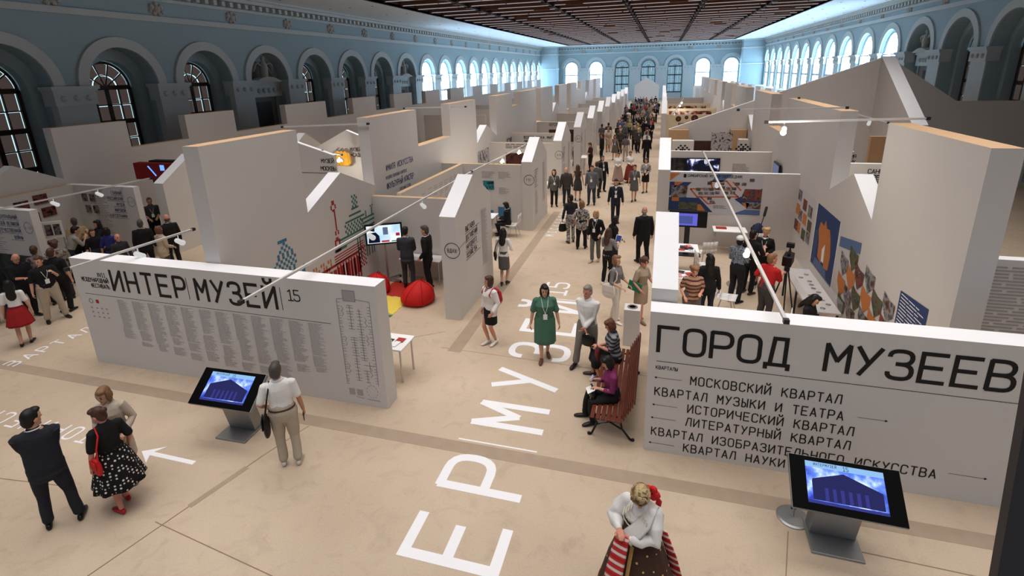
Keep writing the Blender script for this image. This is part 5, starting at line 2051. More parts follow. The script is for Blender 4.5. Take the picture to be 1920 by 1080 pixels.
TORSO = {'m': [(.84, .160, .112, 0), (.93, .166, .118, 0), (1.03, .155, .108, 0), (1.12, .155, .108, .005), (1.24, .172, .116, .008), (1.34, .182, .118, .006), (1.40, .172, .1, 0), (1.44, .125, .082, -.005), (1.475, .072, .068, -.005)],
         'f': [(.84, .166, .122, -.005), (.92, .174, .128, -.008), (1.00, .155, .112, 0), (1.09, .130, .1, .005), (1.19, .142, .110, .018), (1.28, .152, .126, .028), (1.35, .156, .108, .012), (1.40, .145, .088, 0), (1.44, .1, .072, -.005), (1.475, .060, .060, -.005)]}
DOWN = (.27, .02, .82)


def person(label, loc, ang=0, h=1.72, sex='m', fat=1.0, top=None, bottom=None, shoes=(30, 28, 28), hair=('short', 'brown'), skin='a',
           R=DOWN, L=DOWN, Rh=None, Lh=None, feet=((.10, 0), (.10, 0)), sit=0.0, lean=0.0, hy=0, hp=0, vx=.0085, badge=False, tie=False, collar=None,
           belt=None, group=None, name='person', cat='person', fing=True, twist=0, heels=0.0, rel=True):
    """ang is the heading as seen by the viewer: 0 faces the viewer, 90 faces right, 180 away"""
    if rel:
        ang = ang+math.degrees(atan2(-loc[0], loc[1]))
    sc = h/1.72
    a0 = empty(name, tuple(loc), radians(ang), label, cat, group)
    sk = SKIN[skin]
    lr = radians(lean)

    def T(s, f, z):
        if z > .95:
            d = z-.95
            f, z = f+sin(lr)*d, .95+cos(lr)*d
        return Vector((s*sc, -f*sc, (z-sit)*sc))

    def G(s, f, z):
        return Vector((s*sc, -f*sc, z*sc))
    piv = (0.0, 0.0, 1.475)
    ch, sh = cos(radians(hy)), sin(radians(hy))
    cp, sp = cos(radians(-hp)), sin(radians(-hp))
    bp = T(*piv)

    def HR(s, f, z):
        f2, z2 = f*cp-(z)*sp, f*sp+z*cp
        s2, f3 = s*ch+f2*sh, -s*sh+f2*ch
        return Vector((s2, f3, z2))

    def H(s, f, z):
        v = HR(s-piv[0], f-piv[1], z-piv[2])
        return bp+Vector((v.x*sc, -v.y*sc, v.z*sc))
    rot = Matrix.Identity(3)

    def hell(mb, c, r, n=14, m_=10):
        i0 = len(mb.v)
        mb.ell((0, 0, 0), r, n, m_)
        for i in range(i0, len(mb.v)):
            p = mb.v[i]
            mb.v[i] = tuple(H(c[0]+p[0], c[1]+p[1], c[2]+p[2]))
    arm = .175 if sex == 'm' else .155
    joints = {}
    for nm, sd, tgt, hd in (('R', -1, R, Rh), ('L', 1, L, Lh)):
        S = T(sd*arm*fat**.5, 0, 1.385)
        Wt = Vector((sd*tgt[0]*sc, -tgt[1]*sc, (tgt[2]-sit)*sc))
        hint = Vector((sd*.5, .8, -.6)) if hd is None else Vector((sd*hd[0], -hd[1], hd[2]))
        E_, Wt = ik(S, Wt, .285*sc, .255*sc, hint)
        joints[nm] = (S, E_, Wt, sd)
    legs = {}
    for nm, sd, ft in (('R', -1, feet[0]), ('L', 1, feet[1])):
        hz = .90-sit
        Hp = G(sd*.088, 0, hz)
        lift = ft[2] if len(ft) > 2 else 0
        A = G(sd*ft[0], ft[1]-.03, .085+heels+lift)
        K, A = ik(Hp, A, .422*sc, .402*sc, Vector((sd*.12, -1, .25)))
        legs[nm] = (Hp, K, A, sd)
    # ---- body
    mb = MB()
    tr = TORSO[sex]
    mb.tube([T(0, t[3], t[0]) for t in tr], [(t[1]*.84*sc, t[2]*.84*sc) for t in tr], 16)
    mb.tube([T(0, -.01, 1.42), H(0, .0, 1.5), H(0, .01, 1.56)], [(.056*sc, .058*sc), (.052*sc, .055*sc), (.05*sc, .055*sc)], 12)
    hell(mb, (0, .008, 1.622), (.076*sc/sc, .096, .108))
    hell(mb, (0, .032, 1.548), (.057, .066, .078))
    hell(mb, (0, .104, 1.588), (.0135, .021, .017), 8, 6)
    hell(mb, (0, .098, 1.606), (.009, .014, .024), 8, 6)
    hell(mb, (0, .092, 1.542), (.022, .012, .012), 8, 6)
    hell(mb, (0, .086, 1.496), (.022, .018, .016), 8, 6)
    for s_ in (-1, 1):
        hell(mb, (s_*.077, .0, 1.592), (.011, .024, .032), 8, 6)
    fr = max(.0088, vx*.9)
    hands = {}
    for nm in 'RL':
        S, E_, Wt, sd = joints[nm]
        mb.tube([S.lerp(E_, .06)-Vector((sd*.012*sc, 0, .01*sc)), S.lerp(E_, .5), E_, E_.lerp(Wt, .35), Wt], [r*sc for r in (.040, .041, .036, .037, .026)], 10)
        d = (Wt-E_).normalized()
        inn = Vector((-sd, 0, 0)) if abs(d.z) > .6 else Vector((0, .25, -1)) if abs(d.y) > .7 else Vector((0, .9, -.3))
        n_ = (inn-d*inn.dot(d)).normalized()
        side = d.cross(n_).normalized()
        thumb_side = side if side.y < 0 or (abs(side.y) < .3 and side.z > 0) else -side
        pe = Wt+d*.085*sc
        mb.tube([Wt-d*.01*sc, Wt+d*.04*sc, pe], [(.026*sc, .018*sc), (.040*sc, .017*sc), (.038*sc, .014*sc)], 10, side=side)
        if fing:
            for k, (off, ln) in enumerate(((.029, .070), (.010, .080), (-.010, .075), (-.028, .058))):
                b0 = pe+thumb_side*off*sc-d*.008*sc
                b1 = b0+(d*.92+n_*.38).normalized()*ln*.5*sc
                b2 = b1+(d*.5+n_*.86).normalized()*ln*.5*sc
                mb.tube([b0, b1, b2], [fr*sc*1.02, fr*sc, fr*sc*.85], 7)
            t0 = Wt+d*.03*sc+thumb_side*.03*sc
            t1 = t0+(d*.6+thumb_side*.7+n_*.3).normalized()*.035*sc
            mb.tube([t0, t1, t1+(d*.85+n_*.4).normalized()*.03*sc], [fr*1.15*sc, fr*1.1*sc, fr*.9*sc], 7)
        hands[nm] = Wt+d*.075*sc+n_*.02*sc
    for nm in 'RL':
        Hp, K, A, sd = legs[nm]
        mb.tube([Hp, Hp.lerp(K, .5), K, K.lerp(A, .35), A], [r*sc for r in (.075, .066, .049, .050, .032)], 12)
        ft = feet[0 if nm == 'R' else 1]
        tw = .18*sd
        mb.tube([A+Vector((0, .02*sc, -.035*sc)), A+Vector((tw*.08*sc, -.07*sc, -.045*sc-heels*sc*.5)), A+Vector((tw*.16*sc, -.15*sc, -.055*sc-heels*sc))], [(.032*sc, .03*sc), (.036*sc, .024*sc), (.032*sc, .016*sc)], 10)
    eye = [H(s_*.030, .094, 1.607) for s_ in (-1, 1)]
    brow = [H(s_*.031, .098, 1.632) for s_ in (-1, 1)]
    lip = H(0, .104, 1.541)

    def paint(me):
        n_ = len(me.polygons)
        c = np.empty(n_*3, 'f')
        me.polygons.foreach_get('center', c)
        c = c.reshape(-1, 3)
        idx = np.zeros(n_, 'i')
        for e in brow:
            idx[np.linalg.norm(c-np.array(e), axis=1) < .011*sc] = 3
        for e in eye:
            idx[np.linalg.norm(c-np.array(e), axis=1) < .0115*sc] = 1
        d = c-np.array(lip)
        idx[(np.abs(d[:, 2]) < .008*sc) & (np.linalg.norm(d, axis=1) < .024*sc)] = 2
        me.polygons.foreach_set('material_index', idx)
    hm = HAIRM[hair[1]]
    o = mb.build('body', [sk, M_EYE, M_LIP, hm], a0)
    queue_remesh(o, vx, 2, paint)
    # ---- hair
    mb = MB()
    st = hair[0]
    if st in ('short', 'bob', 'long', 'bun', 'fluffy', 'cap'):
        hell(mb, (0, -.014, 1.640), (.084, .1, .104))
        hell(mb, (0, -.045, 1.585), (.077, .062, .088))
        if sex == 'm':
            hell(mb, (0, .05, 1.70), (.062, .05, .035))
        else:
            hell(mb, (.02, .045, 1.695), (.07, .06, .045))
    if st == 'fluffy':
        for k in range(12):
            th = k*2.4
            hell(mb, (.07*cos(th), -.02+.07*sin(th), 1.665+.04*sin(k*1.7)), (.05, .05, .05), 8, 6)
    if st == 'bob':
        hell(mb, (0, -.025, 1.575), (.096, .082, .105))
        for s_ in (-1, 1):
            hell(mb, (s_*.08, .01, 1.575), (.022, .05, .1))
    if st == 'long':
        hell(mb, (0, -.06, 1.5), (.098, .062, .17))
        hell(mb, (0, -.085, 1.36), (.1, .05, .15))
        for s_ in (-1, 1):
            hell(mb, (s_*.082, -.01, 1.55), (.024, .055, .12))
    if st == 'bun':
        hell(mb, (0, -.12, 1.66), (.05, .045, .045))
    if st == 'bald':
        hell(mb, (0, -.03, 1.575), (.081, .078, .055))
    if mb.v:
        o = mb.build('hair', hm, a0)
        queue_remesh(o, max(vx, .010), 1, None, .006)
    if st == 'cap':
        mb = MB()
        hell(mb, (0, -.008, 1.672), (.094, .108, .078))
        hell(mb, (0, .1, 1.675), (.07, .075, .012))
        mb.build('cap', cl('white_cap', (222, 222, 222)), a0, smooth=True)
    # ---- upper clothing
    ends = {}
    if top:
        kind, tm, sl = top[0], top[1], top[2]
        zl = {'shirt': .93, 'tee': .90, 'jacket': .80, 'coat': .50, 'dress': .93, 'tunic': .78}[kind]
        ease = {'shirt': 1.0, 'tee': 1.0, 'jacket': 1.07, 'coat': 1.12, 'dress': 1.0, 'tunic': 1.06}[kind]
        mb = MB()
        pts, rad = [], []
        if zl < .84 and not sit:
            pts.append(T(0, 0, zl))
            rad.append((.172*fat*ease*sc*(1.05 if kind == 'coat' else 1), .125*fat*ease*sc*(1.05 if kind == 'coat' else 1)))
        for t in tr:
            if t[0] < zl-.02 and zl > .84:
                continue
            wf = fat if t[0] < 1.3 else fat**.5
            if kind in ('jacket', 'coat') and .95 < t[0] < 1.2:
                wf *= 1.05
            pts.append(T(0, t[3]+(.02*(fat-1) if t[0] < 1.3 else 0), t[0]))
            e_ = ease if t[0] < 1.42 else 1.0
            rad.append((t[1]*wf*e_*sc, t[2]*wf*e_*sc*(1+.25*(fat-1))))
        mb.tube(pts[:-1]+[T(0, -.005, 1.455)], rad[:-1]+[(.078*sc, .074*sc) if kind in ('jacket', 'coat', 'shirt') else (.085*sc, .072*sc)], 18)
        for nm in 'RL':
            S, E_, Wt, sd = joints[nm]
            er = (1.18 if kind in ('jacket', 'coat') else 1.0)*(fat**.4)
            si = T(sd*arm*.62, 0, 1.375)
            if sl > 0:
                mb.ell(S-Vector((sd*.012, 0, .004))*sc, (.067*sc, .066*sc, .060*sc), 12, 8)
            if sl >= 1:
                en = Wt if sl == 1 else Wt
                mb.tube([si, S, S.lerp(E_, .5), E_, E_.lerp(Wt, .5), en-(Wt-E_)*.04], [r*er*sc for r in (.062, .062, .056, .049, .044, .038)], 12)
            elif sl > 0:
                tgt = S.lerp(E_, min(1, sl*2)) if sl <= .5 else E_.lerp(Wt, (sl-.5)*2)
                if sl <= .5:
                    mb.tube([si, S, tgt], [r*er*sc for r in (.062, .062, .060)], 12)
                else:
                    mb.tube([si, S, E_, tgt], [r*er*sc for r in (.062, .062, .051, .047)], 12)
            else:
                mb.ell(S-Vector((sd*.01, 0, 0)), (.05*sc, .055*sc, .05*sc))
        o = mb.build({'shirt': 'shirt', 'tee': 'top', 'jacket': 'jacket', 'coat': 'coat', 'dress': 'dress_bodice', 'tunic': 'tunic'}[kind], tm, a0)
        queue_remesh(o, max(vx, .0095), 2, None, .010)
        if kind in ('jacket', 'coat'):
            cm_ = collar or M_PAPER
            mb = MB()
            mb.tube([T(.066*cos(q), .004+.068*sin(q), 1.462+.012*sin(-q)) for q in [2*pi*k/16 for k in range(16)]], [(.009*sc, .014*sc)]*16, 6, side=(0, 0, 1), close=True)
            f0 = (.118*ease*fat**.5)
            mb.tube([T(0, .076, 1.445), T(0, f0*.93, 1.36), T(0, f0+.004, 1.26), T(0, f0+.0, 1.16)], [(.042*sc, .010*sc), (.04*sc, .012*sc), (.028*sc, .013*sc), (.006*sc, .008*sc)], 8)
            mb.build('shirt_front', cm_, a0, smooth=True)
        if kind == 'shirt' and sl >= .3 and sex == 'm':
            mb = MB()
            mb.tube([T(.066*cos(q), .002+.068*sin(q), 1.462+.01*sin(-q)) for q in [2*pi*k/16 for k in range(16)]], [(.011*sc, .02*sc)]*16, 6, side=(0, 0, 1), close=True)
            mb.build('collar', tm, a0, smooth=True)
        if tie:
            f0 = (.118*ease*fat**.5)+.012
            mb = MB()
            mb.tube([T(0, .092, 1.43), T(0, f0*.95, 1.36), T(0, f0+.004, 1.24), T(0, f0, 1.14)], [(.016*sc, .008*sc), (.015*sc, .008*sc), (.022*sc, .008*sc), (.012*sc, .006*sc)], 8)
            mb.build('tie', tie, a0, smooth=True)
    # ---- lower clothing
    if bottom:
        kind, bm_ = bottom[0], bottom[1]
        mb = MB()
        if kind in ('trousers', 'shorts'):
            mb.tube([G(0, 0, .82-sit+.03), T(0, -.004, .93), T(0, 0, 1.04)], [(.165*fat*sc, .118*fat*sc), (.176*fat*sc, .126*fat*sc), (.158*fat*sc, .113*fat*sc)], 16)
            fl_ = bottom[2] if len(bottom) > 2 else 1.0
            for nm in 'RL':
                Hp, K, A, sd = legs[nm]
                e_ = K.lerp(A, .93) if kind == 'trousers' else K.lerp(A, bottom[3] if len(bottom) > 3 else .1)
                mb.tube([Hp+Vector((0, 0, .03*sc)), Hp.lerp(K, .45), K, K.lerp(e_, .45), e_], [r*sc*fl_ for r in (.098*fat, .086*fat, .068, .064, .062)], 14)
            o = mb.build('trousers', bm_, a0)
            queue_remesh(o, max(vx, .0095), 2, None, .011)
        elif kind == 'skirt':
            zh, fl_, wav = bottom[2], bottom[3], bottom[4]
            if sit:
                for nm in 'RL':
                    Hp, K, A, sd = legs[nm]
                    mb.tube([Hp, Hp.lerp(K, .5), K, K.lerp(A, .3)], [r*sc for r in (.13, .12, .105, .10)], 12)
                KR, KL = legs['R'][1], legs['L'][1]
                mb.tube([T(0, 0, .9), (KR+KL)/2, (legs['R'][1].lerp(legs['R'][2], .3)+legs['L'][1].lerp(legs['L'][2], .3))/2], [(.16*sc, .12*sc), (.15*sc, .10*sc), (.15*sc, .08*sc)], 12)
                mb.tube([T(0, 0, .85), T(0, 0, 1.05)], [(.18*sc*fat, .13*sc*fat), (.145*sc*fat, .11*sc*fat)], 14)
                o = mb.build('skirt', bm_, a0)
                queue_remesh(o, max(vx, .01), 2, None, .01)
            else:
                n = 48
                zs = [zh, zh+.02]+[zh+(1.06-zh)*t for t in (.15, .35, .55, .75, .9, 1.0)]
                i0 = len(mb.v)
                ph = sum(map(ord, label)) % 7
                ff = (feet[0][1]+feet[1][1])/2
                for q, z in enumerate(zs):
                    t = (z-zh)/(1.06-zh)
                    for j in range(n):
                        th = 2*pi*j/n
                        w_ = .172*fat if t < .72 else .172*fat-(t-.72)/.28*.035
                        dd = .140*fat if t < .72 else .140*fat-(t-.72)/.28*.03
                        k_ = 1+(fl_-1)*(1-t)**1.1
                        wv = 1+wav*(1-t)*sin(9*th+ph+1.2*sin(2*th))
                        if q == 0:
                            wv *= .86
                        p = T(w_*k_*wv*cos(th), dd*k_*wv*sin(th)*(1+.25*(fl_ > 1.3))+ff*(1-t)*.5, z)
                        mb.v.append(tuple(p))
                for q in range(len(zs)-1):
                    for j in range(n):
                        j2 = (j+1) % n
                        mb.f.append((i0+q*n+j, i0+q*n+j2, i0+(q+1)*n+j2, i0+(q+1)*n+j))
                        mb.m.append(0)
                mb.f.append(tuple(i0+j for j in range(n)))
                mb.m.append(0)
                mb.f.append(tuple(i0+(len(zs)-1)*n+j for j in reversed(range(n))))
                mb.m.append(0)
                mb.build('skirt', bm_, a0, smooth=True)
    # ---- shoes
    sm_ = mat('shoe_leather', shoes, .4, var=.1)
    for nm in 'RL':
        Hp, K, A, sd = legs[nm]
        tw = .18*sd
        g = A.z-.085*sc-heels*sc
        hz = heels*sc
        mb = MB()
        mb.tube([Vector((A.x, A.y+.055*sc, g+.038*sc+hz)), Vector((A.x+tw*.02, A.y, g+.045*sc+hz)), Vector((A.x+tw*.09*sc, A.y-.08*sc, g+.036*sc+hz*.35)), Vector((A.x+tw*.16*sc, A.y-.15*sc, g+.028*sc)), Vector((A.x+tw*.2*sc, A.y-.19*sc, g+.022*sc))],
                [(.032*sc, .036*sc), (.038*sc, .042*sc), (.043*sc, .034*sc), (.042*sc, .027*sc), (.028*sc, .018*sc)], 12)
        if heels > .02:
            mb.tube([Vector((A.x, A.y+.05*sc, g+.04*sc+hz)), Vector((A.x, A.y+.055*sc, g+.006))], [.02*sc, .009*sc], 8)
        mb.build('shoe', sm_, a0, smooth=True)
    if badge:
        mb = MB()
        fz = .135*(fat**.7)+(.03 if sex == 'f' else 0)+max(0, fat-1.1)*.16
        for s_ in (-1, 1):
            mb.tube([T(s_*.06, -.05, 1.47), T(s_*.075, .05, 1.45), T(s_*.05, fz-.005, 1.32), T(.0, fz+.012, 1.16)], .004*sc, 5)
        mb.build('lanyard', badge if not isinstance(badge, bool) else M_PAPER, a0)
        mb = MB()
        c = T(0, fz+.016, 1.10)
        mb.obox(c, (.042*sc, 0, 0), (0, .003, 0), (0, 0, .058*sc))
        mb.obox(c-Vector((0, .0035, .035*sc)), (.042*sc, 0, 0), (0, .001, 0), (0, 0, .016*sc))
        mb.build('badge', M_PAPER, a0)
    if belt:
        mb = MB()
        mb.tube([T(.168*fat*cos(q), .12*fat*sin(q), 1.0) for q in [2*pi*k/24 for k in range(24)]], [(.016*sc, .006*sc)]*24, 6, side=(0, 0, 1), close=True)
        mb.build('belt', belt, a0)
    info = {'o': a0, 'R': hands['R'], 'L': hands['L'], 'T': T, 'sc': sc, 'J': joints, 'H': H, 'M': Matrix.Translation(Vector(loc)) @ Matrix.Rotation(radians(ang), 4, 'Z')}
    return info


def held(info, name, label, cat, at='R', off=(0, 0, 0), rz=0.0):
    """a thing carried by a person: top-level, placed at the hand"""
    p = info[at] if isinstance(at, str) else Vector(at)
    w = info['M'] @ (Vector(p)+Vector(off))
    e = empty(name, tuple(w), info['o'].rotation_euler.z+radians(rz), label, cat)
    return e


def handbag(e, w, h, d, mm, strap=.2, soft=True):
    """bag hanging below its origin"""
    m = MB()
    if soft:
        m.tube([(0, 0, -strap*.6-h), (0, 0, -strap*.6-h*.8), (0, 0, -strap*.6-h*.3), (0, 0, -strap*.6)], [(w*.46, d*.4), (w*.5, d*.5), (w*.46, d*.42), (w*.40, d*.15)], 14)
    else:
        m.box(-w/2, -d/2, -strap*.6-h, w/2, d/2, -strap*.6)
    m.build('bag_body', mm, e, smooth=soft, bevel=0 if soft else .015)
    m = MB()
    m.tube([(-w*.3, 0, -strap*.6-.01), (-w*.2, 0, -strap*.15), (0, 0, 0), (w*.2, 0, -strap*.15), (w*.3, 0, -strap*.6-.01)], .009, 6)
    m.build('handle', mm, e, smooth=True)
    return e


def gp(px, py):
    a = at_z(px, py)
    return (a.x, a.y, 0.0)
def sling(info, label, mm, side=1, same=True, w=.26, h=.22, d=.09, zb=.95, fwd=.0, strapmat=None):
    """bag at the hip with a strap over a shoulder; side is the hip side (1 = the wearer's left)"""
    T, sc = info['T'], info['sc']
    c = T(side*.235, fwd, zb)
    e = held(info, 'shoulder_bag', label, 'bag', at=c)
    q = Matrix.Identity(3)
    m = MB()
    i0 = len(m.v)
    m.tube([Vector((0, 0, -h)), Vector((0, 0, -h*.75)), Vector((0, 0, -h*.3)), Vector((0, 0, 0))], [(d*.4, w*.42), (d*.5, w*.5), (d*.48, w*.47), (d*.3, w*.40)], 14)
    m.build('bag_body', mm, e, smooth=True)
    m = MB()
    m.obox((side*d*.46, 0, -h*.3), (.008, 0, 0), (0, w*.4, 0), (0, 0, h*.28))
    m.build('flap', mm, e, bevel=.006)
    m = MB()
    ss = side if same else -side
    pts = [T(side*.235, fwd+.09, zb), T(side*.2, .13, zb+.16) if same else T(side*.10, .155, 1.16), T(ss*.13, .105, 1.34), T(ss*.11, .0, 1.455), T(ss*.13, -.10, 1.36), T(side*.2, -.13, zb+.16) if same else T(side*.08, -.15, 1.16), T(side*.235, fwd-.09, zb)]
    m.tube([p-c for p in pts], .011, 6)
    m.build('strap', strapmat or mm, e, smooth=True)
    return e


def dots_mat(name, bg, fg, scale, th):
    return ramp_mat(name, [(0, fg), (th, fg), (th+.01, bg), (1, bg)], scale, .85, 'voronoi', detail=0)


M_DOT = dots_mat('black_white_dot_cloth', (20, 18, 20), (214, 208, 204), 21, .3)
M_FLORAL = ramp_mat('floral_cloth', [(.4, (40, 38, 42)), (.5, (196, 192, 188)), (.62, (90, 84, 80))], 16, .85)
M_GREYKNIT = ramp_mat('grey_stripe_knit', [(.3, (52, 54, 62)), (.55, (120, 122, 130)), (.75, (150, 150, 156))], 4, .9, 'wavez', detail=2)
M_STRIPEY = ramp_mat('brown_stripe_knit', [(.2, (88, 42, 38)), (.4, (196, 176, 150)), (.6, (60, 44, 44)), (.8, (176, 128, 104))], 3.4, .9, 'wavez', interp='CONSTANT')
M_CHECK = ramp_mat('blue_check_cloth', [(.42, (60, 68, 84)), (.5, (150, 158, 170)), (.6, (92, 100, 118))], 26, .85)
M_BROCADE = ramp_mat('brown_brocade_cloth', [(0, (206, 170, 110)), (.16, (206, 170, 110)), (.17, (62, 40, 32)), (1, (70, 46, 36))], 13, .7, 'voronoi', detail=0)
M_REDORN = ramp_mat('red_white_embroidery', [(0, (176, 34, 36)), (.3, (206, 70, 66)), (.36, (222, 208, 200)), (.8, (222, 208, 200)), (.86, (190, 50, 50))], 1.7, .85, 'wavez', detail=2)
SUIT = cl('charcoal_suit', (36, 38, 46))
BLACKC = cl('black', (22, 21, 23))
WHITEC = cl('white', (226, 224, 222), .04)
NAVY = cl('navy_suit', (34, 36, 50))
BEIGE = cl('beige', (178, 160, 138), .06)
GREYT = cl('grey_trouser', (128, 124, 116), .06)
STONE = cl('stone_trouser', (176, 164, 146), .06)

# ---------------------------------------------------------------- foreground
A = person('man in a dark suit seen from behind with folded arms, nearest on the left', gp(122, 980), 168, 1.80, 'm', 1.06, ('jacket', SUIT, 1), ('trousers', SUIT), (18, 17, 17), ('short', 'black'), 'a',
           R=(-.02, .26, 1.12), L=(-.04, .23, 1.08), Rh=(.0, -.25, -1), Lh=(.0, -.25, -1), feet=((.17, .0), (.15, .06)), hy=-50, hp=6, vx=.0075)
B = person('woman in a black top and black skirt with white dots, carrying a red bag', gp(238, 944), 196, 1.60, 'f', 1.12, ('tee', BLACKC, .45), ('skirt', M_DOT, .42, 1.75, .07), (176, 30, 34), ('bun', 'brown'), 'c',
           R=(.26, .10, .90), L=(.28, .02, .80), feet=((.05, .12), (.12, -.12)), hy=25, hp=16, vx=.0075)
sling(B, 'small red shoulder bag of the woman in the dotted skirt', mat('red_leather', (196, 30, 34), .5), 1, True, .20, .2, .09, 1.02, -.1)
e = held(B, 'umbrella', 'short black folded umbrella dangling from the hand of the woman in the dotted skirt', 'umbrella', 'L')
m = MB()
m.tube([(0, 0, .02), (0, 0, -.28)], [.008, .012], 6)
m.build('folded_canopy', BLACKC, e)
m = MB()
m.tube([(0, 0, .02), (0, .02, .05), (.02, .03, .03)], .008, 6)
m.build('handle', M_BLACK, e)
person('blond woman in a long beige coat, facing the viewer behind the dotted skirt', gp(244, 900), -28, 1.64, 'f', 1.02, ('coat', cl('beige_coat', (186, 172, 156), .05), 1), ('skirt', BEIGE, .45, 1.1, .02), (150, 136, 118), ('bob', 'lightbrown'), 'a',
       R=(.22, .10, .9), L=(.2, .18, 1.0), hy=-15, hp=14, vx=.0075, collar=BEIGE)
D = person('man in a white short sleeved shirt seen from behind at the left kiosk', gp(547, 867), 172, 1.76, 'm', 1.09, ('shirt', WHITEC, .42), ('trousers', STONE, 1.08), (196, 190, 180), ('short', 'darkgrey'), 'b',
           R=(.28, .05, .84), L=(.25, .16, .96), feet=((.11, -.02), (.10, .03)), hy=-8, vx=.0075, belt=cl('brown_belt', (70, 50, 40)))
sling(D, 'black shoulder bag of the man in the white shirt at the left kiosk', M_BLACK, 1, True, .27, .3, .1, .93, -.06)
e = held(D, 'phone', 'dark phone in the hand of the man at the left kiosk', 'phone', 'R')
m = MB()
m.box(-.006, -.035, -.13, .006, .035, .02)
m.build('body', M_BLACK, e, bevel=.003)
# folk costume
a = at_z(1205, 905, 1.66)
F_ = person('woman in Russian folk dress with brown brocade skirt and embroidered towel', (a.x, a.y, 0), -22, 1.70, 'f', 1.1, ('shirt', cl('white_linen', (224, 222, 220), .05), 1), None, (90, 30, 30), ('short', 'brown'), 'c',
            R=(.13, .25, 1.20), L=(.0, .27, 1.17), Rh=(.8, -.5, -.9), Lh=(.9, -.3, -.9), hy=14, hp=36, vx=.0075)
T = F_['T']
m = MB()
sc = F_['sc']
i0 = 0
n = 56
zs = [.06, .09, .3, .55, .8, 1.0, 1.12, 1.2, 1.28]
rx = [.44, .46, .43, .37, .29, .215, .17, .162, .165]
for q, z in enumerate(zs):
    for j in range(n):
        th = 2*pi*j/n
        wv = 1+.035*(1.2-z)*sin(12*th+sin(3*th))
        m.v.append(tuple(T(rx[q]*wv*cos(th), (rx[q]*.86+.012)*wv*sin(th)+(.01 if z > 1.1 else 0), z)))
for q in range(len(zs)-1):
    for j in range(n):
        j2 = (j+1) % n
        m.f.append((q*n+j, q*n+j2, (q+1)*n+j2, (q+1)*n+j))
        m.m.append(0)
m.build('sarafan', M_BROCADE, F_['o'], smooth=True)
m = MB()
for z_, r_ in ((.13, .458), (.19, .45)):
    m.tube([T(r_*1.01*cos(q), r_*.88*sin(q), z_) for q in [2*pi*k/40 for k in range(40)]], [(.018*sc, .006*sc)]*40, 5, side=(0, 0, 1), close=True)
m.tube([T(.005, .405, .15), T(.005, .36, .5), T(.005, .27, .8), T(.005, .20, 1.0)], [(.02, .004)]*4, 6)
m.build('gold_braid', mat('gold_braid', (196, 160, 96), .5), F_['o'])
m = MB()       # puffed sleeves
for nm in 'RL':
    S, E_, Wt, sd = F_['J'][nm]
    m.tube([S+Vector((-sd*.02, 0, .0)), S.lerp(E_, .5), E_, E_.lerp(Wt, .5), E_.lerp(Wt, .85)], [.075, .095, .088, .078, .045], 14)
o = m.build('sleeves', cl('white_linen', (224, 222, 220), .05), F_['o'])
queue_remesh(o, .01, 3, None, .02)
m = MB()       # headdress
H = F_['H']
i0 = len(m.v)
m.ell((0, 0, 0), (.094, .108, .1), 16, 10)
for i in range(i0, len(m.v)):
    p = m.v[i]
    m.v[i] = tuple(H(p[0], p[1]-.012, p[2]+1.655))
m.tube([H(.086*cos(q), .0+.1*sin(q), 1.668) for q in [2*pi*k/20 for k in range(20)]], [(.012, .02)]*20, 6, side=(0, 0, 1), close=True)
m.tube([H(-.07, .06, 1.70), H(0, .085, 1.79), H(.07, .06, 1.70)], [(.02, .03), (.03, .04), (.02, .03)], 8)
m.build('headdress', ramp_mat('gold_embroidered_cap', [(.4, (110, 84, 56)), (.55, (196, 172, 128)), (.7, (80, 60, 44))], 18), F_['o'], smooth=True)
m = MB()
c = H(.10, -.08, 1.53)
for k in range(5):
    th = k*1.26
    m.ell(c+Vector((.045*cos(th), -.01, .045*sin(th))), (.05, .03, .045), 8, 6)
m.tube([c, c+Vector((.07, .02, -.09)), c+Vector((.06, .02, -.18))], [(.03, .01), (.035, .01), (.03, .008)], 6)
m.build('red_bow', mat('red_ribbon', (196, 30, 30), .6), F_['o'], smooth=True)
m = MB()
for k in range(4):
    r_ = .07+.028*k
    m.tube([T(r_*cos(q)*.9, .06+.07*1.0*(1 if sin(q) < 0 else .2)+.012*k, 1.43-.02*k+(r_*1.1)*sin(q)*1.0) for q in [pi+pi*j/10 for j in range(11)]], .007, 6)
m.build('pearl_strings', mat('pale_beads', (226, 218, 196), .4), F_['o'])
m = MB()       # towel over the left shoulder and hanging from the hands
m.tube([T(.13, -.12, 1.0), T(.135, -.10, 1.3), T(.11, -.01, 1.475), T(.10, .15, 1.33), T(.05, .22, 1.25), T(-.03, .28, 1.16)], [(.08, .012)]*6, 8)
m.build('white_shawl', cl('white_towel', (206, 202, 198), .05), F_['o'], smooth=True)
m = MB()
m.tube([T(-.06, .30, 1.2), T(-.08, .34, 1.0), T(-.10, .40, .75), T(-.12, .45, .52)], [(.07, .012), (.085, .012), (.095, .012), (.10, .012)], 8)
m.build('embroidered_towel', M_REDORN, F_['o'], smooth=True)
m = MB()
m.tube([T(.2, -.14, 1.05), T(.3, -.2, .7), T(.36, -.24, .4)], [(.05, .012), (.06, .012), (.07, .012)], 8)
m.build('embroidered_towel', M_REDORN, F_['o'], smooth=True)
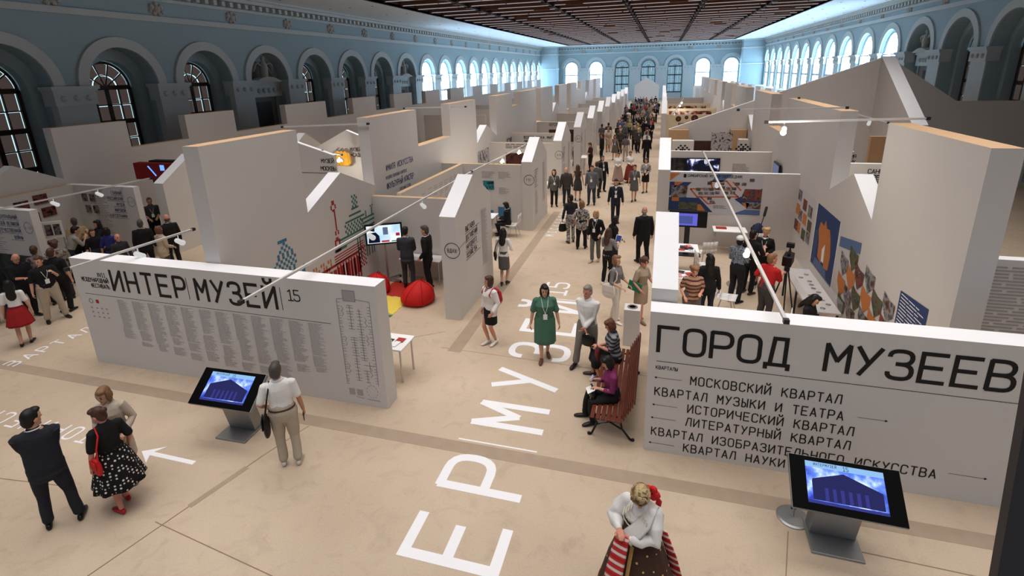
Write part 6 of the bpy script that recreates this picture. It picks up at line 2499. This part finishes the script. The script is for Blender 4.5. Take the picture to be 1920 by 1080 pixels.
# ---------------------------------------------------------------- by the bench
person('woman in a loose green dress with a badge, walking up the main aisle', gp(1022, 672), 3, 1.68, 'f', 1.3, ('dress', cl('green_dress', (72, 112, 92), .08), .44), ('skirt', cl('green_dress', (72, 112, 92), .08), .40, 1.02, .05), (96, 60, 44), ('bob', 'black'), 'a',
       R=(.30, .04, .84), L=(.30, .06, .84), feet=((.08, .13), (.06, -.12)), hp=10, badge=True, vx=.0075)
G1 = person('grey haired man in a white long sleeved shirt holding a black bag with both hands', gp(1100, 686), -18, 1.77, 'm', 1.12, ('shirt', WHITEC, 1), ('trousers', GREYT, 1.05), (24, 22, 22), ('short', 'grey'), 'c',
            R=(-.02, .2, .93), L=(.02, .21, .95), feet=((.2, .12), (.16, -.04)), hy=-16, hp=4, vx=.0075)
e = held(G1, 'hand_bag', 'black handbag hanging from the hands of the man in the white long sleeved shirt', 'bag', 'R', (.04, -.03, .0))
handbag(e, .3, .2, .1, M_BLACK, .1)
J1 = person('seated woman in a grey striped top with a dark red bag on her lap', (-.62, 9.0, 0), -82, 1.64, 'f', 1.15, ('tee', M_GREYKNIT, .45), ('skirt', BLACKC, .5, 1.1, .0), (60, 54, 52), ('bob', 'auburn'), 'c',
            R=(.02, .32, 1.12), L=(.04, .34, 1.14), feet=((.09, .46), (.09, .34)), sit=.40, hp=24, lean=6, vx=.0075)
e = held(J1, 'hand_bag', 'dark red bag on the lap of the seated woman in grey', 'bag', 'R', (.05, .02, .06))
handbag(e, .3, .22, .12, mat('dark_red_leather', (92, 26, 32), .5), .08)
K1 = person('seated woman in a purple blouse looking at her phone on the bench', (-.55, 7.72, 0), -76, 1.62, 'f', 1.1, ('tee', cl('purple_blouse', (128, 46, 94)), .75), ('trousers', BLACKC, 1.05), (34, 28, 28), ('bob', 'black'), 'a',
            R=(.06, .30, 1.22), L=(.08, .28, 1.12), feet=((.11, .5), (.12, .4)), sit=.40, hp=28, lean=4, vx=.0075)
e = held(K1, 'phone', 'pale phone in the hand of the seated woman in purple', 'phone', 'R', (0, -.02, .03))
m = MB()
m.obox((0, 0, 0), (.036, 0, 0), (0, .03, .05), (0, .005, -.003))
m.build('body', mat('pale_blue_phone', (176, 190, 226), .3), e, bevel=.003)
e = held(K1, 'hand_bag', 'black glossy bag on the lap of the seated woman in purple', 'bag', K1['T'](0, .36, 1.0), (0, 0, .12))
handbag(e, .32, .15, .14, mat('black_patent', (16, 16, 18), .2), .06)
e = held(K1, 'leaflet', 'white leaflet on the bag of the seated woman in purple', 'leaflet', K1['T'](.03, .40, 1.08), (0, 0, 0))
m = MB()
m.obox((0, 0, 0), (.09, 0, 0), (0, .06, .03), (0, .001, -.002))
m.build('sheet', M_PAPER, e)
L1 = person('woman in a white jacket and black skirt with a red rucksack', gp(922, 645), -52, 1.62, 'f', 1.03, ('jacket', cl('white_jacket', (226, 220, 216), .04), .9), ('skirt', BLACKC, .55, .98, .0), (220, 214, 206), ('bob', 'brown'), 'c',
            R=(.24, .04, .86), L=(.22, .12, .92), feet=((.07, .06), (.06, -.05)), heels=.03, hy=-25, vx=.008, collar=M_STRIPEY)
e = held(L1, 'rucksack', 'small red rucksack on the back of the woman in the white jacket', 'bag', L1['T'](0, -.2, 1.2))
m = MB()
m.tube([(0, .0, -.18), (0, .02, -.1), (0, .01, .06), (0, -.02, .14)], [(.12, .07), (.15, .1), (.13, .08), (.07, .04)], 12)
m.build('bag_body', mat('red_nylon', (172, 32, 42), .6), e, smooth=True)
m = MB()
for s_ in (-1, 1):
    m.tube([(s_*.1, -.02, .12), (s_*.12, -.2, .24), (s_*.12, -.3, .12), (s_*.13, -.2, -.08), (s_*.1, -.0, -.14)], .014, 6)
m.build('strap', mat('red_nylon', (172, 32, 42), .6), e, smooth=True)
N1 = person('young woman with very long black hair, white blouse and grey pencil skirt', gp(946, 534), 165, 1.66, 'f', .96, ('shirt', WHITEC, 1), ('skirt', cl('grey_skirt', (92, 90, 92)), .50, .94, .0), (24, 22, 24), ('long', 'black'), 'a',
            R=(.2, .2, 1.05), L=(.26, .02, .84), feet=((.06, .06), (.06, -.05)), heels=.06, hp=16, vx=.008)
sling(N1, 'flat black bag of the young woman in the grey pencil skirt', M_BLACK, 1, True, .26, .24, .06, 1.04, .0)
# ---------------------------------------------------------------- television booth
person('man in a grey suit seen from behind at the booth table', (-6.62, 12.2, 0), 165, 1.78, 'm', 1.02, ('jacket', cl('grey_suit', (54, 56, 64)), 1), ('trousers', cl('grey_suit', (54, 56, 64))), (24, 22, 22), ('short', 'black'), 'a',
       R=(.12, .28, 1.0), L=(.14, .28, 1.0), feet=((.12, -.02), (.12, .06)), hp=18)
person('man in a black suit in profile beside the booth table', (-6.02, 12.25, 0), 245, 1.84, 'm', .98, ('jacket', BLACKC, 1), ('trousers', BLACKC), (18, 18, 18), ('short', 'darkgrey'), 'a',
       R=(.24, .04, .84), L=(.22, .10, .92), hp=8, feet=((.09, .03), (.12, -.05)))
# ---------------------------------------------------------------- right edge of the aisle
O1 = person('woman in a grey top and white trousers with a green folder', gp(1152, 602), 62, 1.66, 'f', 1.02, ('tee', cl('grey_top', (118, 114, 112)), .6), ('trousers', cl('white_trousers', (214, 208, 198), .04), 1.1), (226, 220, 214), ('bob', 'lightbrown'), 'a',
            R=(.18, .24, 1.02), L=(.16, .28, 1.0), feet=((.08, .1), (.08, -.08)))
e = held(O1, 'folder', 'green folder held by the woman in white trousers', 'folder', 'L', (.0, -.1, .04))
m = MB()
m.obox((0, 0, 0), (.012, 0, 0), (0, .16, .03), (0, -.02, .11))
m.build('cover', mat('green_folder', (26, 120, 84), .5), e)
sling(O1, 'white leather shoulder bag of the woman with the green folder', mat('white_leather', (222, 214, 206), .5), -1, True, .36, .3, .12, 1.05, -.05)
P1 = person('woman in a beige dress walking behind the right title wall', gp(1200, 602), 50, 1.62, 'f', 1.08, ('dress', cl('taupe_dress', (158, 140, 120), .06), .4), ('skirt', cl('taupe_dress', (158, 140, 120), .06), .5, 1.02, .01), (120, 92, 74), ('fluffy', 'brown'), 'c',
            R=(.22, .16, .95), L=(.2, .26, 1.0), feet=((.06, .1), (.06, -.16)), hp=10)
Q1 = person('girl with a light ponytail, grey top and black trousers, holding up a tablet', gp(1138, 532), 150, 1.62, 'f', .96, ('tee', cl('grey_top', (134, 132, 130)), .8), ('trousers', BLACKC, .95), (226, 222, 218), ('long', 'brown'), 'a',
            R=(.16, .30, 1.22), L=(.12, .32, 1.22), feet=((.08, .02), (.08, -.06)), hp=8)
e = held(Q1, 'tablet', 'white framed tablet held up by the girl in the grey top', 'tablet', 'R', (.02, -.06, .08))
m = MB()
m.obox((0, 0, 0), (.09, 0, 0), (0, -.05, .105), (0, .004, .002))
m.build('frame', M_PAPER, e, bevel=.003)
m = MB()
m.obox((0, .0047, .0025), (.076, 0, 0), (0, -.042, .088), (0, .0008, .0004))
m.build('screen', mat('lit_dark_blue_screen', (50, 66, 120), emit=.7), e)
person('blond woman in a black jacket and grey trousers with a badge', gp(1116, 490), -20, 1.66, 'f', 1.0, ('jacket', BLACKC, .9), ('trousers', cl('grey_plaid', (104, 104, 100))), (190, 160, 140), ('bob', 'blond'), 'a', feet=((.08, .12), (.07, -.1)), badge=True, R=(.25, .02, .86), L=(.2, .16, .98))
person('dark haired woman in black standing close behind the girl with the tablet', gp(1148, 505), 120, 1.66, 'f', 1.05, ('tee', BLACKC, .9), ('trousers', SUIT), (20, 20, 20), ('bob', 'black'), 'a', R=(.2, .2, 1.0), L=(.2, .2, 1.0), hp=20)
S1 = person('woman in a black and white floral blouse and black trousers, seen from behind', gp(1090, 466), 170, 1.66, 'f', 1.14, ('tunic', M_FLORAL, .45), ('trousers', BLACKC, 1.05), (18, 18, 18), ('bob', 'lightbrown'), 'a', R=(.26, .04, .86), L=(.25, .1, .92), feet=((.12, .08), (.12, -.06)))
e = held(S1, 'hand_bag', 'brown leather bag on the arm of the woman in the floral blouse', 'bag', 'R', (0, 0, .1))
handbag(e, .34, .26, .12, mat('brown_leather', (82, 56, 44), .5), .12)
S2 = person('dark skinned visitor in a dark shirt and patterned trousers beside the floral blouse', gp(1070, 454), 195, 1.70, 'm', 1.0, ('shirt', cl('dark_shirt', (44, 42, 46)), .9), ('trousers', M_FLORAL, 1.05), (50, 36, 30), ('short', 'black'), 'b', L=(.3, .0, .84), feet=((.1, .05), (.1, -.08)))
e = held(S2, 'hand_bag', 'black soft bag hanging beside the patterned trousers', 'bag', 'L')
handbag(e, .3, .24, .12, M_BLACK, .16)
person('stout bald man in a black suit beyond the white fin on the right', gp(1204, 492), 200, 1.78, 'm', 1.18, ('jacket', BLACKC, 1), ('trousers', BLACKC, 1.05), (18, 18, 18), ('bald', 'grey'), 'c', R=(.28, .03, .82), L=(.28, .03, .82), feet=((.14, .0), (.13, .04)), hy=-30)
person('young man in a dark blue suit with a badge walking toward the viewer', gp(1153, 419), 0, 1.76, 'm', .98, ('jacket', NAVY, 1), ('trousers', NAVY), (30, 22, 20), ('short', 'black'), 'a', feet=((.09, .1), (.09, -.1)), badge=True, hp=8)
person('seated visitor in black with a dark cap of hair at the second left fin', (-5.2, 17.35, 0), -106, 1.66, 'f', 1.0, ('jacket', BLACKC, 1), ('trousers', BLACKC), (20, 20, 20), ('bob', 'black'), 'a', R=(.05, .3, 1.1), L=(.06, .3, 1.1), feet=((.08, .4), (.09, .3)), sit=.40, hp=18)
# ---------------------------------------------------------------- mid aisle
MV = .011
mid = [
 ('woman in a grey dress with a white neckline and badge, walking toward the viewer', 1188, 377, 0, 1.66, 'f', 1.05, ('dress', cl('grey_dress', (92, 92, 92)), .4), ('skirt', cl('grey_dress', (92, 92, 92)), .5, 1.1, .02), ('short', 'brown'), dict(badge=True, feet=((.06, .12), (.06, -.1)))),
 ('woman in a patterned jacket and black skirt with a badge, right of the grey dress', 1209, 361, -8, 1.66, 'f', 1.0, ('jacket', M_FLORAL, .9), ('skirt', BLACKC, .55, 1.1, .02), ('bob', 'brown'), dict(badge=True, R=(.12, .2, 1.0), L=(.1, .2, 1.02), feet=((.06, .1), (.06, -.1)))),
 ('woman in a long grey cardigan over black, with a white badge, by the second fin', 1039, 387, 5, 1.66, 'f', 1.05, ('jacket', cl('grey_cardigan', (84, 84, 80)), 1), ('trousers', BLACKC), ('long', 'brown'), dict(badge=True, collar=BLACKC)),
 ('bald man in a dark suit beside the long grey cardigan', 1062, 385, 10, 1.72, 'm', 1.05, ('jacket', cl('brown_grey_suit', (66, 60, 58)), 1), ('trousers', SUIT), ('bald', 'grey'), dict(collar=cl('dark_blue_shirt', (50, 56, 72)))),
 ('woman in a dark grey dress seen from behind with long dark hair', 1083, 376, 175, 1.66, 'f', 1.0, ('dress', cl('dark_grey_dress', (58, 56, 56)), 0), ('skirt', cl('dark_grey_dress', (58, 56, 56)), .5, 1.25, .03), ('long', 'brown'), dict(heels=.05)),
 ('man in a grey jacket and dark trousers with a badge, centre of the aisle', 1109, 384, -10, 1.76, 'm', 1.06, ('jacket', cl('mid_grey_jacket', (96, 98, 102)), 1), ('trousers', cl('dark_jeans', (50, 54, 64))), ('short', 'brown'), dict(badge=True, collar=cl('grey_blue_shirt', (110, 118, 130)), feet=((.12, .06), (.1, -.06)))),
 ('man in a black suit and white shirt with a badge, facing the grey jacket', 1129, 359, 20, 1.76, 'm', 1.02, ('jacket', BLACKC, 1), ('trousers', BLACKC), ('short', 'darkgrey'), dict(badge=True)),
 ('visitor in a grey jacket seen from behind, next to the man in the black suit', 1118, 371, 165, 1.70, 'm', 1.02, ('jacket', cl('mid_grey_jacket', (96, 98, 102)), 1), ('trousers', SUIT), ('short', 'brown'), {}),
 ('woman in folk dress with a pale apron, in the middle of the aisle', 1158, 345, 0, 1.64, 'f', 1.1, ('shirt', WHITEC, 1), ('skirt', cl('grey_pink_apron', (160, 132, 124)), .15, 1.7, .03), ('bun', 'brown'), dict(R=(.05, .2, 1.05), L=(.03, .2, 1.05))),
 ('woman in folk dress with a red skirt, in the middle of the aisle', 1180, 342, 20, 1.64, 'f', 1.1, ('shirt', WHITEC, 1), ('skirt', cl('red_brown_skirt', (132, 54, 44)), .15, 1.7, .03), ('bun', 'auburn'), dict(R=(.05, .2, 1.05), L=(.03, .2, 1.05))),
 ('man in a dark red shirt looking at a leaflet by the third fin', 1107, 322, -70, 1.72, 'm', 1.08, ('shirt', cl('maroon_shirt', (70, 30, 32)), .5), ('trousers', BLACKC), ('short', 'brown'), dict(R=(.08, .3, 1.1), L=(.08, .3, 1.1), hp=22)),
 ('tall man in a black suit turned to the fourth fin', 1128, 303, -110, 1.82, 'm', 1.05, ('jacket', BLACKC, 1), ('trousers', BLACKC), ('short', 'brown'), {}),
 ('woman in a grey summer dress with a white badge, ahead of the crowd', 1152, 300, 0, 1.66, 'f', 1.0, ('dress', cl('grey_brown_dress', (104, 96, 88)), 0), ('skirt', cl('grey_brown_dress', (104, 96, 88)), .5, 1.3, .04), ('long', 'brown'), dict(badge=True)),
 ('person with a dark rucksack and pale trousers, ahead of the crowd', 1172, 303, 170, 1.70, 'm', 1.0, ('shirt', cl('grey_purple_shirt', (110, 102, 110)), .45), ('trousers', cl('pale_trousers', (176, 168, 156))), ('short', 'black'), {}),
 ('grey haired man in a black suit with a brown bag, by the right fins', 1211, 305, 170, 1.74, 'm', 1.08, ('jacket', BLACKC, 1), ('trousers', BLACKC), ('short', 'grey'), dict(feet=((.1, .14), (.1, -.12)))),
 ('man in a grey shirt and black trousers standing by the fourth fin', 1128, 276, 170, 1.76, 'm', 1.05, ('shirt', cl('grey_shirt', (92, 88, 86)), .45), ('trousers', BLACKC), ('short', 'black'), {}),
 ('man in a brown grey jacket standing by the fourth fin, beside the grey shirt', 1140, 272, 190, 1.74, 'm', 1.05, ('jacket', cl('brown_grey_suit', (66, 60, 58)), 1), ('trousers', cl('brown_trousers', (70, 52, 44))), ('short', 'black'), {}),
 ('woman in a light blouse behind the leaflet stand by the third fin', 1078, 312, 30, 1.62, 'f', 1.0, ('tee', cl('cream_top', (196, 186, 176)), .45), ('trousers', BLACKC), ('bob', 'brown'), {}),
]
for lb, px, py, ang, hh, sx, ft_, tp, bt, hr, kw in mid:
    person(lb, gp(px, py), ang, hh, sx, ft_, tp, bt, (26, 22, 22), hr, 'a', vx=MV, **kw)
# ---------------------------------------------------------------- near right booth
person('woman in a brown striped top standing by the leaflet table', (.87, 11.26, 0), 15, 1.62, 'f', 1.25, ('tee', M_STRIPEY, .35), ('trousers', cl('grey_brown_trousers', (96, 88, 80)), 1.1), (40, 36, 34), ('fluffy', 'lightbrown'), 'c', R=(.22, .2, 1.0), L=(.12, .26, 1.12), hp=18)
person('woman in black with long black hair, back turned, in the right booth', (1.25, 11.85, 0), 195, 1.68, 'f', 1.05, ('jacket', BLACKC, 1), ('trousers', NAVY), (20, 20, 20), ('long', 'black'), 'a')
person('man in a white cap and blue check shirt watching the interview', gp(1376, 566), 150, 1.76, 'm', 1.05, ('shirt', M_CHECK, .6), ('trousers', cl('black_jeans', (30, 30, 34)), 1.05), (20, 20, 20), ('cap', 'black'), 'a', R=(.1, .26, 1.1), L=(.1, .26, 1.1), hy=20)
person('sound man in black holding a boom pole, in the right booth', (2.42, 13.75, 0), 150, 1.74, 'm', 1.05, ('tee', BLACKC, .45), ('trousers', BLACKC), (60, 40, 30), ('short', 'black'), 'a', R=(.2, .25, 1.25), L=(.15, .2, 1.0))
b1 = empty('boom_pole', (2.5, 14.0, 1.15), 0, 'black boom pole with microphone raised beside the blond lady', 'microphone')
m = MB()
m.tube([(0, 0, 0), (.28, .5, .85)], .012, 6)
m.build('pole', M_BLACK, b1)
m = MB()
m.tube([(.27, .49, .80), (.31, .53, 1.02)], .035, 8)
m.build('microphone', M_DARK, b1, smooth=True)
person('blond lady in a black and white outfit with a badge, being interviewed', (2.85, 14.45, 0), -5, 1.62, 'f', 1.15, ('jacket', BLACKC, 1), ('skirt', BLACKC, .5, 1.1, .01), (20, 20, 20), ('fluffy', 'blond'), 'c', R=(.1, .25, 1.08), L=(.14, .25, 1.08), badge=True)
person('camera man in a red t-shirt and dark trousers, seen from behind', (2.5, 11.95, 0), 140, 1.74, 'm', 1.1, ('tee', cl('red_tshirt', (178, 30, 34)), .45), ('trousers', cl('dark_grey_trousers', (64, 60, 60)), 1.08), (30, 28, 28), ('short', 'lightbrown'), 'c', R=(.05, .38, 1.22), L=(.2, .2, 1.1), lean=8, hy=-20)
tp_ = empty('video_camera', (3.0, 12.5, 0), radians(160), 'black video camera on a tripod in front of the man in red', 'camera')
for k in range(3):
    a_ = k*2*pi/3+.5
    m = MB()
    m.tube([(.35*cos(a_), .35*sin(a_), .01), (.04*cos(a_), .04*sin(a_), 1.2)], .016, 6)
    m.build('tripod_leg', M_BLACK, tp_)
m = MB()
m.lathe([(.06, 1.18), (.06, 1.3), (.04, 1.34)], n=12)
m.build('tripod_head', M_DARK, tp_)
m = MB()
m.box(-.1, -.22, 1.34, .1, .2, 1.58)
m.build('camera_body', M_BLACK, tp_, bevel=.02)
m = MB()
m.tube([(0, -.2, 1.46), (0, -.38, 1.46)], [.06, .075], 12)
m.build('lens', M_DARK, tp_, smooth=True)
m = MB()
m.bar((0, -.15, 1.62), (0, .15, 1.64), .05, .04)
m.bar((0, -.12, 1.58), (0, -.12, 1.76), .03)
m.box(-.08, -.18, 1.72, .08, -.06, 1.82)
m.build('top_handle', M_BLACK, tp_)
W1 = person('seated woman in black reading, just behind the right title wall', (3.12, 10.9, 0), 70, 1.64, 'f', 1.05, ('tee', BLACKC, .8), ('trousers', BLACKC), (20, 20, 20), ('long', 'black'), 'a', R=(.04, .3, 1.18), L=(.05, .3, 1.18), feet=((.08, .42), (.09, .4)), sit=.32, hp=34)
chair((3.08, 10.9, 0), radians(75), 'white shell chair under the seated reader behind the right title wall')
e = held(W1, 'leaflet', 'white sheet in the hands of the seated reader', 'leaflet', 'R', (0, -.05, .02))
m = MB()
m.obox((0, 0, 0), (.1, 0, 0), (0, .06, .05), (0, .001, -.001))
m.build('sheet', M_PAPER, e)
# ---------------------------------------------------------------- far left visitors
far = [
 ('girl in a white blouse and a red skirt, seen from behind at the left edge', 52, 644, 168, 1.58, 'f', 1.0, ('tee', WHITEC, .4), ('skirt', cl('red_skirt', (150, 28, 32)), .55, 1.6, .05), ('long', 'black'), dict(feet=((.08, .06), (.08, -.1)))),
 ('stocky man in a black t-shirt and beige trousers with a badge', 107, 600, 12, 1.74, 'm', 1.22, ('tee', BLACKC, .45), ('trousers', STONE, 1.12), ('short', 'brown'), dict(badge=True, R=(.30, .03, .84), L=(.14, .24, 1.3), feet=((.16, 0), (.2, .04)), hy=-40, hp=10)),
 ('man in black half hidden behind the stocky man in the black t-shirt', 128, 583, 150, 1.76, 'm', 1.05, ('tee', BLACKC, .45), ('trousers', BLACKC), ('short', 'brown'), {}),
 ('bald man in a dark suit with his back turned at the left edge', 8, 606, 165, 1.76, 'm', 1.1, ('jacket', BLACKC, 1), ('trousers', SUIT), ('bald', 'grey'), {}),
 ('bald man in a black shirt reading a red leaflet near the left edge', 62, 594, 20, 1.76, 'm', 1.15, ('shirt', BLACKC, .6), ('trousers', BLACKC), ('bald', 'darkgrey'), dict(R=(.05, .3, 1.12), L=(.08, .3, 1.12), hp=24)),
 ('visitor in mottled grey behind the stocky man', 130, 560, 190, 1.72, 'm', 1.1, ('jacket', ramp_mat('mottled_cloth', [(.4, (60, 52, 48)), (.55, (150, 140, 130)), (.7, (90, 70, 66))], 12), 1), ('trousers', SUIT), ('fluffy', 'brown'), {}),
 ('visitor in a mottled top nearest the display rack on the left', 95, 572, 160, 1.70, 'f', 1.1, ('tee', ramp_mat('mottled_cloth_b', [(.4, (90, 66, 60)), (.55, (160, 150, 146)), (.7, (60, 54, 54))], 12), .8), ('trousers', BLACKC), ('short', 'brown'), {}),
 ('photographer in a pale grey shirt bending forward, left booth', 145, 528, 100, 1.74, 'm', 1.08, ('shirt', cl('pale_grey_shirt', (156, 152, 146)), .6), ('trousers', SUIT), ('short', 'black'), dict(lean=26, hp=18, R=(.1, .45, 1.3), L=(.1, .42, 1.32))),
 ('man in a tan shirt with his back turned, left booth', 165, 508, 185, 1.76, 'm', 1.12, ('tee', cl('tan_tshirt', (172, 150, 116)), .45), ('trousers', BLACKC), ('short', 'darkgrey'), dict(lean=12)),
 ('woman in black raising a camera, left booth', 205, 506, -70, 1.66, 'f', 1.0, ('tee', BLACKC, .4), ('trousers', BLACKC), ('long', 'black'), dict(R=(.08, .3, 1.42), L=(.1, .28, 1.4))),
 ('boy in black with brown hair beside the woman with the camera', 195, 520, 10, 1.56, 'm', .95, ('tee', BLACKC, .5), ('trousers', SUIT), ('bob', 'brown'), {}),
 ('dark haired visitor in blue and black behind the left title wall', 222, 520, 160, 1.60, 'f', 1.0, ('tee', cl('blue_top', (40, 46, 110)), .5), ('trousers', BLACKC), ('bob', 'black'), {}),
 ('bald visitor just above the left title wall', 243, 535, 20, 1.60, 'm', 1.0, ('shirt', cl('dark_shirt', (44, 42, 46)), .9), ('trousers', SUIT), ('bald', 'darkgrey'), {}),
 ('man in a black suit seen from behind beside the dark exhibit', 285, 512, 170, 1.74, 'm', 1.1, ('jacket', BLACKC, 1), ('trousers', BLACKC), ('short', 'darkgrey'), {}),
 ('woman in a beige jacket with a brown bag beside the dark exhibit', 318, 522, 120, 1.66, 'f', 1.05, ('jacket', BEIGE, 1), ('trousers', cl('brown_trousers', (70, 52, 44))), ('bob', 'auburn'), dict(R=(.12, .25, 1.0), L=(.12, .25, 1.0))),
 ('red faced bald man in black under the gabled fin on the left', 333, 502, 200, 1.78, 'm', 1.08, ('jacket', BLACKC, 1), ('trousers', BLACKC), ('bald', 'darkgrey'), {}),
]
for lb, px, py, ang, hh, sx, ft_, tp, bt, hr, kw in far:
    person(lb, gp(px, py), ang, hh, sx, ft_, tp, bt, (26, 22, 22), hr, 'c' if 'bald' in lb else 'a', vx=.0105, **kw)
a = at_y(290, 420, 13.9)
person('man in a dark grey shirt with a white badge in front of the dark exhibit', (a.x, 13.9, 0), 5, 1.76, 'm', 1.05, ('shirt', cl('dark_grey_shirt', (56, 58, 58)), .5), ('trousers', BLACKC), (20, 20, 20), ('short', 'darkgrey'), 'b', vx=.0105, badge=True, R=(.12, .22, 1.0), L=(.1, .22, 1.02))
table((-15.9, 7.1, 0), .6, .6, .72, 'white table at the left edge beside the girl in the red skirt')
# people seen through gaps
person('visitor behind the lettered panel in the right gap', (at_y(1594, 290, 23.0).x, 23.0, 0), 0, 1.80, 'f', 1.0, ('tee', cl('dark_red_top', (120, 40, 40)), .5), ('trousers', BLACKC), (20, 20, 20), ('bob', 'auburn'), 'c', vx=.012)
person('dark haired visitor bending over in the right gap', (at_y(1628, 305, 21.5).x, 21.5, 0), 100, 1.70, 'f', 1.0, ('tee', BLACKC, .5), ('trousers', BLACKC), (20, 20, 20), ('bob', 'black'), 'a', vx=.012, lean=15)
a = at_y(1893, 450, 12.6)
person('visitor in a dark jacket with a white cap at the far right edge', (a.x+.1, 12.6, 0), 160, 1.72, 'm', 1.1, ('jacket', SUIT, 1), ('trousers', BLACKC), (20, 20, 20), ('cap', 'grey'), 'a', vx=.012)
for k, (px, py, lb) in enumerate(((795, 258, 'visitor in white seen through the notch of the left skyline wall, left of the pair'), (811, 256, 'visitor in black seen through the notch of the left skyline wall, right of the pair'))):
    a = at_y(px, py, 27)
    person(lb, (a.x, 27, 0), (20, 170)[k], 1.70, 'f', 1.0, ('tee', (WHITEC, BLACKC)[k], .5), ('trousers', BLACKC), (20, 20, 20), ('bob', ('brown', 'black')[k]), 'a', vx=.012)
flush()

# ---------------------------------------------------------------- the crowd in the far half of the aisle
def crowd_style(k):
    return [
     ('visitor in a black suit among the dense crowd far down the main aisle', 'm', 1.76, 1.05, ('jacket', BLACKC, 1), ('trousers', BLACKC), ('short', 'darkgrey')),
     ('visitor in a white shirt among the dense crowd far down the main aisle', 'm', 1.74, 1.05, ('shirt', WHITEC, .45), ('trousers', SUIT), ('short', 'brown')),
     ('visitor in a grey suit among the dense crowd far down the main aisle', 'm', 1.78, 1.08, ('jacket', cl('mid_grey_jacket', (96, 98, 102)), 1), ('trousers', cl('dark_jeans', (50, 54, 64))), ('short', 'grey')),
     ('visitor in a beige dress among the dense crowd far down the main aisle', 'f', 1.66, 1.05, ('dress', BEIGE, .4), ('skirt', BEIGE, .5, 1.2, .03), ('bob', 'lightbrown')),
     ('visitor in a black dress among the dense crowd far down the main aisle', 'f', 1.66, 1.0, ('dress', BLACKC, .3), ('skirt', BLACKC, .5, 1.2, .03), ('long', 'brown')),
     ('visitor in a red top among the dense crowd far down the main aisle', 'f', 1.64, 1.0, ('tee', cl('red_tshirt', (178, 30, 34)), .45), ('trousers', BLACKC), ('bob', 'black')),
     ('visitor in a violet blue shirt among the dense crowd far down the main aisle', 'm', 1.74, 1.05, ('shirt', cl('violet_shirt', (86, 84, 128)), .45), ('trousers', SUIT), ('short', 'black')),
     ('visitor in a yellow green top among the dense crowd far down the main aisle', 'f', 1.68, 1.1, ('tee', cl('olive_yellow_top', (168, 160, 100)), .5), ('trousers', SUIT), ('bob', 'blond')),
     ('visitor in a dark brown jacket among the dense crowd far down the main aisle', 'm', 1.76, 1.08, ('jacket', cl('brown_grey_suit', (66, 60, 58)), 1), ('trousers', BLACKC), ('bald', 'grey')),
     ('visitor in a floral blouse among the dense crowd far down the main aisle', 'f', 1.64, 1.08, ('tunic', M_FLORAL, .45), ('trousers', SUIT), ('fluffy', 'auburn')),
    ][k]


protos = []
for k in range(10):
    lb, sx, hh, ft_, tp, bt, hr = crowd_style(k)
    i = person(lb, (0, 0, 0), 0, hh, sx, ft_, tp, bt, (22, 20, 20), hr, 'ac'[k % 2], vx=.014, group='crowd: '+lb.split(' in a')[1].split(' among')[0].strip(), R=(.24, .06, .86) if k % 3 else (.1, .25, 1.05), L=(.25, .02, .84) if k % 2 else (.12, .22, 1.0), feet=((.09, .08), (.09, -.06)))
    protos.append(i['o'])
flush()
rc = random.Random(5)
taken = [gp(t[1], t[2])[:2] for t in mid]
spots = []
rows = [(37.2, 5, -4.0, -.8), (40, 6, -4.0, -.5), (43.5, 7, -3.9, -.4), (47, 7, -3.8, -.4), (51, 8, -3.7, -.4), (55, 8, -3.8, -.4), (59.5, 8, -3.8, -.4), (64, 8, -4.0, -.4), (69, 8, -4.0, -.4), (74, 7, -4.0, -.4), (79, 6, -4.0, -.4)]
for yy, n_, xa, xb in rows:
    for q in range(n_):
        for _ in range(30):
            c = (xa+(xb-xa)*(q+.5)/n_+rc.uniform(-.3, .3), yy+rc.uniform(-1.8, 1.8))
            if all(abs(c[0]-s[0]) > .62 or abs(c[1]-s[1]) > .55 for s in spots+taken):
                spots.append(c)
                break
weights = [0, 0, 0, 2, 2, 1, 1, 1, 8, 8, 4, 3, 9, 6, 5, 7, 4, 0, 8, 2]
used = set()
for x, y_ in spots:
    k = rc.choice(weights)
    if k in used:
        o = copy_tree(protos[k])
    else:
        o = protos[k]
        used.add(k)
    o.location = (x, y_, 0)
    o.rotation_euler = (0, 0, radians(rc.choice((0, 0, 180, 180, 150, 20, -160))+rc.uniform(-25, 25)))
    s_ = rc.uniform(.96, 1.04)
    o.scale = (s_, s_, s_)
for k in range(10):
    if k not in used:
        protos[k].location = (-2+.5*k/10, 84, 0)
